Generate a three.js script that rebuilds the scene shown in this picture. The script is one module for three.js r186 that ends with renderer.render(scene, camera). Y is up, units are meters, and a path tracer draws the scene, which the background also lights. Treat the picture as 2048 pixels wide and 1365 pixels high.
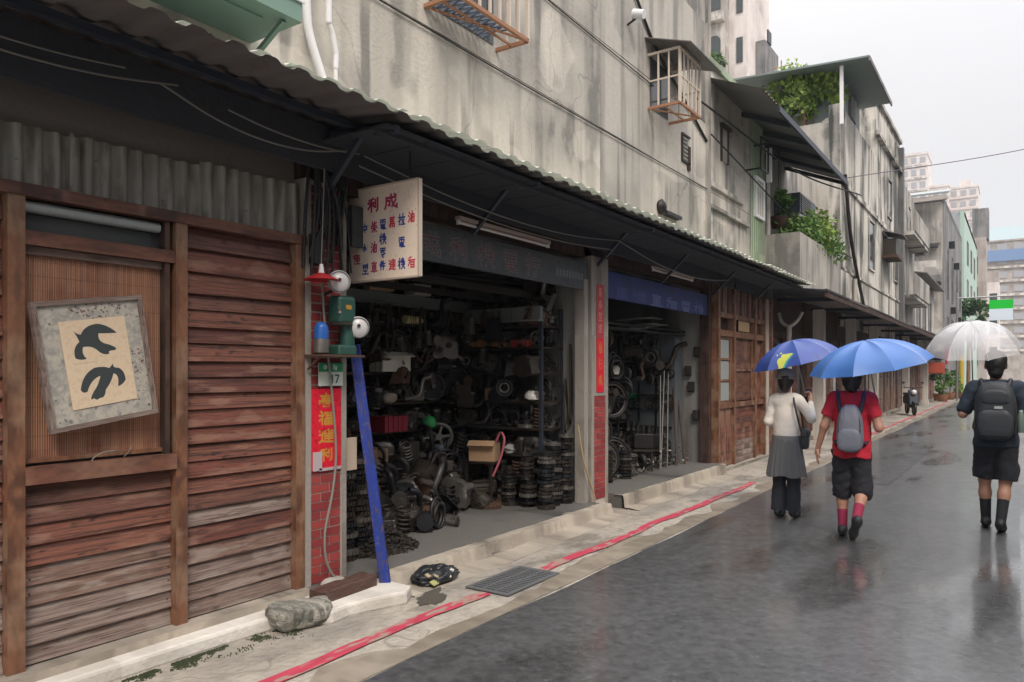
import * as THREE from 'three';
import { mergeGeometries, mergeVertices } from 'three/addons/utils/BufferGeometryUtils.js';
import { MarchingCubes } from 'three/addons/objects/MarchingCubes.js';
import { RoundedBoxGeometry } from 'three/addons/geometries/RoundedBoxGeometry.js';

// ---------------------------------------------------------------- camera, sky, sun, exposure
// The lane runs along -z; its left side is -x. l = metres left of the camera, s = metres down the lane.
const scene = new THREE.Scene();
const camera = new THREE.PerspectiveCamera(49.52, 2048 / 1365, 0.05, 900);
camera.position.set(0, 1.58, 0);
camera.rotation.set(0, THREE.MathUtils.degToRad(34.5), 0);
camera.setViewOffset(2048, 1365, 0, -62.5, 2048, 1365);
const renderer = new THREE.WebGLRenderer({ antialias: true });
renderer.toneMapping = THREE.LinearToneMapping;
renderer.toneMappingExposure = 1.7;
renderer.shadowMap.enabled = true;

function rng(a) { return () => { a |= 0; a = a + 0x6D2B79F5 | 0; let t = Math.imul(a ^ a >>> 15, 1 | a); t = t + Math.imul(t ^ t >>> 7, 61 | t) ^ t; return ((t ^ t >>> 14) >>> 0) / 4294967296; }; }
function hash2(x, y, s) { let h = Math.imul(x, 374761393) ^ Math.imul(y, 668265263) ^ Math.imul(s, 2147483629); h = Math.imul(h ^ h >>> 13, 1274126177); return ((h ^ h >>> 16) >>> 0) / 4294967296; }
function vnoise(x, y, s = 1, px = 0) {           // px: period in x (0 = none)
  const xi = Math.floor(x), yi = Math.floor(y), fx = x - xi, fy = y - yi, u = fx * fx * (3 - 2 * fx), v = fy * fy * (3 - 2 * fy);
  const w = (i) => px ? ((i % px) + px) % px : i;
  const a = hash2(w(xi), yi, s), b = hash2(w(xi + 1), yi, s), c = hash2(w(xi), yi + 1, s), d = hash2(w(xi + 1), yi + 1, s);
  return a + (b - a) * u + (c - a) * v + (a - b - c + d) * u * v;
}
function fbm(x, y, o = 4, s = 1, px = 0) { let t = 0, a = 0.5, n = 0; for (let i = 0; i < o; i++) { t += a * vnoise(x, y, s + i * 17, px); n += a; a *= 0.5; x *= 2; y *= 2; px *= 2; } return t / n; }
const clamp = (x, a = 0, b = 1) => Math.min(b, Math.max(a, x)), sm = (a, b, x) => { const t = clamp((x - a) / (b - a)); return t * t * (3 - 2 * t); }, mix = (a, b, t) => a + (b - a) * t;
const mix3 = (a, b, t) => [mix(a[0], b[0], t), mix(a[1], b[1], t), mix(a[2], b[2], t)];

{ // overcast sky: even cloud sheet, brighter overhead as overcast skies are
  const W = 512, H = 256, d = new Float32Array(W * H * 4);
  for (let y = 0; y < H; y++) for (let x = 0; x < W; x++) {
    const el = (y + 0.5) / H * Math.PI - Math.PI / 2, sn = Math.max(0, Math.sin(el)), i = (y * W + x) * 4;
    const c = fbm(x / W * 8, y / H * 7 + 3, 4, 5, 8) - 0.5, k = (0.53 + 2.0 * Math.pow(sn, 3.7)) * (1 + c * 0.22);
    d[i] = k * 0.995; d[i + 1] = k * 0.985; d[i + 2] = k * (1.012 + c * 0.05); d[i + 3] = 1;
  }
  const t = new THREE.DataTexture(d, W, H, THREE.RGBAFormat, THREE.FloatType);
  t.mapping = THREE.EquirectangularReflectionMapping; t.magFilter = THREE.LinearFilter; t.needsUpdate = true;
  scene.background = t; scene.environment = t;
}
const sun = new THREE.DirectionalLight(0xfff2e2, 1.5);
sun.position.set(16, 30, 9); sun.target.position.set(-4, 0, -10); scene.add(sun, sun.target);
sun.castShadow = true; sun.shadow.radius = 40; sun.shadow.mapSize.set(2048, 2048);
Object.assign(sun.shadow.camera, { left: -50, right: 50, top: 50, bottom: -50, near: 1, far: 150 });

// ---------------------------------------------------------------- helpers
const V = (l, y, s) => new THREE.Vector3(-l, y, -s);
const used = new Map();
function numbered(n) { const k = used.get(n) ?? 0; used.set(n, k + 1); return k ? n + '_' + String(k).padStart(3, '0') : n; }
function mesh(name, geo, mat, parent) { const m = new THREE.Mesh(Array.isArray(geo) ? join(geo) : geo, mat); m.name = parent ? name : numbered(name); (parent || scene).add(m); return m; }
function join(list) { return mergeGeometries(list.map((g) => { let h = g.index ? g.toNonIndexed() : g; for (const k of Object.keys(h.attributes)) if (!['position', 'normal', 'uv'].includes(k)) h.deleteAttribute(k); if (!h.attributes.uv) h.setAttribute('uv', new THREE.BufferAttribute(new Float32Array(h.attributes.position.count * 2), 2)); return h; })); }
function tag(o, label, category, group) { o.userData.label = label; o.userData.category = category; if (group) o.userData.group = group; return o; }
function struct(o) { o.userData.kind = 'structure'; return o; }
function thing(name, label, category, pos, group) { const g = new THREE.Group(); g.name = numbered(name); if (pos) g.position.copy(pos); scene.add(g); return tag(g, label, category, group); }
function sub(name, parent, pos) { const g = new THREE.Group(); g.name = name; if (pos) g.position.copy(pos); parent.add(g); return g; }
function dup(o, label, group) { const c = o.clone(); c.name = numbered(o.name.replace(/_\d{3}$/, '')); scene.add(c); if (label) c.userData.label = label; if (group) c.userData.group = group; return c; }
// axis box in lane coordinates, relative to an origin vector
function rb(l0, l1, y0, y1, s0, s1, o) { const g = new THREE.BoxGeometry(Math.abs(l1 - l0), Math.abs(y1 - y0), Math.abs(s1 - s0)); g.translate(-(l0 + l1) / 2, (y0 + y1) / 2, -(s0 + s1) / 2); metre(g); if (o) g.translate(-o.x, -o.y, -o.z); return g; }
function metre(g) { // uv in metres from the face direction: u along the lane or across, v up
  const p = g.attributes.position, n = g.attributes.normal, uv = new Float32Array(p.count * 2);
  for (let i = 0; i < p.count; i++) {
    const ax = Math.abs(n.getX(i)), ay = Math.abs(n.getY(i)), az = Math.abs(n.getZ(i));
    if (ay > ax && ay > az) { uv[2 * i] = -p.getZ(i); uv[2 * i + 1] = p.getX(i); }
    else if (ax >= az) { uv[2 * i] = -p.getZ(i); uv[2 * i + 1] = p.getY(i); }
    else { uv[2 * i] = p.getX(i); uv[2 * i + 1] = p.getY(i); }
  }
  g.setAttribute('uv', new THREE.BufferAttribute(uv, 2)); return g;
}
function bx(w, h, d, x = 0, y = 0, z = 0, rx = 0, ry = 0, rz = 0) { const g = new THREE.BoxGeometry(w, h, d); if (rx) g.rotateX(rx); if (ry) g.rotateY(ry); if (rz) g.rotateZ(rz); return g.translate(x, y, z); }
function cy(r0, r1, h, x = 0, y = 0, z = 0, n = 14, rx = 0, rz = 0) { const g = new THREE.CylinderGeometry(r1, r0, h, n); if (rx) g.rotateX(rx); if (rz) g.rotateZ(rz); return g.translate(x, y, z); }
function rod(a, b, r, n = 6) { const d = new THREE.Vector3().subVectors(b, a), g = new THREE.CylinderGeometry(r, r, d.length(), n); g.applyQuaternion(new THREE.Quaternion().setFromUnitVectors(new THREE.Vector3(0, 1, 0), d.clone().normalize())); return g.translate((a.x + b.x) / 2, (a.y + b.y) / 2, (a.z + b.z) / 2); }
function bar(a, b, w) { const d = new THREE.Vector3().subVectors(b, a), g = new THREE.BoxGeometry(w, d.length(), w); g.applyQuaternion(new THREE.Quaternion().setFromUnitVectors(new THREE.Vector3(0, 1, 0), d.clone().normalize())); return g.translate((a.x + b.x) / 2, (a.y + b.y) / 2, (a.z + b.z) / 2); }
function tube(pts, r, seg = 24, rad = 6) { return new THREE.TubeGeometry(new THREE.CatmullRomCurve3(pts), seg, r, rad); }
function lathe(pts, n = 24) { return new THREE.LatheGeometry(pts.map(([x, y]) => new THREE.Vector2(x, y)), n); }
const toS = (x) => { x = clamp(x); return Math.round(255 * (x <= 0.0031308 ? 12.92 * x : 1.055 * Math.pow(x, 1 / 2.4) - 0.055)); };
function tex(w, h, fn, repeat) {      // fn(u, v) -> linear rgb
  const d = new Uint8Array(w * h * 4);
  for (let y = 0; y < h; y++) for (let x = 0; x < w; x++) { const c = fn((x + 0.5) / w, (y + 0.5) / h), i = (y * w + x) * 4; d[i] = toS(c[0]); d[i + 1] = toS(c[1]); d[i + 2] = toS(c[2]); d[i + 3] = 255; }
  const t = new THREE.DataTexture(d, w, h); t.colorSpace = THREE.SRGBColorSpace; return fin(t, repeat);
}
function gtex(w, h, fn, repeat) {     // fn(u, v) -> 0..1, data not colour
  const d = new Uint8Array(w * h * 4);
  for (let y = 0; y < h; y++) for (let x = 0; x < w; x++) { const c = Math.round(255 * clamp(fn((x + 0.5) / w, (y + 0.5) / h))), i = (y * w + x) * 4; d[i] = d[i + 1] = d[i + 2] = c; d[i + 3] = 255; }
  return fin(new THREE.DataTexture(d, w, h), repeat);
}
function fin(t, repeat) { t.magFilter = THREE.LinearFilter; t.minFilter = THREE.LinearMipmapLinearFilter; t.generateMipmaps = true; t.wrapS = t.wrapT = THREE.RepeatWrapping; if (repeat) t.repeat.set(repeat[0], repeat[1]); t.needsUpdate = true; return t; }
function canvasTex(w, h, draw) { const c = document.createElement('canvas'); c.width = w; c.height = h; draw(c.getContext('2d'), w, h); const t = new THREE.CanvasTexture(c); t.colorSpace = THREE.SRGBColorSpace; t.magFilter = THREE.LinearFilter; return t; }
const mirror = (t) => { t.wrapS = t.wrapT = THREE.MirroredRepeatWrapping; return t; };
const lin = (r, g, b) => new THREE.Color().setRGB(r, g, b);
const std = (c, roughness = 0.8, extra = {}) => new THREE.MeshStandardMaterial({ color: Array.isArray(c) ? lin(...c) : c, roughness, ...extra });

// ---------------------------------------------------------------- materials
const grainBump = gtex(256, 256, (u, v) => fbm(u * 32, v * 32, 4, 3, 32));
// run-off stains on the house wall: [metres along the wall texture, half width, top height, length, strength]
const DRIPS = [[14.0, 0.10, 4.9, 1.2, 0.5], [14.25, 0.05, 4.7, 0.8, 0.6], [15.2, 0.16, 4.85, 1.5, 0.5], [15.7, 0.06, 4.7, 1.1, 0.55], [0.25, 0.10, 5.8, 2.4, 0.55], [0.6, 0.05, 4.7, 1.3, 0.5], [1.1, 0.14, 8.0, 4.2, 0.5], [3.05, 0.05, 5.36, 1.7, 0.7], [3.5, 0.10, 5.36, 2.0, 0.55], [4.3, 0.08, 4.93, 1.5, 0.7], [5.6, 0.09, 4.4, 1.2, 0.6], [6.4, 0.06, 4.4, 1.0, 0.7], [6.9, 0.12, 6.8, 2.0, 0.5], [12.6, 0.08, 4.7, 1.0, 0.45], [13.3, 0.12, 5.8, 1.9, 0.4], [10.5, 0.1, 4.7, 1.2, 0.5], [11.6, 0.06, 5.8, 1.4, 0.5]];
function wallDrips(x, y) {
  let k = 0; for (const [s, w, top, len, f] of DRIPS) { const dy = top - y; if (dy < 0 || dy > len) continue; const e = Math.abs(x - s + 0.05 * (fbm(y * 1.4, s, 2, 5) - 0.5)) / (w * (1 - 0.55 * dy / len)), rag = fbm(x * 30, y * 2.5, 3, 61); k += f * sm(1.1, 0.55, e + 0.5 * (rag - 0.5)) * sm(0, 0.5, dy + 0.35 * (fbm(x * 20, 7, 2, 77) - 0.5)) * sm(len, len * 0.55, dy + 0.5 * (fbm(x * 26, 3, 2, 71) - 0.5)); }
  const patch = sm(0.615, 0.63, fbm(x * 0.55 + 11, y * 0.8 + 3, 3, 81)), crack = 1 - sm(0, 0.008, Math.abs(fbm(x * 0.8, y * 0.8, 4, 91) - 0.47)); return k - 0.25 * patch + 0.35 * crack;
}
function concrete(base, dark, seed, w, h, rep, streak = 1, extra = {}, drips) {
  const map = tex(w, h, (u, v) => {
    const S = rep ? 1 / rep[0] : 1, T = rep ? 1 / rep[1] : 1, x = u * S, y = v * T;
    const st = fbm(x * 2.6, y * 0.22 + 9, 4, seed), st2 = fbm(x * 9, y * 0.5 + 2, 3, seed + 5), bl = fbm(x * 0.7, y * 0.7, 4, seed + 9), gr = fbm(x * 22, y * 22, 3, seed + 21), sp = vnoise(x * 60, y * 60, seed + 31);
    let k = streak * (sm(0.47, 0.72, st) * 0.75 + sm(0.52, 0.8, st2) * 0.45) + sm(0.42, 0.72, bl) * 0.6 + sm(0.6, 0.72, fbm(x * 1.9 + 8, y * 1.1, 4, seed + 41)) * 0.4; k = clamp(k * (0.75 + 0.5 * gr)); if (drips) k = clamp(k + drips(x, y));
    const c = mix3(base, dark, k), g = 0.90 + 0.17 * gr + 0.05 * (sp - 0.5);
    return [c[0] * g, c[1] * g, c[2] * g];
  }, rep);
  const bump = grainBump.clone(); bump.repeat.set(1.4, 1.4);
  return new THREE.MeshStandardMaterial({ map, roughness: 0.93, bumpMap: bump, bumpScale: 0.0035, ...extra });
}
function woodTex(base, dark, seed, wear, w = 512, h = 128, along = 0) {
  return mirror(tex(w, h, (u, v) => {
    if (along) [u, v] = [v, u];
    const g = fbm(u * 4 + fbm(u * 3, v * 3, 2, seed) * 0.6, v * 22, 4, seed), f = fbm(u * 30, v * 90, 2, seed + 3), st = fbm(u * 5, v * 3, 4, seed + 7), kn = sm(0.70, 0.82, fbm(u * 9, v * 5, 3, seed + 11));
    let c = mix3(base, dark, clamp(sm(0.35, 0.75, g) * 0.75 + kn * 0.7));
    c = mix3(c, wear, sm(0.52, 0.74, st) * 0.6);
    const k = 0.75 + 0.5 * f; return [c[0] * k, c[1] * k, c[2] * k];
  }));
}
const M = {};
M.planks = [0, 1, 2, 3].map((i) => new THREE.MeshStandardMaterial({ map: woodTex([[0.165, 0.052, 0.034], [0.13, 0.043, 0.03], [0.19, 0.07, 0.045], [0.145, 0.06, 0.042]][i], [0.035, 0.017, 0.014], 40 + i * 13, [0.27, 0.15, 0.105]), roughness: 0.62, bumpMap: grainBump, bumpScale: 0.002 }));
M.greyPlanks = [0, 1, 2].map((i) => new THREE.MeshStandardMaterial({ map: woodTex([[0.21, 0.15, 0.125], [0.25, 0.19, 0.165], [0.19, 0.115, 0.09]][i], [0.075, 0.045, 0.035], 140 + i * 13, [0.30, 0.25, 0.22]), roughness: 0.8, bumpMap: grainBump, bumpScale: 0.002 }));
M.post = new THREE.MeshStandardMaterial({ map: woodTex([0.19, 0.085, 0.045], [0.06, 0.025, 0.016], 77, [0.27, 0.17, 0.11], 128, 512, 1), roughness: 0.6, bumpMap: grainBump, bumpScale: 0.002 });
M.beam = new THREE.MeshStandardMaterial({ map: woodTex([0.15, 0.062, 0.038], [0.05, 0.02, 0.014], 87, [0.22, 0.12, 0.08]), roughness: 0.6 });
M.darkWood = new THREE.MeshStandardMaterial({ map: woodTex([0.06, 0.03, 0.022], [0.02, 0.012, 0.01], 97, [0.10, 0.06, 0.045], 256, 256, 1), roughness: 0.75 });
M.midWood = new THREE.MeshStandardMaterial({ map: woodTex([0.21, 0.105, 0.065], [0.08, 0.04, 0.028], 107, [0.30, 0.20, 0.15], 256, 256, 1), roughness: 0.7 });
M.wall = concrete([0.57, 0.528, 0.465], [0.20, 0.19, 0.175], 11, 1280, 600, [1 / 16, 1 / 7.5], 0.5, {}, wallDrips);
M.wallGrey = concrete([0.46, 0.43, 0.385], [0.17, 0.165, 0.155], 31, 512, 512, [1 / 8, 1 / 7.5]);
M.weathered = concrete([0.60, 0.565, 0.505], [0.08, 0.082, 0.075], 51, 1024, 512, [1 / 20, 1 / 11], 0.9);
M.paleWall = concrete([0.62, 0.58, 0.53], [0.30, 0.28, 0.26], 61, 256, 256, [1 / 8, 1 / 8], 0.7);
M.greyWall = concrete([0.23, 0.225, 0.225], [0.12, 0.12, 0.12], 71, 256, 256, [1 / 8, 1 / 8], 0.8);
M.pinkWall = concrete([0.68, 0.63, 0.60], [0.52, 0.47, 0.45], 73, 256, 256, [1 / 12, 1 / 12], 0.4);
M.tileWall = concrete([0.40, 0.36, 0.33], [0.26, 0.23, 0.21], 75, 256, 256, [1 / 12, 1 / 12], 0.4);
M.plinth = concrete([0.42, 0.37, 0.305], [0.15, 0.13, 0.11], 81, 512, 512, [1 / 3, 1 / 3], 0.6);
M.white = concrete([0.66, 0.63, 0.58], [0.34, 0.31, 0.27], 83, 256, 256, [1 / 2, 1 / 2], 0.5);
M.gutter = (() => {
  const map = tex(896, 896, (u, v) => { const x = u * 5, y = v * 5, g = fbm(x * 20, y * 20, 3, 85), b = fbm(x * 1.1, y * 2.2, 5, 95), st = sm(0.56, 0.66, fbm(x * 1.6 + 3, y * 3.2, 4, 105)), w1 = fbm(x * 1.5, y * 1.5, 4, 115), cr = 1 - sm(0.0, 0.012, Math.abs(w1 - 0.5)) * 1, sp = vnoise(x * 55, y * 55, 9) > 0.9 ? 0.85 : 1; let c = mix3([0.36, 0.326, 0.28], [0.235, 0.214, 0.188], sm(0.35, 0.7, b)); c = mix3(c, [0.15, 0.13, 0.105], st * 0.7 + cr * 0.55); const q = (0.78 + 0.4 * g) * sp; return [c[0] * q, c[1] * q, c[2] * q]; }, [1 / 5, 1 / 5]);
  const bump = grainBump.clone(); bump.repeat.set(1.2, 1.2); return new THREE.MeshStandardMaterial({ map, roughness: 0.72, bumpMap: bump, bumpScale: 0.01 });
})();
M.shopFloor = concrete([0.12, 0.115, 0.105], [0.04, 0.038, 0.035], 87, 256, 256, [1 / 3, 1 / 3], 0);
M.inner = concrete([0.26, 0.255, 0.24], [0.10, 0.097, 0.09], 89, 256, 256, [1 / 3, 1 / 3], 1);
M.pillar = concrete([0.43, 0.40, 0.36], [0.20, 0.18, 0.16], 91, 256, 256, [1 / 2, 1 / 2], 0.6);
M.mortar = std([0.5, 0.44, 0.40], 0.95, { bumpMap: grainBump, bumpScale: 0.003 });
M.bricks = [[0.27, 0.035, 0.035], [0.25, 0.03, 0.032], [0.34, 0.05, 0.045]].map((c) => std(c, 0.75, { bumpMap: grainBump, bumpScale: 0.003 }));
M.roof = new THREE.MeshStandardMaterial({ map: tex(256, 256, (u, v) => { const k = 0.14 + 0.07 * fbm(u * 20, v * 3, 4, 5, 20), r = sm(0.6, 0.75, fbm(u * 6, v * 6, 4, 8, 6)); return mix3([k, k * 0.96, k * 0.95], [0.11, 0.065, 0.045], r * 0.6); }), roughness: 0.6, metalness: 0.25, side: THREE.DoubleSide });
M.zinc = new THREE.MeshStandardMaterial({ map: tex(512, 128, (u, v) => { const k = 0.14 + 0.20 * fbm(u * 40, v * 1.2, 4, 15, 40), r = sm(0.5, 0.8, fbm(u * 30, v * 2, 4, 18, 30)); return mix3([k, k * 0.97, k * 0.86], [0.09, 0.07, 0.055], r * 0.6); }), roughness: 0.55, metalness: 0.2, side: THREE.DoubleSide });
M.paleGreen = new THREE.MeshPhysicalMaterial({ color: lin(0.56, 0.60, 0.50), roughness: 0.8, side: THREE.DoubleSide, transmission: 0.35, thickness: 0 });
M.soffitShade = std([0.04, 0.046, 0.055], 0.85, { bumpMap: grainBump, bumpScale: 0.003 });  // boards under canopy and eave: navy shade is put into this colour
M.darkBoard = std([0.17, 0.15, 0.13], 0.7, { bumpMap: grainBump, bumpScale: 0.003 });
M.navySteel = std([0.028, 0.036, 0.052], 0.5);
M.hoodGreen = std([0.17, 0.27, 0.22], 0.5, { side: THREE.DoubleSide });
M.cladGreen = concrete([0.36, 0.44, 0.31], [0.22, 0.27, 0.19], 93, 256, 256, [1 / 4, 1 / 4], 1);
M.whitePipe = std([0.72, 0.71, 0.72], 0.5);
M.cable = std([0.015, 0.016, 0.018], 0.6);
M.paleCable = std([0.20, 0.19, 0.17], 0.6);
M.cage = std([0.58, 0.50, 0.42], 0.6);
M.rust = std([0.34, 0.17, 0.10], 0.85);
M.steel = std([0.35, 0.35, 0.35], 0.4, { metalness: 0.7 });
M.pane = std([0.06, 0.068, 0.072], 0.1);
M.frost = std([0.30, 0.33, 0.33], 0.35);
M.blue = std([0.006, 0.025, 0.23], 0.4);
M.black = std([0.012, 0.012, 0.014], 0.5);
M.tarp = std([0.01, 0.03, 0.16], 0.5);
M.red = std([0.36, 0.015, 0.02], 0.55);
M.iron = [std([0.02, 0.018, 0.018], 0.45, { metalness: 0.4, bumpMap: grainBump, bumpScale: 0.003 }), std([0.045, 0.037, 0.03], 0.5, { metalness: 0.4, bumpMap: grainBump, bumpScale: 0.003 }), std([0.022, 0.024, 0.028], 0.4, { metalness: 0.3 }), std([0.17, 0.16, 0.15], 0.38, { metalness: 0.6 }), std([0.075, 0.04, 0.026], 0.85)];
M.grate = std([0.12, 0.125, 0.13], 0.45, { bumpMap: grainBump, bumpScale: 0.002 });
M.card = std([0.42, 0.27, 0.16], 0.85);
M.asphalt = (() => {
  const map = tex(800, 800, (u, v) => { const g = fbm(u * 110, v * 110, 3, 3, 110), b = fbm(u * 4, v * 4, 5, 9, 4), sp = vnoise(u * 330, v * 330, 13, 330), cr = 1 - sm(0, 0.006, Math.abs(fbm(u * 3, v * 3, 5, 19, 3) - 0.5)); let k = 0.052 - 0.015 * cr + 0.06 * (g - 0.4) + 0.03 * (b - 0.45) + (sp > 0.9 ? 0.05 : 0) - (sp < 0.1 ? 0.015 : 0); return [k * 0.97, k, k * 1.01]; }, [1 / 4.3, 1 / 4.3]);
  const wet = (u, v) => sm(0.43, 0.52, fbm(u * 3 + 2, v * 7, 5, 29, 3));                       // 0 standing water film, 1 only damp
  const rough = gtex(640, 640, (u, v) => 0.20 + 0.18 * wet(u, v) + 0.12 * fbm(u * 60, v * 60, 3, 33, 60), [1 / 9.3, 1 / 7.3]);
  const film = gtex(640, 640, (u, v) => 1 - 0.55 * wet(u, v), [1 / 9.3, 1 / 7.3]);
  const bump = gtex(640, 640, (u, v) => 0.5 * fbm(u * 5, v * 7, 3, 41, 5) + 0.3 * fbm(u * 40, v * 40, 3, 45, 40) + 0.2 * vnoise(u * 250, v * 250, 47, 250), [1 / 5.1, 1 / 5.1]);
  return new THREE.MeshPhysicalMaterial({ map, roughnessMap: rough, roughness: 1, bumpMap: bump, bumpScale: 0.006, clearcoat: 1, clearcoatMap: film, clearcoatRoughness: 0.13, ior: 1.75 });
})();
M.paint = new THREE.MeshStandardMaterial({ map: tex(1024, 64, (u, v) => { const k = sm(0.54, 0.68, fbm(u * 90, v * 5, 4, 4, 90)), g = 0.8 + 0.4 * fbm(u * 120, v * 9, 2, 6, 120); return mix3([0.44 * g, 0.05 * g, 0.085 * g], [0.32, 0.26, 0.21], k * 0.85); }), roughness: 0.6 });

// ---------------------------------------------------------------- setting: ground, lane, gutter pavement
function sheet(l0, l1, s0, s1, y, nl = 1, ns = 1, wob) { // horizontal sheet, optional edge wobble wob(s, edge)
  const g = new THREE.PlaneGeometry(1, 1, nl, ns), p = g.attributes.position;
  for (let i = 0; i < p.count; i++) { const a = p.getX(i) + 0.5, b = p.getY(i) + 0.5, s = mix(s0, s1, b); let L = mix(l1, l0, a); if (wob) L += wob(s, a); p.setXYZ(i, -L, y, -s); }
  g.computeVertexNormals(); return metre(g);
}
struct(mesh('ground', sheet(-400, 400, -400, 400, -0.012), M.gutter));
struct(mesh('road', sheet(-7, 2.76, -12, 160, 0, 1, 700, (s, a) => a < 0.5 ? (fbm(s * 1.3, 2, 3, 5) - 0.5) * 0.06 + (fbm(s * 12, 4, 3, 25) - 0.5) * 0.025 : 0), M.asphalt));
M.patch = M.asphalt.clone(); M.patch.color = lin(0.72, 0.73, 0.75); { const rm = M.asphalt.roughnessMap.clone(); rm.offset.set(0.37, 0.61); M.patch.roughnessMap = rm; }
struct(mesh('road_patch', sheet(1.5, 2.35, 11.5, 19, 0.004, 1, 60, (s, a) => (fbm(s * 5, a * 3, 3, 45) - 0.5) * 0.05), M.patch));
struct(mesh('gutter_pavement', sheet(2.70, 4.3, -12, 160, -0.004), M.gutter));
M.wetDirt = new THREE.MeshStandardMaterial({ map: tex(512, 256, (u, v) => { const g = fbm(u * 40, v * 20, 3, 3, 40); return mix3([0.17, 0.145, 0.115], [0.31, 0.27, 0.215], sm(0.2, 0.8, 0.5 * g + 0.5 * fbm(u * 9, v * 6, 4, 13, 9))); }, [1 / 3, 1 / 3]), roughness: 0.4 });
struct(mesh('wet_gutter_channel', sheet(2.78, 2.98, -3, 60, 0.001, 1, 400, (s, a) => a < 0.5 ? (fbm(s * 2.2, 7, 5, 15) - 0.5) * 0.34 : 0), M.wetDirt));
{ // painted red no-parking line, broken at the drain
  const line = (s0, s1) => { const g = sheet(3.10, 3.20, s0, s1, 0.006, 1, Math.round((s1 - s0) * 12), (s, a) => (fbm(s * 1.1, 1, 3, 55) - 0.5) * 0.09 + (a < 0.5 ? 1 : -1) * (vnoise(s * 9, 3, 8) - 0.5) * 0.012); const uv = g.attributes.uv, p = g.attributes.position; for (let i = 0; i < p.count; i++) uv.setXY(i, -p.getZ(i) / 10, (-p.getX(i) - 3.05) / 0.2); return g; };
  struct(mesh('painted_line', line(-3, 4.25), M.paint)); struct(mesh('painted_line', line(5.0, 10.7), M.paint)); struct(mesh('painted_line', line(12.3, 13.1), M.paint)); struct(mesh('painted_line', line(19, 46), M.paint));
}
{ // drain grate
  const o = V(3.16, 0.004, 4.63), g = thing('drain_grate', 'dark steel drain grate set in the pavement between two red line ends', 'drain grate', o);
  mesh('frame', [rb(2.97, 3.35, 0.004, 0.012, 4.27, 4.31, o), rb(2.97, 3.35, 0.004, 0.012, 4.94, 4.98, o), rb(2.97, 3.0, 0.004, 0.012, 4.31, 4.94, o), rb(3.32, 3.35, 0.004, 0.012, 4.31, 4.94, o)], M.grate, g);
  mesh('pit_shade', rb(3.0, 3.32, 0.002, 0.0045, 4.31, 4.94, o), M.navySteel, g);  // flat plate, its dark colour painted as the shade of the drain depth
  for (let i = 0; i < 15; i++) mesh('bar', rb(3.0, 3.32, 0.0045, 0.013, 4.335 + i * 0.041, 4.352 + i * 0.041, o), M.grate, g);
  for (const l of [3.1, 3.21]) mesh('cross_bar', rb(l, l + 0.015, 0.0045, 0.0135, 4.31, 4.94, o), M.grate, g);
}

// ---------------------------------------------------------------- lettering (no font here holds these characters: drawn stroke by stroke on a 0..10 grid)
const G = {
  li: '1,2 5,1;0,4 6,4;3,2 3,10;3,4 0,8;3,4 6,7;7,2 7,7;9,1 9,9 8,10', cheng: '1,3 9,3;1,3 1,7 0,10;1,5 4,5 4,8 3,8;5,1 6,6 8,9 10,10 10,8;9,5 6,9;8,1 9,2',
  ge: '4,0 1,4;4,2 8,2 4,6 0,7;3,3 9,7;3,7 8,7 8,10 3,10 3,7', zhong2: '0,2 4,1;0,4 4,4;2,2 2,10;5,2 10,2;7,1 7,10;5,4 10,4 10,7 5,7 5,4;5,10 10,10', zhong: '1,3 9,3 9,7 1,7 1,3;5,0 5,10',
  xiao: '5,0 5,9 4,10;3,4 1,8;7,4 9,8', xing: '1,1 6,1;1,3 6,3;2,1 2,5;5,1 5,5;8,1 8,4;9,0 9,5;2,7 8,7;5,5 5,10;0,10 10,10', chai: '2,0 2,4;2,2 5,2;0,4 5,4;6,0 6,4 9,4;9,1 6,2;0,6 10,6;5,5 5,10;5,6 1,10;5,6 9,10',
  you: '1,1 2,2;0,4 1,5;0,10 2,7;4,3 9,3 9,10 4,10 4,3;6,0 6,10;4,6 9,6', che: '1,1 9,1;2,3 8,3 8,7 2,7 2,3;2,5 8,5;0,9 10,9;5,0 5,10', ji: '0,3 4,3;2,0 2,10;2,3 0,7;5,1 6,3;8,1 9,3;5,4 10,4;7,0 8,7 10,10;9,5 5,10;5,6 10,6',
  dian: '1,1 9,1;5,1 5,5;1,3 1,5;1,3 9,3 9,5;2,6 8,6 8,9 2,9 2,6;2,7.5 8,7.5;5,6 5,10 10,10', ma: '2,1 9,1;2,3 8,3;2,5 8,5;2,1 2,7;5,1 5,7;2,7 9,7 9,10 8,10;1,8 1,10;3,8 3,10;6,8 6,10', da: '0,1 2,2;0,4 2,4 2,8 0,10;2,9 10,10;4,1 10,1;7,0 7,3;3,3 10,3;4,5 10,5;7,4 7,8;4,7 10,7',
  la: '0,3 4,3;2,0 2,9 1,10;0,7 4,5;7,0 7,2;5,3 10,3;6,4 6,8;9,4 8,9;4,10 10,10', jian: '3,0 0,5;2,3 2,10;5,1 4,4;4,3 10,3;3,6 10,6;7,0 7,10', ling: '1,1 9,1;5,1 5,4;1,3 9,3;2,5 5,4 8,6;3,7 7,7 5,8;4,9 6,10', xiang: '1,1 4,0;0,3 10,3;3,3 0,8;4,5 9,5 9,10 4,10 4,5;4,7.5 9,7.5',
  fu: '1,0 2,1;0,3 3,3 0,7;2,4 2,10;4,1 10,1;5,3 9,3 9,5 5,5 5,3;4,6 10,6 10,10 4,10 4,6;7,6 7,10;4,8 10,8', hang: '3,0 0,3;3,3 0,6;2,5 2,10;5,2 10,2;5,5 10,5;8,5 8,10 6,10', chun: '1,2 9,2;2,4 8,4;0,6 10,6;5,0 2,7 0,8;6,5 10,8;3,8 7,8 7,10 3,10 3,8',
};
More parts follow.
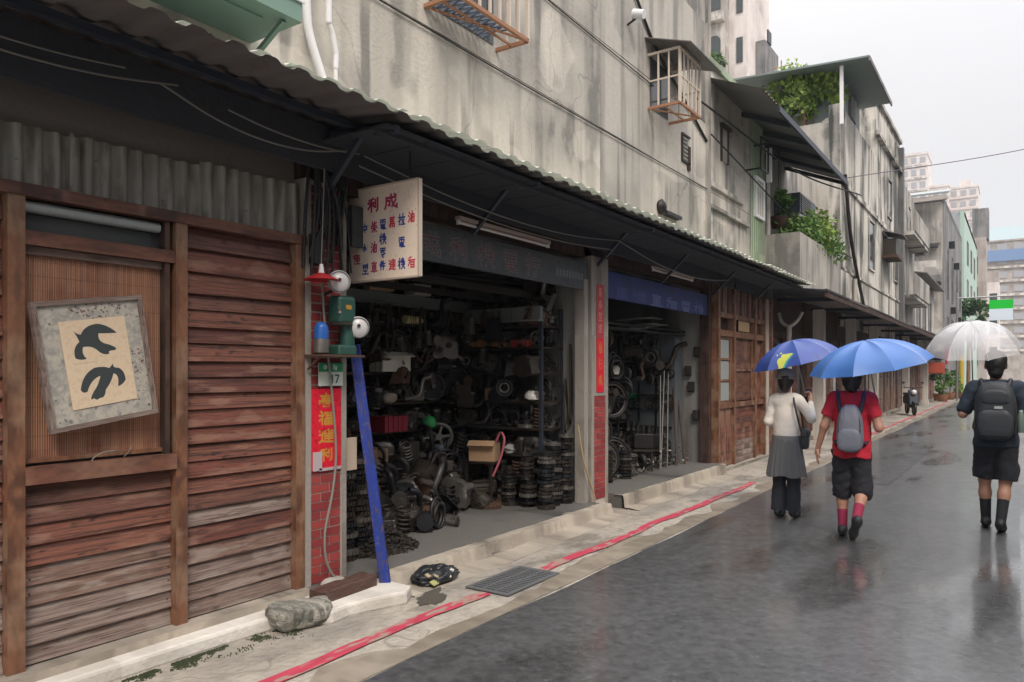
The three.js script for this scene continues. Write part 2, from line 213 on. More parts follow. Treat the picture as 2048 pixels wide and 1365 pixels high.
function glyph(c, name, x, y, w, h, color, lw) { c.strokeStyle = color; c.lineWidth = lw; c.lineCap = 'square'; c.lineJoin = 'miter'; for (const st of G[name].split(';')) { c.beginPath(); st.split(' ').forEach((p, i) => { const [a, b] = p.split(',').map(Number); c[i ? 'lineTo' : 'moveTo'](x + a / 10 * w, y + b / 10 * h); }); c.stroke(); } }
function grime(c, w, h, n, color, seed, big = 1) { const r = rng(seed); c.fillStyle = color; for (let i = 0; i < n; i++) { c.globalAlpha = 0.15 + 0.5 * r(); c.beginPath(); c.ellipse(r() * w, r() * h, big * (1 + 5 * r() * r()), big * (1 + 4 * r() * r()), r() * 3, 0, 7); c.fill(); } c.globalAlpha = 1; }
function plate(w, h, t) { // printed board in the xy plane: front face (+z) carries the whole picture
  const g = new THREE.BoxGeometry(w, h, t), uv = g.attributes.uv, n = g.attributes.normal; for (let i = 0; i < uv.count; i++) if (n.getZ(i) < 0.5) uv.setXY(i, 0.01, 0.01); return g;
}

// ---------------------------------------------------------------- wooden shopfront
const WL = 4.05; // facade line
const rnd = rng(7);
{
  const o = V(WL, 0, 2.0), g = thing('wooden_shopfront', 'red brown clapboard shopfront with a timber framed window and rusty corrugated strip above', 'shopfront', o);
  mesh('plinth', [rb(3.93, 4.5, -0.01, 0.125, -0.6, 3.33, o)], M.plinth, g);
  for (const [a, b] of [[0.35, 0.45], [1.545, 1.622], [2.402, 2.472], [3.255, 3.325]]) mesh('post', rb(3.985, 4.10, 0.12, 2.44, a, b, o), M.post, g);
  mesh('beam', rb(3.975, 4.12, 2.44, 2.50, -0.6, 3.34, o), M.beam, g);
  mesh('backing_wall', rb(4.16, 4.26, 0.12, 3.3, -0.6, 3.33, o), M.darkBoard, g);
  const nailGeo = new THREE.CylinderGeometry(0.006, 0.006, 0.003, 7).rotateZ(Math.PI / 2);
  // clapboards: each board laps over the one below
  const board = (s0, s1, y0, h, mat) => { const w = s1 - s0, b = new THREE.BoxGeometry(0.022, h - 0.004, w); const bu = b.attributes.uv, ou = rnd(), ov = rnd(), fl = rnd() < 0.5 ? 1 : -1; for (let i = 0; i < bu.count; i++) bu.setXY(i, ou + fl * bu.getX(i) * w * 0.9, ov + bu.getY(i) * 0.6); const m = mesh('plank', b, mat, g); m.position.set(-(4.052 + (rnd() - 0.5) * 0.008) - o.x, y0 + h / 2 - o.y, -(s0 + s1) / 2 - o.z); m.rotation.z = 0.20 + (rnd() - 0.5) * 0.06; m.rotation.x = (rnd() - 0.5) * 0.012; for (const e of [0.03, w - 0.03]) if (rnd() < 0.8) { const n = mesh('nail', nailGeo, M.iron[4], m); n.position.set(0.0115, (rnd() - 0.5) * h * 0.4, w / 2 - e - rnd() * 0.02); } return m; };
  const pick = (y) => { const k = y + (rnd() - 0.5) * 0.42; return k < 0.40 ? M.greyPlanks[Math.floor(rnd() * 2)] : k < 0.62 ? (rnd() < 0.5 ? M.greyPlanks[2] : M.greyPlanks[Math.floor(rnd() * 3)]) : M.planks[Math.floor(rnd() * 4)]; };
  const edges = [0.128, 0.23, 0.335, 0.445, 0.555, 0.665, 0.76, 0.855, 0.95, 1.045, 1.15, 1.25, 1.355, 1.452, 1.548, 1.642, 1.75, 1.845, 1.95, 2.045, 2.17, 2.31, 2.435];
  for (let i = 0; i + 1 < edges.length; i++) board(2.474, 3.253, edges[i], edges[i + 1] - edges[i], pick(edges[i]));
  const low = [0.128, 0.225, 0.32, 0.42, 0.52, 0.615, 0.72, 0.82, 0.915, 1.015];
  for (let i = 0; i + 1 < low.length; i++) board(1.624, 2.40, low[i], low[i + 1] - low[i], pick(low[i] + 0.02));
  for (let i = 0; i + 1 < edges.length; i++) board(0.452, 1.543, edges[i], edges[i + 1] - edges[i], pick(edges[i]));
  for (let i = 0; i + 1 < edges.length; i++) board(-0.6, 0.348, edges[i], edges[i + 1] - edges[i], pick(edges[i]));
  // window
  const w = sub('window', g);
  mesh('sill', rb(3.975, 4.12, 1.028, 1.115, 1.622, 2.402, o), M.beam, w);
  mesh('transom', rb(3.99, 4.11, 2.205, 2.275, 1.622, 2.402, o), M.beam, w);
  mesh('jamb', rb(4.0, 4.11, 1.115, 2.44, 2.345, 2.372, o), M.darkWood, w);
  const bt = tex(512, 512, (u, v) => { const r = Math.abs(((u * 64) % 1) - 0.5) * 2, k = fbm(u * 60, v * 2, 3, 3), bl = fbm(u * 4, v * 5, 4, 8), th = Math.abs(((v * 14) % 1) - 0.5) < 0.02 ? 0.7 : 1; const c = mix3([0.46, 0.235, 0.14], [0.27, 0.11, 0.07], sm(0.3, 0.8, k) * 0.6 + sm(0.5, 0.8, bl) * 0.5); const q = (0.55 + 0.5 * r) * th; return [c[0] * q, c[1] * q, c[2] * q]; });
  const bb = gtex(512, 16, (u) => Math.abs(((u * 64) % 1) - 0.5) * 2);
  { const bg = new THREE.BoxGeometry(0.012, 1.02, 0.72); bg.translate(-4.06 - o.x, 1.66, -1.983 - o.z); mesh('reed_blind', bg, new THREE.MeshStandardMaterial({ map: bt, bumpMap: bb, bumpScale: 0.004, roughness: 0.75 }), w); }
  mesh('blind_rail', [rb(4.03, 4.06, 2.165, 2.203, 1.624, 2.343, o)], M.greyPlanks[0], w); mesh('blind_rail', [rb(4.03, 4.06, 1.13, 1.152, 1.624, 2.343, o)], M.post, w);
  mesh('pane', rb(4.075, 4.08, 1.115, 2.44, 1.622, 2.345, o), M.pane, w);
  mesh('roller', [cy(0.03, 0.03, 0.70, -4.045 - o.x, 2.40, -1.98 - o.z, 10, Math.PI / 2)], M.frost, w);
  mesh('loose_wire', [tube([[1.93, 1.09], [1.95, 1.13], [2.0, 1.155], [2.06, 1.16]].map(([s, y]) => V(4.0, y, s).sub(o)), 0.003, 16, 5), tube([[2.12, 1.12], [2.15, 1.15], [2.17, 1.19]].map(([s, y]) => V(4.02, y, s).sub(o)), 0.002, 10, 5)], M.paleCable, w);
  // corrugated strip above the beam: four lapped sheets
  const strip = (s0, s1, y0, y1, l, seed) => { const n = Math.round((s1 - s0) / 0.009), gg = new THREE.PlaneGeometry(1, 1, n, 4), p = gg.attributes.position, uv = gg.attributes.uv; for (let i = 0; i < p.count; i++) { const a = p.getX(i) + 0.5, b = p.getY(i) + 0.5, s = mix(s0, s1, a), wv = Math.sin(s * 2 * Math.PI / 0.09 + seed); p.setXYZ(i, -(l - 0.016 * Math.tanh(wv * 2.0) + 0.01 * (vnoise(s * 6, b, seed) - 0.5)) - o.x, mix(y0, y1 + 0.012 * (vnoise(s * 5, 2, seed + 4) - 0.5), b), -s - o.z); uv.setXY(i, s * 0.8 + seed * 0.3, b); } gg.computeVertexNormals(); mesh('corrugated_sheet', gg, M.zinc, g); };
  strip(-0.6, 0.9, 2.50, 2.80, 4.05, 1); strip(0.86, 1.9, 2.50, 2.80, 4.043, 2.3); strip(1.85, 2.62, 2.50, 2.815, 4.05, 3.7); strip(2.58, 3.33, 2.50, 2.85, 4.043, 5);
  for (const [s, y] of [[1.84, 2.55], [1.98, 2.70], [2.35, 2.56], [2.9, 2.6], [1.6, 2.62]]) mesh('nail', cy(0.006, 0.006, 0.01, -4.03 - o.x, y, -s - o.z, 6, 0, Math.PI / 2), M.iron[3], g);
  mesh('upper_board', rb(4.10, 4.155, 2.5, 3.5, -0.6, 3.33, o), M.darkBoard, g);
}
{ // white rough-cast step below the plinth
  const pts = [[-0.6, 3.80], [1.0, 3.80], [1.8, 3.84], [2.4, 3.83], [2.9, 3.80], [3.05, 3.70], [3.2, 3.58], [3.35, 3.60], [3.5, 3.56], [3.75, 3.47], [3.88, 3.55], [3.88, 3.94], [-0.6, 3.94]];
  const sh = new THREE.Shape(pts.map(([s, l]) => new THREE.Vector2(s, l)));
  const gg = new THREE.ExtrudeGeometry(sh, { depth: 0.055, bevelEnabled: true, bevelSize: 0.018, bevelThickness: 0.018, bevelSegments: 2, curveSegments: 4 });
  const p = gg.attributes.position; for (let i = 0; i < p.count; i++) { const s = p.getX(i), l = p.getY(i), z = p.getZ(i); p.setXYZ(i, -l, z + 0.008 + 0.02 * (fbm(s * 9, l * 9, 2, 3) - 0.5) * (z > 0.02 ? 1 : 0), -s); }
  gg.computeVertexNormals(); const m = mesh('plinth_step', metre(gg), M.white); tag(m, 'rough white painted concrete step along the foot of the clapboard shopfront', 'step');
}
{ // moss along the step
  const r = rng(12), list = []; for (let i = 0; i < 5200; i++) { const s = 1.9 + r() * 1.12, l = 3.80 - (0.01 + 0.20 * r() * r() * (0.35 + (s - 1.9) * 0.8)) + (s > 2.8 ? -(s - 2.8) * 0.3 : 0); if (fbm(s * 14, l * 14, 3, 6) < 0.40 + 0.25 * r()) continue; const b = new THREE.ConeGeometry(0.003 + 0.004 * r(), 0.005 + 0.009 * r(), 4); b.rotateZ((r() - 0.5)); b.translate(-l, 0.001, -s); list.push(b); }
  const m = mesh('moss', list, std([0.035, 0.045, 0.02], 0.95)); m.userData.kind = 'stuff'; tag(m, 'dark green moss in the joint along the white step', 'moss');
}
{ // board with the two bird print
  const o = V(4.0, 1.638, 1.952), g = thing('picture_board', 'weathered white wooden board with a two bird print hung crooked on the reed blind', 'board', o); g.rotation.set(0, Math.PI / 2, 0);
  const in2 = new THREE.Group(); in2.name = 'board'; in2.rotation.z = 0.150; g.add(in2); in2.position.z = 0.03;
  const W = 0.556, H = 0.655;
  const bt = canvasTex(512, 600, (c, w, h) => { c.fillStyle = '#a09c93'; c.fillRect(0, 0, w, h); grime(c, w, h, 900, '#8d8d89', 3, 5); grime(c, w, h, 700, '#b4aea2', 4, 6); grime(c, w, h, 60, '#5d5f60', 9, 3); const r = rng(5); c.fillStyle = '#4b2722'; for (let i = 0; i < 90; i++) { c.globalAlpha = 0.4 + 0.5 * r(); const e = r(), x = e < 0.45 ? 160 + 250 * r() : e < 0.8 ? 400 + 90 * r() : r() * w, y = e < 0.45 ? 15 + 70 * r() : e < 0.8 ? 250 + 320 * r() : r() * h; c.fillRect(x, y, 3 + 12 * r(), 2 + 9 * r()); } c.globalAlpha = 1; });
  mesh('panel', plate(W - 0.03, H - 0.03, 0.016), new THREE.MeshStandardMaterial({ map: bt, roughness: 0.75, bumpMap: grainBump, bumpScale: 0.002 }), in2);
  const fm = M.greyPlanks[1]; for (const [w, h, x, y] of [[W, 0.024, 0, H / 2 - 0.012], [W, 0.024, 0, -H / 2 + 0.012], [0.024, H - 0.048, W / 2 - 0.012, 0], [0.024, H - 0.048, -W / 2 + 0.012, 0]]) mesh('edge_strip', bx(w, h, 0.04, x, y, 0.002), fm, in2);
  const pt = canvasTex(512, 688, (c, w, h) => {
    c.fillStyle = '#d3bfa4'; c.fillRect(0, 0, w, h); grime(c, w, h, 300, '#c8b297', 8, 6); c.fillStyle = '#353d3e';
    const bird = (pts) => { c.beginPath(); c.moveTo(pts[0][0], pts[0][1]); for (let i = 1; i < pts.length; i += 2) c.quadraticCurveTo(pts[i][0], pts[i][1], pts[(i + 1) % pts.length][0], pts[(i + 1) % pts.length][1]); c.fill(); };
    bird([[95, 75], [120, 110], [150, 112], [190, 40], [290, 42], [370, 60], [430, 130], [360, 128], [285, 118], [262, 190], [350, 215], [440, 262], [380, 268], [330, 262], [345, 290], [290, 300], [255, 250], [215, 205], [150, 212], [128, 268], [165, 305], [120, 318], [80, 290], [70, 205], [130, 168], [118, 120]]);
    bird([[360, 372], [350, 410], [395, 412], [445, 440], [440, 520], [405, 560], [370, 560], [400, 470], [350, 452], [325, 520], [270, 570], [255, 640], [215, 628], [185, 650], [170, 622], [120, 650], [175, 570], [225, 520], [245, 455], [170, 470], [130, 560], [95, 580], [80, 540], [110, 420], [210, 385], [290, 380], [325, 405]]);
    c.fillStyle = '#8c8172'; for (let i = 0; i < 7; i++) c.fillRect(70 + i * 22, 336, 14, 3);
  });
  const pm = mesh('bird_print', plate(0.335, 0.45, 0.003), new THREE.MeshStandardMaterial({ map: pt, roughness: 0.7 }), in2); pm.position.set(0.007, -0.005, 0.0105); pm.rotation.z = 0.01;
}

// ---------------------------------------------------------------- concrete house above, its brick pillars and shop rooms
const UL = 4.4;
{
  const o = V(UL, 0, 7), g = thing('concrete_house', 'long stained beige concrete house front above the corrugated shop canopy', 'house', o);
  // upper wall in bands: the seams between them are open grooves
  const seams = [3.1, 4.685, 4.70, 5.80, 5.812, 8.6];
  const cut = (s0, s1, y0, y1, mat, name = 'wall') => mesh(name, rb(UL, UL + 0.22, y0, y1, s0, s1, o), mat, g);
  cut(-3, 8.38, 3.1, 4.688, M.wall); cut(-3, 8.38, 4.70, 5.80, M.wall); cut(-3, 8.38, 5.812, 8.6, M.wall);
  cut(8.385, 9.98, 3.1, 4.688, M.wallGrey); cut(8.385, 9.98, 4.70, 5.80, M.wallGrey); cut(8.385, 9.98, 5.812, 8.6, M.wallGrey);
  cut(9.985, 12.25, 3.1, 4.688, M.wall); cut(9.985, 12.25, 4.70, 5.80, M.wall); cut(9.985, 12.25, 5.812, 8.6, M.wallGrey);
  cut(12.255, 14.7, 3.1, 4.688, M.wall); cut(12.255, 14.7, 4.70, 6.85, M.wall);
  mesh('side_wall', rb(UL + 0.22, 10, 3.1, 8.6, 12.03, 12.25, o), M.wallGrey, g);
  mesh('side_wall', rb(UL + 0.22, 10, 3.1, 6.85, 14.48, 14.7, o), M.wallGrey, g); mesh('roof_slab', rb(UL + 0.22, 10, 8.4, 8.6, -3, 12.03, o), M.wallGrey, g); mesh('roof_slab', rb(UL + 0.22, 10, 6.65, 6.85, 12.25, 14.48, o), M.wallGrey, g);
  mesh('rear_wall', rb(10, 10.2, 0, 8.6, -3, 14.7, o), M.wallGrey, g); mesh('end_wall', rb(4.28, 10, 0, 8.6, -3.2, -3, o), M.wallGrey, g);
  mesh('pilaster', rb(UL - 0.05, UL, 3.3, 8.6, 12.2, 12.33, o), M.wallGrey, g);
  mesh('ledge', rb(UL - 0.05, UL, 4.78, 4.86, 12.35, 14.2, o), M.wall, g); mesh('ledge', rb(UL - 0.07, UL, 4.40, 4.46, 12.35, 14.5, o), M.wallGrey, g);
  mesh('roof_edge', rb(UL - 0.06, UL + 0.3, 6.85, 6.97, 12.26, 15.9, o), M.cladGreen, g);
  { const w = sub('window', g); mesh('frame', [rb(UL - 0.03, UL, 5.35, 5.98, 12.95, 13.0, o), rb(UL - 0.03, UL, 5.35, 5.98, 13.3, 13.35, o), rb(UL - 0.06, UL, 5.95, 6.02, 12.92, 13.38, o)], M.iron[1], w); mesh('pane', rb(UL - 0.012, UL, 5.37, 5.95, 13.0, 13.3, o), M.tileWall, w); }
  mesh('vent_hood', [lathe([[0, 0], [0.10, 0], [0.12, 0.05], [0.05, 0.10], [0, 0.11]], 12).rotateZ(-Math.PI / 2).translate(-UL - o.x, 4.02, -10.25 - o.z), rb(UL - 0.1, UL, 3.93, 3.98, 10.3, 10.9, o)], M.iron[0], g);
  { const vt = sub('vent_louvre', g); mesh('vent_frame', [rb(UL - 0.03, UL, 4.91, 4.94, 11.1, 11.44, o), rb(UL - 0.03, UL, 5.33, 5.36, 11.1, 11.44, o), rb(UL - 0.03, UL, 4.94, 5.33, 11.1, 11.13, o)], M.iron[1], vt); for (let i = 0; i < 6; i++) mesh('slat', rb(UL - 0.022, UL, 4.95 + i * 0.064, 4.99 + i * 0.064, 11.13, 11.35, o), M.zinc, vt); }
  mesh('roof_plank', [rb(UL - 0.03, UL, 4.82, 5.2, 11.35, 11.45, o)], M.darkWood, g);
  // rooms of the two shops
  const ri = (n, a, m) => mesh(n, rb(...a, o), m, g);
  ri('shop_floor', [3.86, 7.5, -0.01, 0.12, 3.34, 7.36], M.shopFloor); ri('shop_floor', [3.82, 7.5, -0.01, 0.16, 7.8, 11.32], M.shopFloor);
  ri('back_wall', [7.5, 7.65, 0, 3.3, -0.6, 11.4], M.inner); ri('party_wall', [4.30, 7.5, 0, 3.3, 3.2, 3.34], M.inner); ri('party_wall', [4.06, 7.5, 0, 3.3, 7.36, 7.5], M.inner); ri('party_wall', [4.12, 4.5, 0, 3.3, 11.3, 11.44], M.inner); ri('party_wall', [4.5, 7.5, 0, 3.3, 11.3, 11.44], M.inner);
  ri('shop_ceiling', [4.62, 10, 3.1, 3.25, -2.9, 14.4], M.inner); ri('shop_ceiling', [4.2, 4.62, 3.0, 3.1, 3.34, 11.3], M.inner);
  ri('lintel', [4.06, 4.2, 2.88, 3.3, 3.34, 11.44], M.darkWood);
  ri('jamb', [4.0, 4.12, 0.12, 2.62, 7.24, 7.33], M.pillar); ri('jamb', [3.99, 4.14, 0.1, 3.0, 11.22, 11.30], M.darkWood);
  // rough kerb of the shop floors
  const ramp = (s0, s1, top, l0, seed) => { const nl = 44, ns = Math.round((s1 - s0) * 60), gg = new THREE.PlaneGeometry(1, 1, nl, ns), p = gg.attributes.position; for (let i = 0; i < p.count; i++) { const aa = p.getX(i) + 0.5, bb = p.getY(i) + 0.5, s = mix(s0, s1, bb), reach = l0 + 0.12 * (fbm(s * 1.7, 3, 3, seed) - 0.5), l = mix(3.9, reach, aa), ed = 0.36 + 0.07 * (fbm(s * 5, 1, 5, seed + 2) - 0.5), pr = 1 - 0.90 * sm(ed - 0.025, ed + 0.035, aa) - 0.08 * sm(0.5, 1, aa), y = top * pr + 0.009 * (fbm(s * 8, l * 8, 4, seed + 3) - 0.5) * (1 - sm(0.8, 1, aa)) - (aa > 0.97 ? 0.02 : 0); p.setXYZ(i, -l - o.x, y, -s - o.z); } gg.computeVertexNormals(); const f = gg.index.array; mesh('rough_threshold', metre(gg), M.plinth, g); };
  ramp(3.9, 7.42, 0.118, 3.5, 5); ramp(7.78, 11.35, 0.156, 3.55, 15);
  // slab grid of wires against the wall
  mesh('wall_cable', [tube([V(UL - 0.02, 7.2, 8.8), V(UL - 0.03, 6.75, 9.4), V(UL - 0.02, 6.3, 10.1), V(UL - 0.03, 5.95, 11), V(UL - 0.02, 5.5, 12.2)].map((v) => v.sub(o)), 0.022, 30, 6)], M.cable, g);
  mesh('wall_cable', tube([V(UL - 0.015, 4.74, -1), V(UL - 0.02, 4.66, 6), V(UL - 0.02, 4.69, 12.2)].map((v) => v.sub(o)), 0.008, 30, 5), M.cable, g); mesh('wall_cable', [tube([V(UL - 0.015, 5.84, -1), V(UL - 0.015, 5.79, 6), V(UL - 0.02, 5.73, 10)].map((v) => v.sub(o)), 0.008, 30, 5)], M.cable, g);
  { const c = sub('wall_lamp', g); mesh('lamp_body', [cy(0.06, 0.07, 0.16, -(UL - 0.17) - o.x, 6.40, -9.17 - o.z, 12, 0, 1.3)], M.whitePipe, c); mesh('lamp_arm', [rod(V(UL, 6.3, 9.17).sub(o), V(UL - 0.14, 6.36, 9.17).sub(o), 0.015)], M.iron[2], c); }
  // white drain pipe and the white sealed crack
  mesh('drain_pipe', [tube([V(UL - 0.06, 6.0, 3.62), V(UL - 0.06, 5.0, 3.63), V(UL - 0.06, 4.25, 3.64), V(UL - 0.06, 4.1, 3.66), V(UL - 0.10, 3.72, 3.78)].map((v) => v.sub(o)), 0.032, 30, 8)], M.whitePipe, g);
  { const path = [[3.97, 3.75], [3.97, 3.95], [3.975, 4.05], [3.94, 4.2], [3.90, 4.28], [3.90, 4.45], [3.93, 4.62], [3.98, 4.85], [3.99, 5.2]], list = []; for (let i = 0; i + 1 < path.length; i++) { const w = 0.018 + 0.014 * hash2(i, 1, 3); list.push(rod(V(UL - 0.002, path[i][1], path[i][0]).sub(o), V(UL - 0.002, path[i + 1][1], path[i + 1][0]).sub(o), w, 8)); list.push(new THREE.SphereGeometry(w, 8, 6).translate(...V(UL - 0.002, path[i][1], path[i][0]).sub(o).toArray())); } mesh('sealant_seam', list, M.whitePipe, g); }
}
function brickPillar(s0, s1, label, y1, top = y1) {
  const o = V(4.0, 0, (s0 + s1) / 2), g = thing('brick_pillar', label, 'pillar', o), e = 0.045;
  mesh('mortar_core', rb(4.006, 4.28, 0.0, y1, s0 + e, s1 - e, o), M.mortar, g);
  for (const [a, b] of [[s0, s0 + e], [s1 - e, s1]]) mesh('concrete_edge', rb(3.985, 4.295, 0, y1, a, b, o), M.pillar, g);
  const w = s1 - s0 - 2 * e, r = rng(Math.round(s0 * 100)), full = new THREE.BoxGeometry(0.03, 0.052, w * 0.64 - 0.01), half = new THREE.BoxGeometry(0.03, 0.052, w * 0.36 - 0.01);
  for (let i = 0, y = 0.12; y < top - 0.06; i++, y += 0.0625) for (const k of [0, 1]) {
    const big = (i + k) % 2 === 0, m = mesh('brick', big ? full : half, M.bricks[Math.floor(r() * 3)], g);
    const c = k === 0 ? (big ? w * 0.32 : w * 0.18) : (big ? w * 0.68 : w * 0.82); m.position.set(-(4.012 + r() * 0.003) - o.x, y + 0.031, -(s0 + e + c) - o.z);
  }
  if (top < y1) mesh('plaster_face', rb(3.994, 4.006, top - 0.01, y1, s0 + e, s1 - e, o), M.pillar, g);
  return g;
}
brickPillar(3.335, 3.70, 'red brick pillar with pale edges beside the clapboard shopfront', 2.9);
brickPillar(7.40, 7.79, 'grey plastered pillar with bare red brick at its foot between the two parts shops', 2.9, 1.32);
const banner = (w, h, chars, fade, seed) => new THREE.MeshStandardMaterial({ roughness: 0.6, map: canvasTex(128, Math.round(128 * h / w), (c, W, H) => { c.fillStyle = fade ? '#b23a48' : '#d3122f'; c.fillRect(0, 0, W, H); grime(c, W, H, 120, fade ? '#a84a55' : '#b40f28', seed, 3); chars.forEach((k, i) => glyph(c, k, W * 0.28, H * (0.06 + i * 0.9 / chars.length), W * 0.44, H * 0.62 / chars.length, fade ? '#c9906a' : '#b98a34', 7)); grime(c, W, H, 60, '#8e1022', seed + 1, 2); }) });
function bannerAt(s, y, w, h, chars, label, fade, group, l = 3.994) { const m = mesh('red_banner', plate(w, h, 0.004), banner(w, h, chars, fade, Math.round(s * 10 + y * 7))); m.position.copy(V(l - 0.005, y, s)); m.rotation.y = Math.PI / 2; tag(m, label, 'banner', group); return m; }
bannerAt(3.515, 1.185, 0.27, 0.56, ['chun', 'fu', 'da', 'li'], 'bright red paper banner with gold characters on the brick pillar by the clapboards');
bannerAt(7.60, 2.28, 0.17, 0.62, ['ma', 'chun', 'xing', 'da'], 'faded red paper banner high on the pillar between the shops', true);
bannerAt(7.60, 1.66, 0.18, 0.62, ['fu', 'hang', 'cheng'], 'red paper banner below the faded one on the pillar between the shops');
{ // house number plate
  const m = mesh('house_number_plate', plate(0.22, 0.16, 0.006), new THREE.MeshStandardMaterial({ roughness: 0.4, map: canvasTex(220, 160, (c, w, h) => { c.fillStyle = '#c9d2c8'; c.fillRect(0, 0, w, h); c.fillStyle = '#1f8a58'; c.fillRect(0, 0, w, 62); c.fillStyle = '#dfe8df'; for (const [k, x] of [['zhong', 40], ['xiang', 130]]) glyph(c, k, x, 12, 36, 36, '#dfe8df', 5); c.fillStyle = '#2c4a44'; c.font = 'bold 84px sans-serif'; c.fillText('17', 96, 142); }) }));
  m.position.copy(V(3.975, 1.565, 3.545)); m.rotation.y = Math.PI / 2; tag(m, 'white and green house number plate above the red banner', 'number plate');
}
{ // torn paper below the banner
  const m = mesh('paper_scrap', [bx(0.2, 0.02, 0.004, 0.03, 0, 0), bx(0.08, 0.13, 0.004, -0.085, 0.06, 0)], std([0.42, 0.36, 0.38], 0.8)); m.position.copy(V(3.985, 0.905, 3.52)); m.rotation.y = Math.PI / 2; tag(m, 'torn pale paper scrap under the bright red banner', 'paper');
}
{ const m = mesh('hanging_cable', tube([V(3.96, 2.6, 3.45), V(3.95, 2.0, 3.46), V(3.955, 1.5, 3.53), V(3.95, 1.0, 3.57), V(3.94, 0.75, 3.53), V(3.93, 0.45, 3.45), V(3.92, 0.25, 3.47), V(3.91, 0.135, 3.56), V(3.90, 0.13, 3.72)], 0.009, 60, 7), M.paleCable); tag(m, 'thin grey cable hanging down the brick pillar to the ground', 'cable'); }

// ---------------------------------------------------------------- corrugated canopy over the shops
{
  const o = V(3.8, 3.2, 7), g = thing('shop_canopy', 'long rusty corrugated metal canopy with pale green edge over the shopfronts', 'canopy', o);
  const yAt = (l) => 3.17 + (l - 3.2) * 0.13, r = rng(33);
  const roofSheet = (s0, s1, l0, dy, name, mat, lift, depth, per) => {
    const n = Math.max(8, Math.round((s1 - s0) / 0.014)), gg = new THREE.PlaneGeometry(1, 1, n, 3), p = gg.attributes.position, uv = gg.attributes.uv;
    for (let i = 0; i < p.count; i++) { const a = p.getX(i) + 0.5, b = p.getY(i) + 0.5, s = mix(s0, s1, a), l = mix(l0, 4.4, b), wv = Math.tanh(2.6 * Math.sin(s * 2 * Math.PI / per)); p.setXYZ(i, -l - o.x, yAt(l) + dy + lift + depth * wv - o.y, -s - o.z); uv.setXY(i, s, l); }
    gg.computeVertexNormals(); return mesh(name, gg, mat, g);
  };
  for (let s = -2.0; s < 14.4; s += 0.82) roofSheet(s, Math.min(14.6, s + 0.86), (s > 2.4 ? 3.21 : 3.20) + (r() - 0.5) * 0.05, (r() - 0.5) * 0.016, 'roof_sheet', M.roof, 0.03, 0.013, 0.2);
  for (let s = 2.6; s < 14.4; s += 0.9) roofSheet(s + (r() - 0.5) * 0.1, Math.min(14.65, s + 0.88), 3.165 + (r() - 0.5) * 0.04, (r() - 0.5) * 0.02, 'fibreglass_sheet', M.paleGreen, 0.058, 0.010, 0.2);
  for (let s = 0.4; s < 2.6; s += 0.5) roofSheet(s, s + 0.30, 3.26 + (r() - 0.5) * 0.1, 0, 'fibreglass_sheet', M.paleGreen, 0.066, 0.013, 0.2);
  for (const l of [3.62, 4.3]) mesh('purlin', rb(l, l + 0.05, yAt(l) - 0.035, yAt(l) + 0.005, -2, 14.5, o), M.navySteel, g);
  mesh('fascia_board', rb(3.90, 3.93, 2.96, yAt(3.9) - 0.003, -2, 14.4, o), M.soffitShade, g);
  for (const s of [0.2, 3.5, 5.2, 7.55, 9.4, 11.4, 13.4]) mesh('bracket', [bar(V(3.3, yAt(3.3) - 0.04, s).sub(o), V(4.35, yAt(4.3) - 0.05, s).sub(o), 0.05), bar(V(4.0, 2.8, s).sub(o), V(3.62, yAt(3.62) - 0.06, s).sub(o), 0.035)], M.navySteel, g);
  for (let s = 3.4; s < 14; s += 0.42) mesh('soffit_board', rb(3.30, 3.90, yAt(3.4) - 0.055, yAt(3.4) - 0.04, s, s + 0.405, o), M.soffitShade, g);  // these boards carry the deep canopy shade in their colour
  mesh('soffit_batten', [rb(3.36, 3.40, yAt(3.4) - 0.085, yAt(3.4) - 0.055, 3.4, 14.2, o)], M.soffitShade, g);
}
{ // cables slung below the canopy
  const sag = (a, b, d, r) => tube([a, a.clone().lerp(b, 0.25).add(new THREE.Vector3(0, -d * 0.75, 0)), a.clone().lerp(b, 0.5).add(new THREE.Vector3(0, -d, 0)), a.clone().lerp(b, 0.75).add(new THREE.Vector3(0, -d * 0.75, 0)), b], r, 24, 5);
  tag(mesh('slung_cable', [sag(V(3.8, 3.13, 0.6), V(3.8, 3.15, 2.3), 0.10, 0.006), sag(V(3.78, 3.14, 0.7), V(3.78, 3.14, 2.0), 0.05, 0.005), sag(V(3.8, 3.13, 2.2), V(3.75, 3.08, 3.5), 0.12, 0.006), sag(V(3.78, 3.1, 2.6), V(3.75, 3.08, 3.6), 0.04, 0.006)], M.paleCable), 'pale cables slung under the canopy over the clapboard shopfront', 'cables');
  tag(mesh('slung_cable', [sag(V(3.7, 3.06, 3.6), V(3.7, 3.05, 7.5), 0.13, 0.006), sag(V(3.75, 3.0, 3.6), V(3.8, 2.96, 7.5), 0.10, 0.006), sag(V(3.7, 3.05, 7.5), V(3.7, 3.0, 11.3), 0.14, 0.007)], M.paleCable), 'thin cables slung under the dark canopy in front of the two parts shops', 'cables');
  const r = rng(19), list = []; for (let i = 0; i < 16; i++) { const s = 3.36 + 0.34 * r(), s2 = s + (r() - 0.5) * 0.3, l = 3.9 + 0.08 * r(); list.push(tube([V(l, 2.95 + 0.1 * r(), s), V(l - 0.04 * r(), 2.6 + 0.2 * r(), (s + s2) / 2 + 0.08 * (r() - 0.5)), V(l, 2.2 + 0.3 * r(), s2)], 0.006 + 0.007 * r(), 14, 5)); }
  list.push(rb(3.93, 3.99, 2.32, 2.52, 3.36, 3.45), rb(3.92, 3.99, 2.58, 2.76, 3.40, 3.50));
  tag(mesh('wire_tangle', list, M.cable), 'tangle of black wires and junction boxes at the top of the brick pillar', 'wires');
}
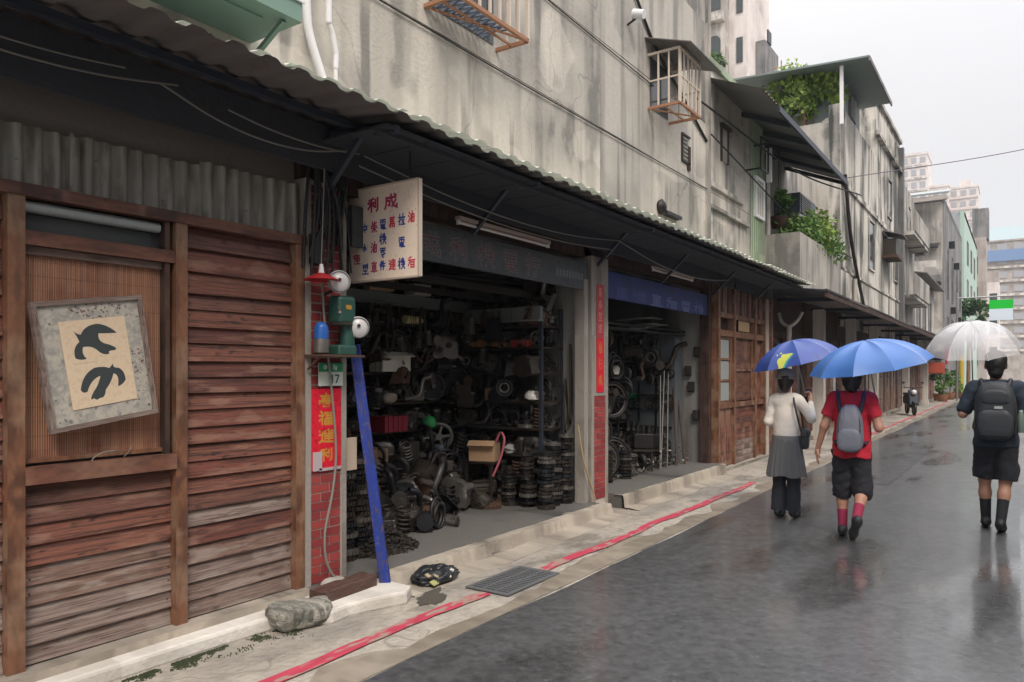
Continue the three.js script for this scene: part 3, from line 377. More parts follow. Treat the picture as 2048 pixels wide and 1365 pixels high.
{ // green sheet metal hood on the wall above the canopy
  const o = V(UL, 3.87, 2.2), g = thing('window_hood', 'green painted sheet metal hood hanging out of the concrete wall above the canopy', 'hood', o);
  mesh('hood_sheet', [rb(3.86, 4.4, 3.86, 3.872, 0.4, 3.2, o), rb(3.86, 3.872, 3.872, 4.0, 0.4, 3.2, o), rb(3.872, 4.4, 3.872, 4.0, 3.188, 3.2, o)], M.hoodGreen, g);
  mesh('rim', [rb(3.845, 3.86, 3.985, 4.01, 0.4, 3.215, o)], M.whitePipe, g);
  for (const s of [1.2, 2.2, 3.1]) mesh('brace', [bar(V(3.92, 3.852, s).sub(o), V(4.39, 3.60, s).sub(o), 0.03)], M.hoodGreen, g);
  mesh('peeling_strip', [rb(4.0, 4.04, 3.845, 3.859, 0.5, 3.0, o), rb(4.2, 4.23, 3.845, 3.859, 0.5, 2.4, o)], M.hoodGreen, g);
}
function cage(s0, s1, y0, y1, lo, label, roof) { // barred window cage fixed to the wall
  const o = V(UL, y0, (s0 + s1) / 2), g = thing('window_cage', label, 'window cage', o), q = (l, y, s) => V(l, y, s).sub(o);
  mesh('base_frame', [bar(q(lo, y0, s0), q(lo, y0, s1), 0.035), bar(q(UL, y0, s0), q(lo, y0, s0), 0.035), bar(q(UL, y0, s1), q(lo, y0, s1), 0.035), bar(q(UL, y0, s0), q(lo, y0, s1), 0.02), bar(q((UL + lo) / 2, y0, s0), q((UL + lo) / 2, y0, s1), 0.02)], M.rust, g);
  mesh('top_frame', [bar(q(lo, y1, s0), q(lo, y1, s1), 0.03), bar(q(UL, y1, s0), q(lo, y1, s0), 0.03), bar(q(UL, y1, s1), q(lo, y1, s1), 0.03)], M.cage, g);
  const n = Math.max(3, Math.round((s1 - s0) / 0.16)); for (let i = 0; i <= n; i++) { const s = mix(s0, s1, i / n); mesh('bar', bar(q(lo, y0, s), q(lo, y1, s), i === 0 || i === n ? 0.035 : 0.022), M.cage, g); }
  for (const s of [s0, s1]) for (const f of [0.33, 0.66]) mesh('bar', bar(q(mix(UL, lo, f), y0, s), q(mix(UL, lo, f), y1, s), 0.022), M.cage, g);
  mesh('rail', [bar(q(lo, (y0 + y1) / 2, s0), q(lo, (y0 + y1) / 2, s1), 0.02), bar(q(UL, (y0 + y1) / 2, s0), q(lo, (y0 + y1) / 2, s0), 0.02), bar(q(UL, (y0 + y1) / 2, s1), q(lo, (y0 + y1) / 2, s1), 0.02)], M.cage, g);
  mesh('window_recess', rb(UL - 0.008, UL, y0 + 0.03, y1, s0 + 0.06, s1 - 0.06, o), M.pane, g);
  if (roof) { const rf = bx(0.75, 0.012, s1 - s0 + 0.5, 0, 0, 0, 0, 0, -0.32); rf.translate(-(UL - 0.33) - o.x, y1 + 0.10 - o.y, -(s0 + s1 + 0.25) / 2 - o.z); mesh('cage_roof', rf, M.roof, g); }
  return g;
}
cage(5.02, 6.12, 4.86, 6.1, 4.02, 'cream barred window cage with rusty base, without a roof, over the first parts shop');
cage(9.85, 10.62, 5.36, 6.13, 3.92, 'cream barred window cage under a small sheet roof on the concrete wall', true);
{ // boards seen through the lattice bottom of the first cage
  const o = V(4.2, 4.88, 5.5), g = thing('lattice_screen', 'blue grey lattice screen lying in the bottom of the roofless window cage', 'lattice', o); const list = []; for (let i = 0; i < 9; i++) { list.push(bar(V(4.08, 4.895, 5.06 + i * 0.09).sub(o), V(4.38, 4.895, 5.16 + i * 0.09).sub(o), 0.018), bar(V(4.38, 4.90, 5.06 + i * 0.09).sub(o), V(4.08, 4.90, 5.16 + i * 0.09).sub(o), 0.018)); } mesh('lattice', list, std([0.12, 0.15, 0.22], 0.6), g);
}

// ---------------------------------------------------------------- projecting sign, lamps, leaning beam and other things by the brick pillar
{
  const W = 0.672, H = 0.67, o = V(3.805, 2.26, 3.9), g = thing('projecting_sign', 'cream square sign with rows of red and blue characters hanging beside the brick pillar', 'sign', o);
  const R = '#a8285a', B = '#2c3c8c', K = '#c22a4a';
  const t = canvasTex(672, 670, (c, w, h) => {
    c.fillStyle = '#ecdccb'; c.fillRect(0, 0, w, h); grime(c, w, h, 120, '#dcc9b6', 4, 6); grime(c, w, h, 40, '#8d7a6c', 14, 2);
    glyph(c, 'li', 185, 70, 105, 100, R, 17); glyph(c, 'cheng', 355, 62, 115, 105, R, 17);
    const col = (x, col, rows) => rows.forEach(([k, y, s = 58]) => glyph(c, k, x, y, s, s * 1.25, col, 11));
    col(34, R, [['ge', 332], ['zhong2', 470]]); col(125, B, [['zhong', 256, 48], ['xiao', 405, 42], ['xing', 552]]); col(215, R, [['chai', 250], ['you', 398], ['che', 545]]); col(303, B, [['dian', 238], ['ji', 345], ['ling', 445], ['jian', 545, 48]]); col(395, K, [['ma', 232], ['da', 540]]); col(487, B, [['la', 226], ['dian', 385], ['ji', 540]]); col(582, K, [['you', 216], ['xiang', 538]]);
  });
  mesh('sign_panel', plate(W, H, 0.024).translate(0, H / 2, 0), new THREE.MeshStandardMaterial({ map: t, roughness: 0.55 }), g);
  mesh('sign_frame', [bx(0.014, H + 0.014, 0.034, W / 2 + 0.007, H / 2, 0), bx(0.014, H + 0.014, 0.034, -W / 2 - 0.007, H / 2, 0), bx(W, 0.012, 0.034, 0, H + 0.006, 0), bx(W, 0.012, 0.034, 0, -0.006, 0)], std([0.5, 0.42, 0.35], 0.7), g);
  for (const x of [-0.25, 0.25]) mesh('hanger', rod(new THREE.Vector3(x, H, 0), new THREE.Vector3(x, H + 0.24, 0), 0.006), M.iron[0], g);
}
{ // red flat lamp shade
  const g = thing('pendant_lamp', 'flat red enamel lamp shade hanging before the wire tangle', 'lamp', V(3.86, 2.19, 3.36));
  mesh('lamp_shade', lathe([[0.018, 0.055], [0.05, 0.045], [0.115, 0.012], [0.118, 0.006], [0.112, 0.008], [0.045, 0.038], [0.016, 0.048]], 28), M.red, g); mesh('socket', cy(0.02, 0.012, 0.06, 0, 0.085, 0, 12), M.whitePipe, g); mesh('cord', rod(new THREE.Vector3(0, 0.11, 0), new THREE.Vector3(0.03, 0.75, 0), 0.004), M.paleCable, g);
}
function headlamp(l, y, s, r, ry, label) { const g = thing('round_headlamp', label, 'headlamp', V(l, y, s)); mesh('bowl', lathe([[0.0, -0.10], [r * 0.4, -0.09], [r * 0.85, -0.03], [r, 0], [r * 0.96, 0.012]], 24).rotateX(Math.PI / 2), M.iron[0], g); mesh('rim', new THREE.TorusGeometry(r, 0.007, 8, 28), M.steel, g); mesh('lens', new THREE.SphereGeometry(r * 1.6, 20, 8, 0, 7, 0, 0.64).rotateX(Math.PI / 2).translate(0, 0, -r * 1.28), std([0.55, 0.54, 0.55], 0.25), g); mesh('bulb', cy(0.012, 0.012, 0.02, 0.0, 0.01, r * 0.33, 10, Math.PI / 2), M.black, g); mesh('mount', rod(new THREE.Vector3(0, -r * 0.5, -0.05), new THREE.Vector3(-0.1, -r * 0.5 - 0.05, -0.15), 0.012), M.iron[2], g); g.rotation.y = ry; return g; }
headlamp(3.84, 2.2, 3.50, 0.072, 0.95, 'upper round headlamp with a scratched lens beside the red lamp shade');
headlamp(3.82, 1.895, 3.66, 0.07, 0.9, 'lower round headlamp on the green machine above the blue beam');
{ // green cast machine head bolted to the pillar
  const g = thing('green_machine', 'dark green cast iron machine head bolted to the brick pillar', 'machine', V(3.98, 1.70, 3.55)); const gm = std([0.02, 0.075, 0.06], 0.45, { bumpMap: grainBump, bumpScale: 0.002 });
  mesh('housing', [new RoundedBoxGeometry(0.13, 0.20, 0.16, 3, 0.03).translate(0.08, 0.31, -0.03), cy(0.05, 0.055, 0.32, 0.09, 0.16, -0.07, 16), new RoundedBoxGeometry(0.15, 0.08, 0.17, 2, 0.02).translate(0.07, 0.03, -0.03)], gm, g);
  mesh('handle', [rod(new THREE.Vector3(0.12, 0.33, 0.04), new THREE.Vector3(0.20, 0.28, 0.10), 0.008), new THREE.SphereGeometry(0.015, 10, 8).translate(0.2, 0.28, 0.1)], M.iron[3], g); mesh('flange', cy(0.075, 0.075, 0.02, 0.09, 0.215, -0.02, 18), M.iron[1], g);
  mesh('label_plate', bx(0.004, 0.03, 0.05, 0.148, 0.33, -0.03), std([0.40, 0.22, 0.04], 0.6), g);
}
{ const g = thing('blue_jug', 'blue capped grey canister on the shelf beside the green machine', 'canister', V(3.90, 1.705, 3.395)); mesh('canister_body', lathe([[0, 0], [0.05, 0], [0.052, 0.01], [0.05, 0.10], [0.04, 0.105]], 20), M.iron[3], g); mesh('blue_cap', lathe([[0.048, 0.10], [0.05, 0.105], [0.047, 0.18], [0.03, 0.21], [0, 0.215]], 20), std([0.015, 0.10, 0.38], 0.35), g); }
tag(mesh('pillar_shelf', [rb(3.80, 3.985, 1.685, 1.70, 3.32, 3.70), bar(V(3.97, 1.60, 3.34), V(3.84, 1.69, 3.34), 0.012)], M.iron[4]), 'small rusty steel shelf on the brick pillar under the green machine', 'shelf');
M.blue = new THREE.MeshStandardMaterial({ roughness: 0.5, bumpMap: grainBump, bumpScale: 0.001, map: tex(128, 512, (u, v) => { const chip = sm(0.66, 0.70, fbm(u * 9, v * 40, 4, 7)), dirt = sm(0.45, 0.8, fbm(u * 3, v * 9, 4, 17)), scr = sm(0.72, 0.78, fbm(u * 3, v * 90, 2, 27)); let q = mix3([0.006, 0.03, 0.25], [0.012, 0.028, 0.15], dirt); q = mix3(q, [0.10, 0.12, 0.2], scr * 0.5); return mix3(q, [0.11, 0.06, 0.04], chip * 0.85); }) });
{ // leaning blue steel beam
  const a = V(3.72, 0.0, 3.835), b = V(3.985, 1.78, 3.775), d = b.clone().sub(a), g = thing('blue_beam', 'long bright blue steel channel leaning in the shop doorway', 'beam', a);
  g.quaternion.setFromUnitVectors(new THREE.Vector3(0, 1, 0), d.clone().normalize());
  mesh('web', new RoundedBoxGeometry(0.075, d.length(), 0.012, 2, 0.004).rotateY(0.75).translate(0, d.length() / 2, 0), M.blue, g);
  const fl = (k) => { const q = new THREE.BoxGeometry(0.012, d.length() - 0.002, 0.05); q.translate(k * 0.033, d.length() / 2, -0.031); return q.rotateY(0.75); };
  mesh('flange', fl(1), M.blue, g); mesh('flange', fl(-1), M.blue, g);
}
{ // flat grey boulder with streaks
  const gg = new THREE.SphereGeometry(1, 40, 24), p = gg.attributes.position; for (let i = 0; i < p.count; i++) { let x = p.getX(i), y = p.getY(i), z = p.getZ(i); x = Math.sign(x) * Math.pow(Math.abs(x), 0.6); z = Math.sign(z) * Math.pow(Math.abs(z), 0.6); const n = 0.93 + 0.30 * (fbm(x * 2 + 5, z * 2 + y * 1.5, 3, 9) - 0.5) + 0.22 * (Math.abs(fbm(x * 5 + 2, z * 5 + y * 6, 3, 19) - 0.5) - 0.1); y = y > 0.35 ? 0.35 + (y - 0.35) * 0.12 : y; p.setXYZ(i, x * 0.125 * n, (y + 0.5) * 0.115 * n, z * 0.20 * n); } gg.computeVertexNormals(); { const q = gg.attributes.uv; for (let i = 0; i < q.count; i++) q.setXY(i, p.getZ(i) * 2.2 + p.getX(i) * 1.2, p.getY(i) * 4); }
  const m = mesh('boulder', gg, new THREE.MeshStandardMaterial({ roughness: 0.85, bumpMap: grainBump, bumpScale: 0.004, map: tex(256, 128, (u, v) => { const k = fbm(u * 30, v * 4, 4, 6), b = fbm(u * 6, v * 6, 3, 9); return mix3([0.09, 0.092, 0.08], [0.33, 0.315, 0.27], sm(0.32, 0.7, k * 0.6 + b * 0.4)); }) })); m.position.copy(V(3.70, 0.04, 3.05)); m.rotation.y = -0.25; tag(m, 'flat grey streaked boulder on the white step', 'boulder');
}
tag(mesh('boulder', (() => { const gg = new THREE.SphereGeometry(0.08, 20, 12), p = gg.attributes.position; for (let i = 0; i < p.count; i++) { const n = 1 + 0.5 * (fbm(p.getX(i) * 14, p.getZ(i) * 14 + p.getY(i) * 9, 2, 3) - 0.5); p.setXYZ(i, p.getX(i) * n, p.getY(i) * n * 0.65, p.getZ(i) * n * 1.3); } gg.computeVertexNormals(); return gg.translate(-3.90, 0.12, -3.50); })(), M.pillar), 'small pale stone at the foot of the brick pillar', 'stone');
{ const m = mesh('timber_block', new RoundedBoxGeometry(0.15, 0.085, 0.50, 2, 0.008), new THREE.MeshStandardMaterial({ map: woodTex([0.085, 0.042, 0.032], [0.035, 0.018, 0.014], 207, [0.13, 0.08, 0.065]), roughness: 0.7 })); m.position.copy(V(3.79, 0.115, 3.50)); m.rotation.y = 0.06; tag(m, 'brown squared timber lying on the white step before the brick pillar', 'timber'); }
{ // black rubbish bag with food packets
  const gg = new THREE.SphereGeometry(1, 48, 32), p = gg.attributes.position; for (let i = 0; i < p.count; i++) { let x = p.getX(i), y = p.getY(i), z = p.getZ(i); const f = fbm(x * 3 + 7, z * 3 + y * 2, 4, 4), c = Math.abs(fbm(x * 5, y * 5 + z * 4, 3, 14) - 0.5); const n = 0.8 + 0.35 * f - 0.5 * c; p.setXYZ(i, x * 0.14 * n, Math.max(0, (y * 0.55 + 0.38)) * 0.13 * n, z * 0.23 * n); } gg.computeVertexNormals();
  const g = thing('rubbish_bag', 'crumpled black plastic bag with food packets by the shop threshold', 'bag', V(3.64, 0.003, 4.27)); mesh('bag', gg, std([0.02, 0.022, 0.025], 0.35), g);
  const yl = std([0.34, 0.34, 0.14], 0.5), wh = std([0.55, 0.52, 0.48], 0.6), or = std([0.36, 0.29, 0.18], 0.6);
  const pk = (m, x, y, z, w, h, a) => { const q = new RoundedBoxGeometry(w, 0.015, h, 2, 0.006); q.rotateZ(-0.5); q.rotateY(a); mesh('packet', q.translate(x, y, z), m, g); };
  pk(yl, 0.105, 0.035, 0.13, 0.05, 0.075, 0.2); pk(or, 0.085, 0.075, 0.09, 0.04, 0.05, 0.8); pk(or, 0.06, 0.085, 0.15, 0.04, 0.04, 0.1); pk(wh, 0.11, 0.05, -0.02, 0.03, 0.05, -0.5); pk(wh, 0.09, 0.08, -0.09, 0.035, 0.04, 0.5); pk(or, 0.02, 0.093, 0.05, 0.04, 0.04, 0.5);
}
tag(mesh('oil_puddle', (() => { const sh = new THREE.Shape(); for (let i = 0; i <= 60; i++) { const a = i / 60 * 6.283, r = 0.3 + 1.5 * fbm(Math.cos(a) * 1.5 + 4, Math.sin(a) * 1.5 + 4, 3, 8); sh[i ? 'lineTo' : 'moveTo'](Math.cos(a) * 0.18 * r, Math.sin(a) * 0.085 * r); } return new THREE.ShapeGeometry(sh).rotateX(-Math.PI / 2).rotateY(-1.1).translate(-3.42, 0.0015, -3.98); })(), std([0.10, 0.09, 0.078], 0.3)), 'dark wet puddle on the pavement between blue beam and red line', 'puddle').userData.kind = 'structure';

// ---------------------------------------------------------------- machine parts (prototypes stand on y = 0)
function gearShape(r, teeth, depth, hole) { const s = new THREE.Shape(); for (let i = 0; i < teeth; i++) for (const [f, q] of [[0, 1], [0.45, 1], [0.5, 0], [0.95, 0]]) { const a = (i + f) / teeth * Math.PI * 2, R = q ? r : r - depth; s[i || f ? 'lineTo' : 'moveTo'](Math.cos(a) * R, Math.sin(a) * R); } s.closePath(); const h = new THREE.Path(); h.absarc(0, 0, hole, 0, 7, true); s.holes.push(h); return s; }
const ext = (s, d) => new THREE.ExtrudeGeometry(s, { depth: d, bevelEnabled: false, curveSegments: 8 });
const PROTO = {
  gear: (g, m) => { mesh('gear_body', [ext(gearShape(0.085, 18, 0.012, 0.03), 0.03).rotateX(-Math.PI / 2), cy(0.045, 0.045, 0.012, 0, 0.036, 0, 14)], m, g); return [0.17, 0.042]; },
  standing_gear: (g, m) => { mesh('gear_body', [ext(gearShape(0.09, 20, 0.012, 0.028), 0.035).translate(0, 0.09, -0.017), cy(0.045, 0.045, 0.06, 0, 0.09, 0, 14, Math.PI / 2)], m, g); return [0.17, 0.18]; },
  pulley: (g, m) => { mesh('rim', new THREE.TorusGeometry(0.10, 0.016, 6, 22).translate(0, 0.116, 0), m, g); mesh('spokes', [0, 1, 2, 3, 4].map((i) => bx(0.018, 0.1, 0.014, 0, 0.05, 0).rotateZ(i * 1.257).translate(0, 0.116, 0)), m, g); mesh('hub', cy(0.028, 0.028, 0.06, 0, 0.116, 0, 12, Math.PI / 2), M.iron[3], g); return [0.22, 0.23]; },
  electric_motor: (g, m) => { mesh('motor_body', [cy(0.06, 0.06, 0.15, 0, 0.075, 0, 16, Math.PI / 2), ...Array.from({ length: 10 }, (_, i) => bx(0.006, 0.012, 0.14, 0, 0.064, 0).rotateZ(i * 0.628).translate(0, 0.075, 0))], m, g); mesh('end_cap', cy(0.055, 0.045, 0.02, 0, 0.075, 0.085, 16, Math.PI / 2), M.iron[1], g); mesh('shaft', cy(0.012, 0.012, 0.06, 0, 0.075, 0.12, 10, Math.PI / 2), M.iron[3], g); mesh('foot', bx(0.11, 0.015, 0.1, 0, 0.0075, 0), m, g); return [0.15, 0.15]; },
  gearbox: (g, m) => { mesh('casing', [new RoundedBoxGeometry(0.18, 0.14, 0.13, 2, 0.02).translate(0, 0.07, 0), bx(0.2, 0.015, 0.15, 0, 0.09, 0)], m, g); mesh('cover', cy(0.05, 0.045, 0.03, -0.01, 0.07, 0.075, 16, Math.PI / 2), M.iron[3], g); for (const [x, y] of [[-0.075, 0.12], [0.075, 0.12], [0.075, 0.03], [-0.075, 0.03]]) mesh('bolt', cy(0.008, 0.008, 0.02, x, y, 0.07, 6, Math.PI / 2), M.iron[3], g); return [0.2, 0.15]; },
  pipe_elbow: (g, m) => { mesh('pipe', new THREE.TorusGeometry(0.07, 0.026, 10, 14, 1.8).translate(-0.03, 0.026, 0), m, g); mesh('flange', cy(0.042, 0.042, 0.014, 0.04, 0.03, 0, 14), M.iron[1], g); return [0.13, 0.12]; },
  crankshaft: (g, m) => { const l = []; for (let i = 0; i < 5; i++) l.push(cy(0.02, 0.02, 0.05, 0, 0.03 + i * 0.085, 0, 10), cy(0.05, 0.05, 0.022, i % 2 ? 0.02 : -0.02, 0.066 + i * 0.085, 0, 12)); l.push(cy(0.055, 0.055, 0.02, 0, 0.01, 0, 14)); mesh('shaft', l, m, g); return [0.13, 0.43]; },
  bearing_ring: (g, m) => { mesh('outer_ring', new THREE.TorusGeometry(0.07, 0.014, 8, 22).translate(0, 0.084, 0), m, g); mesh('inner_ring', new THREE.TorusGeometry(0.042, 0.011, 8, 18).translate(0, 0.084, 0), M.iron[3], g); return [0.16, 0.17]; },
  pump: (g, m) => { mesh('volute', [new THREE.TorusGeometry(0.06, 0.03, 10, 18).translate(0, 0.09, 0), cy(0.055, 0.055, 0.04, 0, 0.09, 0, 16, Math.PI / 2), cy(0.025, 0.025, 0.09, 0.07, 0.14, 0, 12)], m, g); mesh('flange', cy(0.04, 0.04, 0.012, 0.07, 0.186, 0, 14), M.iron[3], g); mesh('foot', bx(0.12, 0.02, 0.08, 0, 0.01, 0), m, g); return [0.19, 0.19]; },
  tin_can: (g, m) => { mesh('can', lathe([[0, 0], [0.045, 0], [0.047, 0.004], [0.045, 0.008], [0.045, 0.112], [0.047, 0.116], [0.045, 0.12], [0, 0.118]], 16), m, g); return [0.1, 0.12]; },
  drive_belt: (g, m) => { mesh('belt', new THREE.TorusGeometry(0.11, 0.014, 6, 26).scale(0.8, 1, 1).translate(0, 0.124, 0), M.black, g); mesh('belt_loop', new THREE.TorusGeometry(0.09, 0.012, 6, 24).scale(0.9, 1, 1).translate(0.01, 0.10, 0.02), M.black, g); return [0.2, 0.25]; },
  cylinder_head: (g, m) => { mesh('fins', Array.from({ length: 7 }, (_, i) => bx(0.13 - 0.004 * i, 0.007, 0.12, 0, 0.02 + i * 0.018, 0)), m, g); mesh('barrel', cy(0.045, 0.045, 0.16, 0, 0.08, 0, 14), M.iron[3], g); return [0.14, 0.16]; },
};
Object.assign(PROTO, {
  coil_spring: (g, m) => { const pts = Array.from({ length: 60 }, (_, i) => new THREE.Vector3(Math.cos(i * 0.62) * 0.045, 0.012 + i * 0.0032, Math.sin(i * 0.62) * 0.045)); mesh('coil', new THREE.TubeGeometry(new THREE.CatmullRomCurve3(pts), 90, 0.009, 5), m, g); return [0.11, 0.22]; },
  angle_bracket: (g, m) => { mesh('plate', [bx(0.2, 0.012, 0.12, 0, 0.006, 0), bx(0.012, 0.2, 0.12, -0.094, 0.1, 0), bx(0.16, 0.012, 0.02, -0.02, 0.09, 0.03, 0, 0, 0.8)], m, g); mesh('bolt', [cy(0.012, 0.012, 0.03, 0.05, 0.02, 0.03, 6), cy(0.012, 0.012, 0.03, 0.05, 0.02, -0.03, 6)], M.iron[3], g); return [0.21, 0.2]; },
  exhaust_pipe: (g, m) => { mesh('pipe', tube([[-0.14, 0.03, 0], [-0.05, 0.035, 0.02], [0.03, 0.06, 0.03], [0.07, 0.14, 0], [0.11, 0.24, -0.03], [0.2, 0.27, -0.02]].map((p) => new THREE.Vector3(...p)), 0.026, 24, 9), m, g); mesh('flange', cy(0.045, 0.045, 0.012, -0.14, 0.045, 0, 12, 0, Math.PI / 2), M.iron[1], g); return [0.3, 0.3]; },
  engine_cover: (g, m) => { const q = new THREE.BoxGeometry(0.24, 0.2, 0.14, 10, 10, 6), p = q.attributes.position; for (let i = 0; i < p.count; i++) { const x = p.getX(i), y = p.getY(i), z = p.getZ(i), n = 0.62 + 0.8 * fbm(x * 11 + 4, y * 11 + z * 8, 3, 6), f = 1 - 0.5 * Math.pow(Math.abs(x) / 0.12, 4) * 0.5; p.setXYZ(i, x * n, 0.09 + y * n * f, z * n); } q.computeVertexNormals(); mesh('casting', q, m, g); mesh('boss', [cy(0.03, 0.025, 0.05, 0.03, 0.11, 0.07, 12, Math.PI / 2), cy(0.018, 0.018, 0.05, -0.05, 0.07, 0.07, 10, Math.PI / 2)], M.iron[1], g); return [0.22, 0.19]; },
});
const PHRASE = { coil_spring: 'coil spring', angle_bracket: 'bolted angle bracket', exhaust_pipe: 'bent exhaust pipe', engine_cover: 'lumpy engine casting', gear: 'flat toothed gear', standing_gear: 'hubbed gear on edge', pulley: 'spoked pulley wheel', electric_motor: 'finned electric motor', gearbox: 'bolted gearbox casing', pipe_elbow: 'flanged pipe elbow', crankshaft: 'upright crankshaft', bearing_ring: 'bearing ring', pump: 'pump with flanged outlet', tin_can: 'tin can', drive_belt: 'looped drive belt', cylinder_head: 'finned cylinder head' };
const LOOK = ['black', 'dull brown', 'sooty', 'bright steel', 'rusty'], LEVEL = ['lowest', 'second', 'third', 'fourth', 'fifth', 'sixth', 'seventh', 'topmost'];
const protoCache = new Map();
function part(kind, matIndex, place, pos, ry, tilt = 0) {
  const key = kind + matIndex; let o = protoCache.get(key), size;
  if (!o) { o = new THREE.Group(); size = PROTO[kind](o, M.iron[matIndex]); o.userData.size = size; protoCache.set(key, o); }
  const c = o.clone(); c.name = numbered(kind); c.userData = { label: (kind === 'drive_belt' ? '' : LOOK[matIndex] + ' ') + PHRASE[kind] + ' ' + place[0], category: kind.replace('_', ' ').split(' ').pop() === 'gear' ? 'gear' : kind.replaceAll('_', ' '), group: kind.replaceAll('_', ' ') + 's ' + place[1] };
  c.position.copy(pos); c.rotation.y = ry; if (tilt) c.rotation.z = tilt; scene.add(c); return [c, ...o.userData.size];
}
const KINDS = ['standing_gear', 'pulley', 'electric_motor', 'gearbox', 'pipe_elbow', 'bearing_ring', 'pump', 'tin_can', 'drive_belt', 'cylinder_head', 'gear', 'pump', 'gearbox', 'standing_gear', 'coil_spring', 'angle_bracket', 'exhaust_pipe', 'engine_cover', 'engine_cover', 'exhaust_pipe', 'angle_bracket'];
const PICK = [0, 1, 0, 1, 3, 2, 0, 4, 1, 3];
const rp = rng(101);
const onShelf = (i, which, shop, g) => ['on the ' + LEVEL[i] + ' ' + which + ' shelf ' + shop, g], IN1 = 'in the shop behind the blue beam', IN2 = 'in the shop under the blue banner';
function fillRow(from, to, y, clear, at, faceTurn, place, skip) { // pieces set side by side along a shelf
  let x = from; while (x < to - 0.08) {
    const k = KINDS[Math.floor(rp() * KINDS.length)], mi = PICK[Math.floor(rp() * PICK.length)], sc = 0.85 + 0.5 * rp();
    const [c, w, h] = part(k, mi, place, at(x), faceTurn + (rp() - 0.5) * 0.9);
    let s2 = Math.min(sc, (clear - 0.02) / h); c.scale.setScalar(s2); c.position.copy(at(x + w * s2 / 2)); x += w * s2 * (0.82 + 0.25 * rp());
    if (skip && skip(c.position)) { scene.remove(c); continue; }
    if (h * s2 < clear * 0.5 && rp() < 0.7) { const [d, w2, h2] = part('gear', PICK[Math.floor(rp() * PICK.length)], place, c.position.clone(), rp() * 3); d.position.y += k === 'tin_can' || k === 'gear' || k === 'gearbox' || k === 'cylinder_head' ? h * s2 : 0; if (d.position.y === c.position.y) scene.remove(d); }
  }
}
function shelving(name, label, l0, l1, s0, s1, ys, top) { const o = V((l0 + l1) / 2, 0.12, (s0 + s1) / 2), g = thing(name, label, 'shelving', o); for (const y of ys) mesh('shelf', rb(l0, l1, y - 0.025, y, s0, s1, o), M.iron[1], g); for (const l of [l0 + 0.02, l1 - 0.02]) for (const s of [s0 + 0.02, s1 - 0.02]) mesh('upright', rb(l - 0.018, l + 0.018, 0.12, top, s - 0.018, s + 0.018, o), M.navySteel, g); return g; }
// shop one: shelf along the back, shelf along the right wall
const Y1 = [0.36, 0.66, 0.96, 1.26, 1.58, 1.86, 2.10];
shelving('back_shelving', 'tall steel shelving loaded with machine parts at the back of the first shop', 5.46, 6.1, 4.7, 6.95, [...Y1, 2.40], 2.42);
shelving('side_shelving', 'steel shelving loaded with machine parts along the right wall of the first shop', 4.32, 5.44, 6.86, 7.32, Y1, 2.3);
const keep = (p) => { const s = -p.z, y = p.y; return (s > 6.15 && s < 7 && y > 1.2 && y < 1.5) || (s < 5.85 && s > 5.2 && y > 1.5 && y < 1.7); };
[...Y1, 2.40].forEach((y, i) => { const clear = i < 7 ? ([...Y1, 2.40][i + 1] - y - 0.03) : 0.4; for (const l of [5.53, 5.74, 5.95]) if (l < 5.9 || i > 2) fillRow(l < 5.7 ? 5.15 : 5.4, 6.92, y, clear, (s) => V(l, y, s), Math.PI / 2 - 0.4, onShelf(i, 'back', 'behind the blue beam', IN1), l < 5.6 ? keep : null); });
Y1.forEach((y, i) => { const clear = i < 6 ? Y1[i + 1] - y - 0.03 : 0.5; for (const s of [6.93, 7.12]) fillRow(4.34, 5.40, y, clear, (l) => V(l, y, s), 0.2, onShelf(i, 'side', 'right of the blue beam', IN1)); });
// towers of gears and crankshafts on the floor
for (const [l, s, h, where] of [[4.35, 4.02, 0.98, 'touching the brick pillar'], [4.53, 4.10, 0.92, 'second in from the brick pillar'], [4.40, 4.22, 0.85, 'beside the loose iron links'], [4.72, 4.25, 1.0, 'tallest behind the blue beam'], [4.62, 4.42, 0.55, 'lowest behind the blue beam'], [4.95, 4.5, 0.75, 'deepest behind the blue beam'], [4.2, 6.75, 0.72, 'front most by the pale jamb'], [4.22, 6.95, 0.80, 'middle by the pale jamb'], [4.2, 7.15, 0.88, 'touching the pale jamb'], [4.42, 6.72, 0.65, 'at the foot of the side shelving'], [4.64, 6.70, 0.5, 'left of the brown carton stand']]) { let y = 0.12; while (y < h) { const [c, , hh] = part('gear', PICK[Math.floor(rp() * 6)], ['in the floor stack ' + where, 'stacked in the shop behind the blue beam'], V(l + (rp() - 0.5) * 0.045, y, s + (rp() - 0.5) * 0.045), rp() * 3); const k = 0.8 + 0.35 * rp(); c.scale.setScalar(k); y += hh * k; } }
for (const [l, s] of [[5.25, 5.2], [5.3, 5.42], [5.22, 5.65], [5.32, 6.2], [5.3, 6.45], [5.1, 6.72], [4.95, 6.74]]) part('crankshaft', PICK[Math.floor(rp() * 5)], ['on the floor behind the blue beam', IN1], V(l, 0.12, s), rp() * 3);
for (const [l, s, sc] of [[5.2, 5.95, 1.3], [5.1, 5.3, 1.2], [5.05, 6.1, 1.0], [5.15, 6.55, 1.1], [4.8, 4.62, 1.3], [5.0, 4.85, 1.2]]) { const [c] = part(rp() < 0.5 ? 'gearbox' : 'pump', 0, ['on the floor behind the blue beam', 'on the floor behind the blue beam'], V(l, 0.12, s), rp() * 3); c.scale.setScalar(sc); }
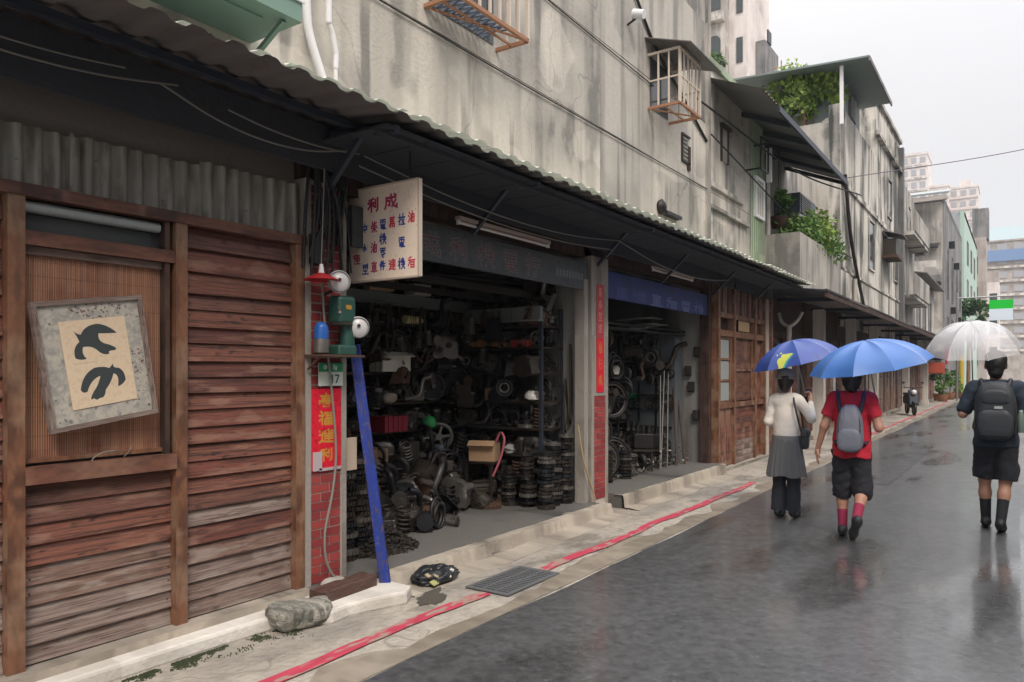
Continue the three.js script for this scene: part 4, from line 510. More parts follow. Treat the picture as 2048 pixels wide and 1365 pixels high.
{ // heap of loose iron links spilling over the floor
  const r = rng(57), list = []; for (let i = 0; i < 420; i++) { const a = r() * 6.283, d = Math.sqrt(r()), L = 4.33 + Math.cos(a) * d * 0.24, S = 4.42 + Math.sin(a) * d * 0.34, top = 0.20 * (1 - d) * 1.1; const q = r() < 0.5 ? new THREE.TorusGeometry(0.018, 0.005, 5, 9) : bx(0.05, 0.008, 0.02); q.rotateX(r() * 3); q.rotateY(r() * 3); q.translate(-L, 0.13 + top * (0.4 + 0.6 * r()), -S); list.push(q); }
  const m = mesh('iron_scrap', list, M.iron[1]); m.userData.kind = 'stuff'; tag(m, 'heap of small loose iron links on the shop floor behind the blue beam', 'scrap iron');
}
function spokedFan(l, y, s, r, ry, label) { const g = thing('flywheel', label, 'flywheel', V(l, y - r, s)); mesh('rim', new THREE.TorusGeometry(r - 0.02, 0.025, 8, 36).translate(0, r, 0), M.iron[2], g); mesh('disc', cy(r - 0.02, r - 0.02, 0.02, 0, r, -0.01, 32, Math.PI / 2), M.iron[0], g); mesh('hub', cy(0.03, 0.02, 0.05, 0, r, 0.02, 14, Math.PI / 2), M.iron[3], g); g.rotation.y = ry; return g; }
spokedFan(5.43, 1.42, 6.32, 0.165, 1.15, 'smaller of two black disc flywheels on the back shelving'); spokedFan(5.42, 1.45, 6.73, 0.19, 1.15, 'larger of two black disc flywheels on the back shelving');
{ const g = thing('white_carton', 'crumpled white carton on the back shelving behind the blue beam', 'carton', V(5.40, 1.585, 5.62)); mesh('carton', new RoundedBoxGeometry(0.2, 0.17, 0.42, 2, 0.012).translate(0, 0.085, 0), std([0.55, 0.54, 0.48], 0.75), g); mesh('flap', bx(0.09, 0.008, 0.40, 0.13, 0.18, 0, 0, 0, -0.5), std([0.55, 0.54, 0.48], 0.75), g); }
{ const g = thing('brown_carton', 'open brown cardboard carton standing on the iron parts of the first shop', 'carton', V(4.92, 0.60, 6.62)); mesh('carton', [bx(0.30, 0.19, 0.012, 0, 0.095, 0.1), bx(0.30, 0.19, 0.012, 0, 0.095, -0.1), bx(0.012, 0.19, 0.188, 0.144, 0.095, 0), bx(0.012, 0.19, 0.188, -0.144, 0.095, 0), bx(0.276, 0.01, 0.188, 0, 0.006, 0)], M.card, g); mesh('flap', bx(0.30, 0.006, 0.09, 0, 0.20, 0.14, 0.6), M.card, g); g.rotation.y = 0.35; tag(mesh('work_stand', [rb(4.72, 5.12, 0.575, 0.60, 6.48, 6.76), ...[[4.75, 6.51], [5.09, 6.51], [4.75, 6.73], [5.09, 6.73]].map(([l, s]) => bar(V(l, 0.12, s), V(l, 0.58, s), 0.03))], M.iron[1]), 'low iron stand carrying the open brown carton', 'stand'); }
{ const g = thing('red_crate', 'dark red plastic crate on the back shelving behind the blue beam', 'crate', V(5.42, 0.965, 5.62)); mesh('crate_wall', [bx(0.02, 0.16, 0.34, 0.1, 0.08, 0), bx(0.02, 0.16, 0.34, -0.1, 0.08, 0), bx(0.18, 0.16, 0.02, 0, 0.08, 0.16), bx(0.18, 0.16, 0.02, 0, 0.08, -0.16)], std([0.22, 0.015, 0.03], 0.5), g); mesh('crate_floor', bx(0.18, 0.01, 0.3, 0, 0.006, 0), std([0.22, 0.015, 0.03], 0.5), g); mesh('rib', [-0.1, -0.03, 0.04, 0.11].map((z) => bx(0.006, 0.15, 0.02, 0.113, 0.08, z)), std([0.22, 0.015, 0.03], 0.5), g); }
tag(mesh('green_bag', (() => { const gg = new THREE.SphereGeometry(0.07, 18, 14), p = gg.attributes.position; for (let i = 0; i < p.count; i++) { const n = 0.8 + 0.5 * fbm(p.getX(i) * 22, p.getY(i) * 22 + p.getZ(i) * 12, 3, 2); p.setXYZ(i, p.getX(i) * n, p.getY(i) * n, p.getZ(i) * n); } gg.computeVertexNormals(); return gg.translate(-5.38, 1.03, -6.22); })(), std([0.04, 0.33, 0.10], 0.5)), 'bright green crumpled plastic bag among the parts of the first shop', 'plastic bag');
tag(mesh('yellow_bottle', [cy(0.045, 0.045, 0.24, -5.42, 2.145, -5.98, 14, Math.PI / 2), cy(0.02, 0.02, 0.06, -5.42, 2.145, -6.13, 10, Math.PI / 2)], std([0.62, 0.55, 0.30], 0.4)), 'cream yellow bottle lying on the upper back shelf', 'bottle');
tag(mesh('orange_tube', [cy(0.05, 0.05, 0.55, -5.1, 1.915, -6.9, 14, 0, Math.PI / 2)], std([0.36, 0.19, 0.09], 0.6)), 'tan cardboard tube lying on the right wall shelving', 'tube');
tag(mesh('red_toolbox', [new RoundedBoxGeometry(0.24, 0.08, 0.12, 2, 0.01).translate(-4.62, 1.90, -6.92), bx(0.12, 0.012, 0.02, -4.62, 1.946, -6.92)], std([0.30, 0.03, 0.02], 0.5)), 'low red tool box on the right wall shelving', 'tool box');
tag(mesh('white_helmet', [new THREE.SphereGeometry(0.09, 20, 12, 0, 7, 0, 1.7).translate(-4.47, 1.30, -6.90), bx(0.09, 0.01, 0.12, -4.42, 1.285, -6.86)], std([0.6, 0.58, 0.55], 0.35)), 'white safety helmet on the right wall shelving', 'helmet');
tag(mesh('pink_hose', tube([V(4.75, 0.82, 6.6), V(4.7, 0.92, 6.62), V(4.64, 0.86, 6.6), V(4.66, 0.65, 6.56), V(4.72, 0.45, 6.5)], 0.014, 24, 6), std([0.40, 0.10, 0.13], 0.5)), 'pink red hose hanging from the brown carton', 'hose');
tag(mesh('loft_beam', [rb(5.38, 5.44, 2.30, 2.40, 4.0, 7.3), rb(5.36, 5.46, 2.28, 2.295, 4.0, 7.3)], std([0.13, 0.145, 0.14], 0.5)), 'grey green steel loft beam across the back of the first shop', 'beam');
tag(mesh('loft_beam', [rb(4.3, 5.36, 2.16, 2.30, 6.80, 6.85), rb(4.3, 5.36, 2.14, 2.158, 6.76, 6.87)], std([0.17, 0.19, 0.18], 0.5)), 'grey green steel loft beam above the right wall shelving', 'beam');
tag(mesh('door_rope', tube([V(4.0, 1.0, 7.1), V(3.96, 0.6, 7.16), V(3.92, 0.25, 7.3), V(3.9, 0.10, 7.33)], 0.01, 20, 6), std([0.38, 0.28, 0.15], 0.8)), 'tan rope hanging at the right jamb of the first shop', 'rope');
tag(mesh('paper_notice', plate(0.10, 0.24, 0.004).rotateY(Math.PI / 2).translate(-4.06, 0.98, -3.82), std([0.50, 0.40, 0.32], 0.8)), 'small tan card fixed behind the blue beam', 'card');
// signboard over the first shop and its tube lamps
function boardSign(name, s0, s1, y0, y1, l, draw, label) { const w = s1 - s0, h = y1 - y0, m = mesh(name, plate(w, h, 0.04), new THREE.MeshStandardMaterial({ map: canvasTex(1024, Math.round(1024 * h / w), draw), roughness: 0.5 })); m.position.copy(V(l, (y0 + y1) / 2, (s0 + s1) / 2)); m.rotation.y = Math.PI / 2; return tag(m, label, 'signboard'); }
boardSign('signboard', 3.78, 7.33, 2.50, 2.80, 4.03, (c, w, h) => { c.fillStyle = '#42474a'; c.fillRect(0, 0, w, h); grime(c, w, h, 260, '#33383c', 6, 4); ['cheng', 'li', 'ji', 'dian', 'hang'].forEach((k, i) => { glyph(c, k, 215 + i * 112, 14, 68, h - 30, '#6f706c', 9); glyph(c, k, 215 + i * 112, 14, 68, h - 30, '#57323c', 5); }); c.fillStyle = '#63676a'; c.font = '20px sans-serif'; for (let i = 0; i < 9; i++) c.fillRect(830 + i * 19, 36, 12, 22); }, 'dull grey signboard with outlined red characters over the first shop');
function tubeLamp(s0, s1, y, l, label) { const o = V(l, y, (s0 + s1) / 2), g = thing('tube_lamp', label, 'tube lamp', o); mesh('housing', [rb(l - 0.03, l + 0.03, y + 0.02, y + 0.05, s0, s1, o)], std([0.42, 0.33, 0.28], 0.6), g); mesh('tube', [cy(0.014, 0.014, s1 - s0 - 0.04, 0, 0.0, 0, 10, Math.PI / 2)], std([0.62, 0.58, 0.54], 0.35), g); mesh('end_holder', [rb(l - 0.015, l + 0.015, y - 0.018, y + 0.02, s0, s0 + 0.02, o), rb(l - 0.015, l + 0.015, y - 0.018, y + 0.02, s1 - 0.02, s1, o)], M.whitePipe, g); mesh('hanger', [rod(V(l, y + 0.05, s0 + 0.1).sub(o), V(l, y + 0.18, s0 + 0.1).sub(o), 0.004), rod(V(l, y + 0.05, s1 - 0.1).sub(o), V(l, y + 0.18, s1 - 0.1).sub(o), 0.004)], M.iron[0], g); }
tubeLamp(4.93, 6.4, 2.86, 3.95, 'long unlit tube lamp hanging before the grey signboard'); tubeLamp(9.0, 10.4, 2.92, 3.95, 'unlit tube lamp hanging over the blue banner');
boardSign('blue_banner', 7.82, 11.2, 2.46, 2.78, 4.03, (c, w, h) => { c.fillStyle = '#04206a'; c.fillRect(0, 0, w, h); grime(c, w, h, 160, '#081e50', 6, 6); ['ma', 'da', 'che', 'xiang', 'dian', 'ji'].forEach((k, i) => glyph(c, k, 60 + i * 160, h * 0.52, 110, h * 0.5, i < 2 ? '#2f3a78' : '#4f5f92', 8)); }, 'deep blue cloth banner with pale characters over the second shop');
// second shop: wheels on the back wall, engines on the floor
const Y2 = [0.45, 0.80, 1.15, 1.5];
shelving('back_shelving', 'steel shelving with wheels and machine parts at the back of the second shop', 5.2, 5.75, 8.6, 11.2, Y2, 2.2);
[0.16, ...Y2].forEach((y, i) => fillRow(8.9, 11.15, y, 0.33, (s) => V(5.28, y, s), Math.PI / 2 - 0.7, onShelf(i, 'back', 'under the blue banner', IN2)));
for (const [l, s, h, where] of [[4.35, 9.0, 0.5, 'before the spoked wheels'], [4.45, 9.4, 0.42, 'right of the spoked wheels'], [4.4, 8.55, 0.6, 'left of the spoked wheels']]) { let y = 0.16; while (y < h) { const [c, , hh] = part('gear', PICK[Math.floor(rp() * 6)], ['in the floor stack ' + where, 'stacked in the shop under the blue banner'], V(l, y, s), rp() * 3); y += hh; } }
for (const [l, s, sc] of [[4.5, 9.8, 1.5], [4.7, 10.2, 1.3], [4.5, 10.6, 1.2], [4.75, 9.3, 1.4], [4.6, 8.9, 1.3]]) { const [c] = part(rp() < 0.5 ? 'gearbox' : 'pump', Math.floor(rp() * 2), ['on the floor under the blue banner', 'on the floor under the blue banner'], V(l, 0.16, s), rp() * 3); c.scale.setScalar(sc); }
function wheel(l, y, s, r, ry, label) { const g = thing('spoked_wheel', label, 'wheel', V(l, y, s), 'spoked wheels in the second shop'); mesh('tyre', new THREE.TorusGeometry(r, 0.022, 8, 32), M.black, g); mesh('rim', new THREE.TorusGeometry(r - 0.03, 0.012, 6, 32), M.iron[3], g); mesh('spokes', Array.from({ length: 14 }, (_, i) => bx(0.004, r - 0.03, 0.004, 0, (r - 0.03) / 2, 0).rotateZ(i * 0.449)), M.iron[3], g); mesh('hub', cy(0.03, 0.03, 0.06, 0, 0, 0, 10, Math.PI / 2), M.iron[1], g); g.rotation.y = ry; return g; }
for (const [l, y, s, r] of [[4.6, 1.18, 8.75, 0.22], [4.62, 1.2, 9.15, 0.24], [4.7, 1.15, 8.45, 0.22], [4.56, 0.42, 8.72, 0.25], [4.6, 0.44, 9.12, 0.24], [4.72, 0.78, 8.9, 0.2]]) wheel(l, y, s, r, 1.0 + (rp() - 0.5) * 0.5, 'spoked motorcycle wheel hanging at the left of the shop under the blue banner');
tag(mesh('wheel_rack', [bar(V(4.68, 0.16, 8.3), V(4.68, 1.5, 8.3), 0.03), bar(V(4.68, 0.16, 9.45), V(4.68, 1.5, 9.45), 0.03), bar(V(4.68, 1.46, 8.3), V(4.68, 1.46, 9.45), 0.025), bar(V(4.68, 0.7, 8.3), V(4.68, 0.7, 9.45), 0.025)], M.iron[0]), 'iron rack behind the spoked wheels of the second shop', 'rack');
tag(mesh('enamel_lamp', lathe([[0.03, 0.12], [0.05, 0.1], [0.11, 0], [0.10, 0.0], [0.04, 0.09]], 18).translate(-4.62, 1.55, -9.25), std([0.58, 0.54, 0.46], 0.5)), 'cream lamp shade above the spoked wheels', 'lamp shade');
tag(mesh('green_tub', [lathe([[0, 0], [0.10, 0], [0.13, 0.09], [0.12, 0.09], [0.09, 0.01]], 18).translate(-5.2, 1.155, -11.0), bx(0.06, 0.1, 0.07, -5.18, 1.205, -10.78)], std([0.03, 0.25, 0.13], 0.5)), 'small green plastic tub on the second shop shelf', 'tub');
for (const [y, w] of [[2.28, 1.2], [2.36, 0.9], [2.22, 0.7]]) tag(mesh('loft_sheet', bx(0.5, 0.012, w, -4.9 + y * 0.1, y, -9.6 - w * 0.6, 0.05, 0.2, 0.06), std([0.30, 0.36, 0.31], 0.5)), 'pale green sheet stored flat under the ceiling of the second shop', 'sheet', 'pale sheets under the second shop ceiling');
for (const y of [2.19, 2.25]) tag(mesh('loft_rail', [bar(V(4.4, y - 0.03, 8.0), V(4.4, y - 0.03, 11.25), 0.03), bar(V(5.1, y - 0.03, 8.0), V(5.1, y - 0.03, 11.25), 0.03)], M.iron[0]), 'dark rail carrying the pale sheets under the second shop ceiling', 'rail', 'loft rails');
for (const [s, a] of [[10.9, 0.2], [10.7, 0.3], [11.05, 0.1], [10.55, 0.35], [10.4, 0.28]]) tag(mesh('leaning_rod', rod(V(4.25 + a * 0.3, 0.16, s - a), V(4.5, 1.25 + a, s + 0.12), 0.014), M.iron[a > 0.25 ? 3 : 4]), 'iron rod leaning in the right corner of the second shop', 'rod', 'iron rods in the second shop');
for (const [y, l] of [[1.9, 4.2], [1.35, 4.3], [0.9, 4.22], [1.6, 4.35]]) { const g = thing('wall_switch_box', 'small dark box fixed to the pale right wall of the second shop', 'switch box', V(l, y, 11.3), 'switch boxes'); mesh('box', new RoundedBoxGeometry(0.1, 0.16, 0.06, 2, 0.01).translate(0, 0, 0.03), M.iron[2], g); mesh('lid', new RoundedBoxGeometry(0.08, 0.13, 0.012, 2, 0.005).translate(0, 0, 0.063), M.iron[1], g); }

{ // small loose iron packed into the gaps of the shelves, past counting
  const r = rng(77), scrap = (n, at, name, label) => { const list = []; for (let i = 0; i < n; i++) { const [x, y, z] = at(), k = r(), q = k < 0.3 ? new THREE.TorusGeometry(0.014 + 0.03 * r(), 0.004 + 0.004 * r(), 4, 9) : k < 0.6 ? bx(0.02 + 0.08 * r(), 0.006 + 0.02 * r(), 0.01 + 0.03 * r()) : k < 0.85 ? new THREE.CylinderGeometry(0.006 + 0.015 * r(), 0.006 + 0.015 * r(), 0.03 + 0.12 * r(), 6) : new THREE.BoxGeometry(0.03 * r() + 0.02, 0.05 * r() + 0.02, 0.03); q.rotateX(r() * 3); q.rotateZ(r() * 3); q.translate(x, y, z); list.push(q); } const m = mesh(name, list, M.iron[[0, 1, 3][Math.floor(r() * 3)]]); m.userData.kind = 'stuff'; return tag(m, label, 'scrap iron'); };
  const lev = [...Y1, 2.40];
  for (let k = 0; k < 3; k++) scrap(700, () => { const y = lev[Math.floor(r() * 8)]; return [-(5.47 + 0.5 * r()), y + 0.02 + 0.2 * r() * r(), -(5.1 + 1.85 * r())]; }, 'loose_iron', ['black', 'brown', 'bright'][k] + ' loose bolts and offcuts packed into the back shelving');
  for (let k = 0; k < 2; k++) scrap(420, () => { const y = Y1[Math.floor(r() * 7)]; return [-(4.34 + 1.08 * r()), y + 0.02 + 0.2 * r() * r(), -(6.88 + 0.4 * r())]; }, 'loose_iron', ['dark', 'lighter'][k] + ' loose bolts and offcuts packed into the side shelving');
  scrap(500, () => [-(4.3 + 1.1 * r()), 0.17 + 0.32 * r() * r(), -(8.5 + 2.6 * r())], 'loose_iron', 'loose bolts and offcuts heaped on the second shop floor');
}
for (const [l, s, y, len, sw] of [[4.35, 7.30, 2.1, 0.7, 0.05], [4.22, 7.31, 1.9, 0.9, 0.04], [4.28, 7.30, 1.5, 0.6, 0.06], [5.3, 6.0, 2.28, 0.35, 0.05], [5.3, 5.5, 2.28, 0.5, 0.06], [5.32, 6.5, 2.28, 0.3, 0.07]]) tag(mesh('hanging_chain', [tube([V(l, y, s), V(l - 0.02, y - len * 0.6, s - sw), V(l - 0.01, y - len, s - sw * 0.3), V(l, y - len * 0.7, s + sw), V(l + 0.01, y, s + 0.02)], 0.012, 30, 6)], M.iron[1]), 'looped chain hanging in the shop behind the blue beam', 'chain', 'hanging chains');
{ // cupboard added to darken the right wall of the second shop, and hung parts
  const o = V(5, 0.16, 11.2), g = thing('added_cupboard', 'tall grey cupboard with racks added to darken the right wall of the second shop', 'cupboard', o); mesh('carcass', rb(4.45, 6.2, 0.16, 2.2, 10.98, 11.28, o), std([0.13, 0.145, 0.16], 0.5), g); for (const l of [4.75, 5.05, 5.4]) mesh('door_edge', rb(l, l + 0.03, 0.2, 2.15, 10.965, 10.98, o), M.iron[2], g); for (const y of [0.7, 1.2, 1.7]) mesh('rack_rail', rb(4.5, 5.9, y, y + 0.03, 10.93, 10.98, o), M.iron[1], g);
  for (let i = 0; i < 14; i++) { const l = 4.52 + (i % 7) * 0.11, y = [1.68, 1.18][Math.floor(i / 7)], k = ['bearing_ring', 'drive_belt', 'pulley', 'standing_gear'][i % 4]; const [c, w, h] = part(k, [0, 1, 3][i % 3], ['hung on the grey cupboard under the blue banner', 'hung on the grey cupboard'], V(l, y - 0.2, 10.95), 0.2); c.scale.setScalar(0.9); }
}
for (const [l, s, y] of [[4.5, 9.9, 0.5], [4.75, 10.1, 0.55], [4.6, 10.45, 0.45]]) { const g = thing('engine_block', 'greasy engine block on a low stand in the second shop', 'engine', V(l, 0.16, s), 'engine blocks in the second shop'); mesh('stand', [bx(0.3, 0.03, 0.3, 0, y - 0.2, 0), ...[[-0.12, -0.12], [0.12, -0.12], [-0.12, 0.12], [0.12, 0.12]].map(([x, z]) => bx(0.025, y - 0.2, 0.025, x, (y - 0.2) / 2, z))], M.iron[1], g); mesh('block', [new RoundedBoxGeometry(0.28, 0.22, 0.24, 2, 0.02).translate(0, y - 0.07, 0), ...[-0.08, 0, 0.08].map((x) => cy(0.035, 0.03, 0.12, x, y + 0.08, 0, 12))], M.iron[0], g); mesh('flywheel', cy(0.1, 0.1, 0.03, 0, y - 0.08, 0.14, 20, Math.PI / 2), M.iron[3], g); g.rotation.y = s; }

{ // jumble hung from the loft beams and heaped before the back shelf
  const r = rng(303), hk = ['bearing_ring', 'drive_belt', 'pulley', 'standing_gear', 'exhaust_pipe', 'engine_cover', 'pipe_elbow', 'pump', 'electric_motor', 'angle_bracket', 'cylinder_head'];
  for (let i = 0; i < 46; i++) { const side = i % 3 === 0, s = side ? 6.78 : 5.15 + 1.6 * r(), l = side ? 4.35 + 1.0 * r() : 5.30 + 0.1 * r(), y = 1.15 + 0.95 * r(), k = hk[Math.floor(r() * hk.length)]; const [c, w, h] = part(k, PICK[Math.floor(r() * PICK.length)], ['wired to the loft beam behind the blue beam', 'hung from the loft beams behind the blue beam'], V(l, y, s), r() * 3, (r() - 0.5) * 0.5); const sc = 0.8 + 0.6 * r(); c.scale.setScalar(sc); mesh('hanging_wire', rod(new THREE.Vector3(0, h * 0.9, 0), new THREE.Vector3(0, (2.28 - y) / sc, 0), 0.003, 4), M.iron[0], c); }
  for (let i = 0; i < 14; i++) { const [c] = part(KINDS[Math.floor(r() * KINDS.length)], PICK[Math.floor(r() * PICK.length)], ['strewn on the open floor behind the blue beam', 'on the open floor behind the blue beam'], V(4.45 + 0.35 * r(), 0.122, 4.75 + 0.9 * r()), r() * 6); c.scale.setScalar(0.9 + 0.4 * r()); }
  for (let i = 0; i < 150; i++) { const s = 4.55 + 2.2 * r(), l = 5.42 - 0.85 * r() * r(), y = 0.12 + 0.62 * r() * Math.max(0, l - 4.85) / 0.57, k = KINDS[Math.floor(r() * KINDS.length)]; const [c] = part(k, PICK[Math.floor(r() * PICK.length)], ['tumbled in the floor heap behind the blue beam', 'in the floor heap behind the blue beam'], V(l, Math.max(0.12, y), s), r() * 6, (r() - 0.5) * 1.6); c.scale.setScalar(0.9 + 0.6 * r()); }
  for (let i = 0; i < 90; i++) { const s = 8.7 + 2.3 * r(), l = 4.95 - 0.5 * r() * r(), k = KINDS[Math.floor(r() * KINDS.length)]; const [c] = part(k, PICK[Math.floor(r() * PICK.length)], ['tumbled in the floor heap under the blue banner', 'in the floor heap under the blue banner'], V(l, 0.16 + 0.35 * r() * (l - 4.4), s), r() * 6, (r() - 0.5) * 1.6); c.scale.setScalar(1 + 0.8 * r()); }
  for (let i = 0; i < 34; i++) { const s = 8.7 + 2.2 * r(), l = 4.5 + 0.5 * r(), y = 1.2 + 0.75 * r(), k = hk[Math.floor(r() * 5)]; const [c, w, h] = part(k, PICK[Math.floor(r() * PICK.length)], ['wired to the loft rail under the blue banner', 'hung from the loft rails under the blue banner'], V(l, y, s), r() * 3, (r() - 0.5) * 0.5); const sc = 0.9 + 0.7 * r(); c.scale.setScalar(sc); mesh('hanging_wire', rod(new THREE.Vector3(0, h * 0.9, 0), new THREE.Vector3(0, (2.2 - y) / sc, 0), 0.003, 4), M.iron[0], c); }
  const rag = (x, y, z, col, name, label, sd) => { const gg = new THREE.SphereGeometry(0.09, 22, 16), p = gg.attributes.position; for (let i = 0; i < p.count; i++) { const n = 0.6 + 0.9 * Math.abs(fbm(p.getX(i) * 18 + sd, p.getY(i) * 18 + p.getZ(i) * 14, 3, sd) - 0.2); p.setXYZ(i, p.getX(i) * n * 1.3, p.getY(i) * n * 0.7, p.getZ(i) * n * 1.3); } gg.computeVertexNormals(); tag(mesh(name, gg.translate(-x, y, -z), std(col, 0.9)), label, 'rag'); };
  rag(5.35, 1.32, 5.5, [0.28, 0.25, 0.2], 'rag', 'tan oily rag on the fourth back shelf', 3); rag(4.75, 0.71, 6.9, [0.3, 0.3, 0.3], 'rag', 'grey crumpled rag on the second side shelf', 7); rag(5.4, 0.72, 6.4, [0.12, 0.14, 0.18], 'rag', 'blue grey rag on the second back shelf', 11); rag(4.6, 1.63, 6.9, [0.33, 0.3, 0.26], 'rag', 'pale rag on the fifth side shelf', 17);
  for (const [l, y, s, w, h, col, label] of [[5.36, 2.405, 5.4, 0.3, 0.16, [0.3, 0.2, 0.12], 'flattened brown carton on top of the back shelving'], [5.36, 2.405, 6.0, 0.24, 0.12, [0.34, 0.33, 0.29], 'pale carton on top of the back shelving'], [4.95, 1.265, 6.88, 0.2, 0.13, [0.26, 0.17, 0.1], 'small brown carton on the fourth side shelf'], [5.36, 0.665, 5.35, 0.22, 0.15, [0.24, 0.15, 0.09], 'greasy brown carton on the second back shelf']]) { const g = thing('parts_carton', label, 'carton', V(l, y, s)); mesh('carton', new RoundedBoxGeometry(0.17, h, w, 2, 0.006).translate(0, h / 2, 0), std(col, 0.85), g); mesh('tape', bx(0.172, 0.004, 0.04, 0, h + 0.001, 0), std([0.35, 0.28, 0.18], 0.5), g); g.rotation.y = 0.2 * Math.sin(s * 9); }
}

{ // loft: a second shop's worth of castings piled between the top shelf and the ceiling
  const r = rng(404);
  for (let i = 0; i < 70; i++) { const side = i % 3 === 0, s = side ? 6.9 + 0.35 * r() : 4.9 + 2.0 * r(), l = side ? 4.35 + 1.05 * r() : 5.48 + 0.5 * r(), k = KINDS[Math.floor(r() * KINDS.length)], base = side ? 2.10 : 2.40, y = base + (r() < 0.5 ? 0 : 0.14 + 0.2 * r()); const [c] = part(k, PICK[Math.floor(r() * PICK.length)], ['piled up to the ceiling behind the blue beam', 'piled under the ceiling behind the blue beam'], V(l, y, s), r() * 6, (r() - 0.5) * 1.2); c.scale.setScalar(1 + 0.5 * r()); }
  for (let i = 0; i < 7; i++) tag(mesh('loft_pipe', rod(V(4.5 + 0.9 * r(), 2.46 + 0.3 * r(), 4.6 + 0.3 * r()), V(4.6 + 0.8 * r(), 2.5 + 0.3 * r(), 7.25), 0.014 + 0.02 * r(), 8), M.iron[i % 4]), 'long iron pipe stored under the ceiling behind the blue beam', 'pipe', 'loft pipes');
  tag(mesh('loft_joist', [rb(4.45, 4.5, 2.40, 2.46, 4.0, 7.34), rb(5.05, 5.1, 2.40, 2.46, 4.0, 7.34)], M.iron[1]), 'pair of dark steel joists carrying the loft pipes', 'joists');
}

// ---------------------------------------------------------------- timber house past the shops
{
  const L = 3.95, o = V(L, 0, 13), g = thing('timber_house', 'narrow brown timber house front with a paned door past the second shop', 'house', o);
  mesh('plinth', rb(3.86, 4.3, -0.01, 0.05, 11.45, 14.5, o), M.gutter, g);
  mesh('backing_wall', rb(4.02, 4.12, 0.05, 3.2, 11.46, 14.48, o), M.darkWood, g);
  for (const s of [11.40, 12.18, 13.35, 13.95, 14.42]) mesh('post', rb(3.90, 4.02, 0.05, 3.1, s, s + 0.09, o), M.post, g);
  for (const [y0, y1] of [[2.16, 2.26], [2.46, 2.54], [1.0, 1.08]]) mesh('rail', rb(3.915, 4.01, y0, y1, 11.49, 13.95, o), M.post, g);
  for (let i = 0; i < 22; i++) { const s = 11.5 + i * 0.112; mesh('board', rb(3.94 + 0.008 * (i % 2), 4.0, 2.54, 3.0, s, s + 0.105, o), [M.midWood, M.darkWood, M.planks[1]][i % 3], g); }
  for (let i = 0; i < 10; i++) { const m = mesh('plank', rb(3.94, 3.965, 0.06 + i * 0.094, 0.16 + i * 0.094, 12.28, 13.34, o), i < 4 ? M.greyPlanks[i % 3] : M.planks[i % 4], g); }
  const d = sub('door', g); mesh('leaf', rb(3.95, 3.985, 0.06, 1.0, 11.5, 12.17, o), M.midWood, d); for (const s of [11.62, 11.9]) mesh('door_panel', rb(3.938, 3.952, 0.15, 0.7, s, s + 0.2, o), M.planks[2], d);
  for (let i = 0; i < 3; i++) mesh('pane', rb(3.955, 3.96, 1.12 + i * 0.345, 1.42 + i * 0.345, 11.62, 12.06, o), M.frost, d);
  for (const y of [1.08, 1.43, 1.775, 2.12]) mesh('glazing_bar', rb(3.94, 3.97, y, y + 0.035, 11.5, 12.17, o), M.post, d); mesh('stile', [rb(3.938, 3.97, 1.08, 2.16, 11.5, 11.61, o), rb(3.938, 3.97, 1.08, 2.16, 12.07, 12.17, o)], M.post, d);
  const w = sub('window', g); mesh('screen', rb(3.965, 3.975, 1.1, 2.16, 12.3, 13.33, o), M.beam, w); mesh('glazing_bar', [rb(3.94, 3.96, 1.6, 1.64, 12.28, 13.34, o), rb(3.94, 3.96, 1.08, 2.16, 12.28, 12.36, o), rb(3.94, 3.96, 1.08, 2.16, 13.27, 13.34, o)], M.post, w);
  mesh('side_door', rb(3.98, 4.02, 0.05, 2.46, 13.45, 13.94, o), M.planks[0], g); mesh('end_panel', rb(3.95, 4.02, 0.05, 3.0, 14.05, 14.41, o), M.pillar, g);
  mesh('notice', rb(3.93, 3.94, 2.28, 2.45, 12.5, 13.1, o), M.card, g);
}
function leaves(name, mat, n, rx, ry, rz, size, seed, parent, at, droop = 0) {
  const r = rng(seed), pos = new Float32Array(n * 18), col = new Float32Array(n * 18), up = new THREE.Vector3();
  const clumps = Array.from({ length: Math.max(6, Math.round(n / 60)) }, () => { let x, y, z; do { x = r() * 2 - 1; y = r() * 2 - 1; z = r() * 2 - 1; } while (x * x + y * y + z * z > 1); return [x * rx, y * ry, z * rz, 0.14 + 0.16 * r(), 0.7 + 0.6 * r()]; });
  for (let i = 0; i < n; i++) {
    const c = clumps[Math.floor(r() * clumps.length)], R = c[3] * Math.max(rx, ry, rz); const a = new THREE.Vector3(c[0] + (r() + r() - 1) * R, c[1] + (r() + r() - 1) * R - droop * r(), c[2] + (r() + r() - 1) * R);
    const d = new THREE.Vector3(r() - 0.5, r() - 0.6, r() - 0.5).normalize(), e = new THREE.Vector3(r() - 0.5, r() - 0.5, r() - 0.5).cross(d).normalize(), s = size * (0.6 + 0.8 * r());
    const t = a.clone().addScaledVector(d, s), b1 = a.clone().addScaledVector(d, s * 0.45).addScaledVector(e, s * 0.28), b2 = a.clone().addScaledVector(d, s * 0.45).addScaledVector(e, -s * 0.28);
    [a, b1, t, a, t, b2].forEach((v, k) => { pos.set([v.x, v.y, v.z], i * 18 + k * 3); const q = c[4] * (0.8 + 0.4 * hash2(i, 3, seed)); col.set([q, q, q * 0.9], i * 18 + k * 3); });
  }
  const g = new THREE.BufferGeometry(); g.setAttribute('position', new THREE.BufferAttribute(pos, 3)); g.setAttribute('color', new THREE.BufferAttribute(col, 3)); g.computeVertexNormals(); const m = mesh(name, g, mat, parent); if (at) m.position.copy(at); return m;
}
const leafMat = (c) => new THREE.MeshPhysicalMaterial({ color: lin(...c), vertexColors: true, roughness: 0.8, side: THREE.DoubleSide, transmission: 0.3, thickness: 0 });
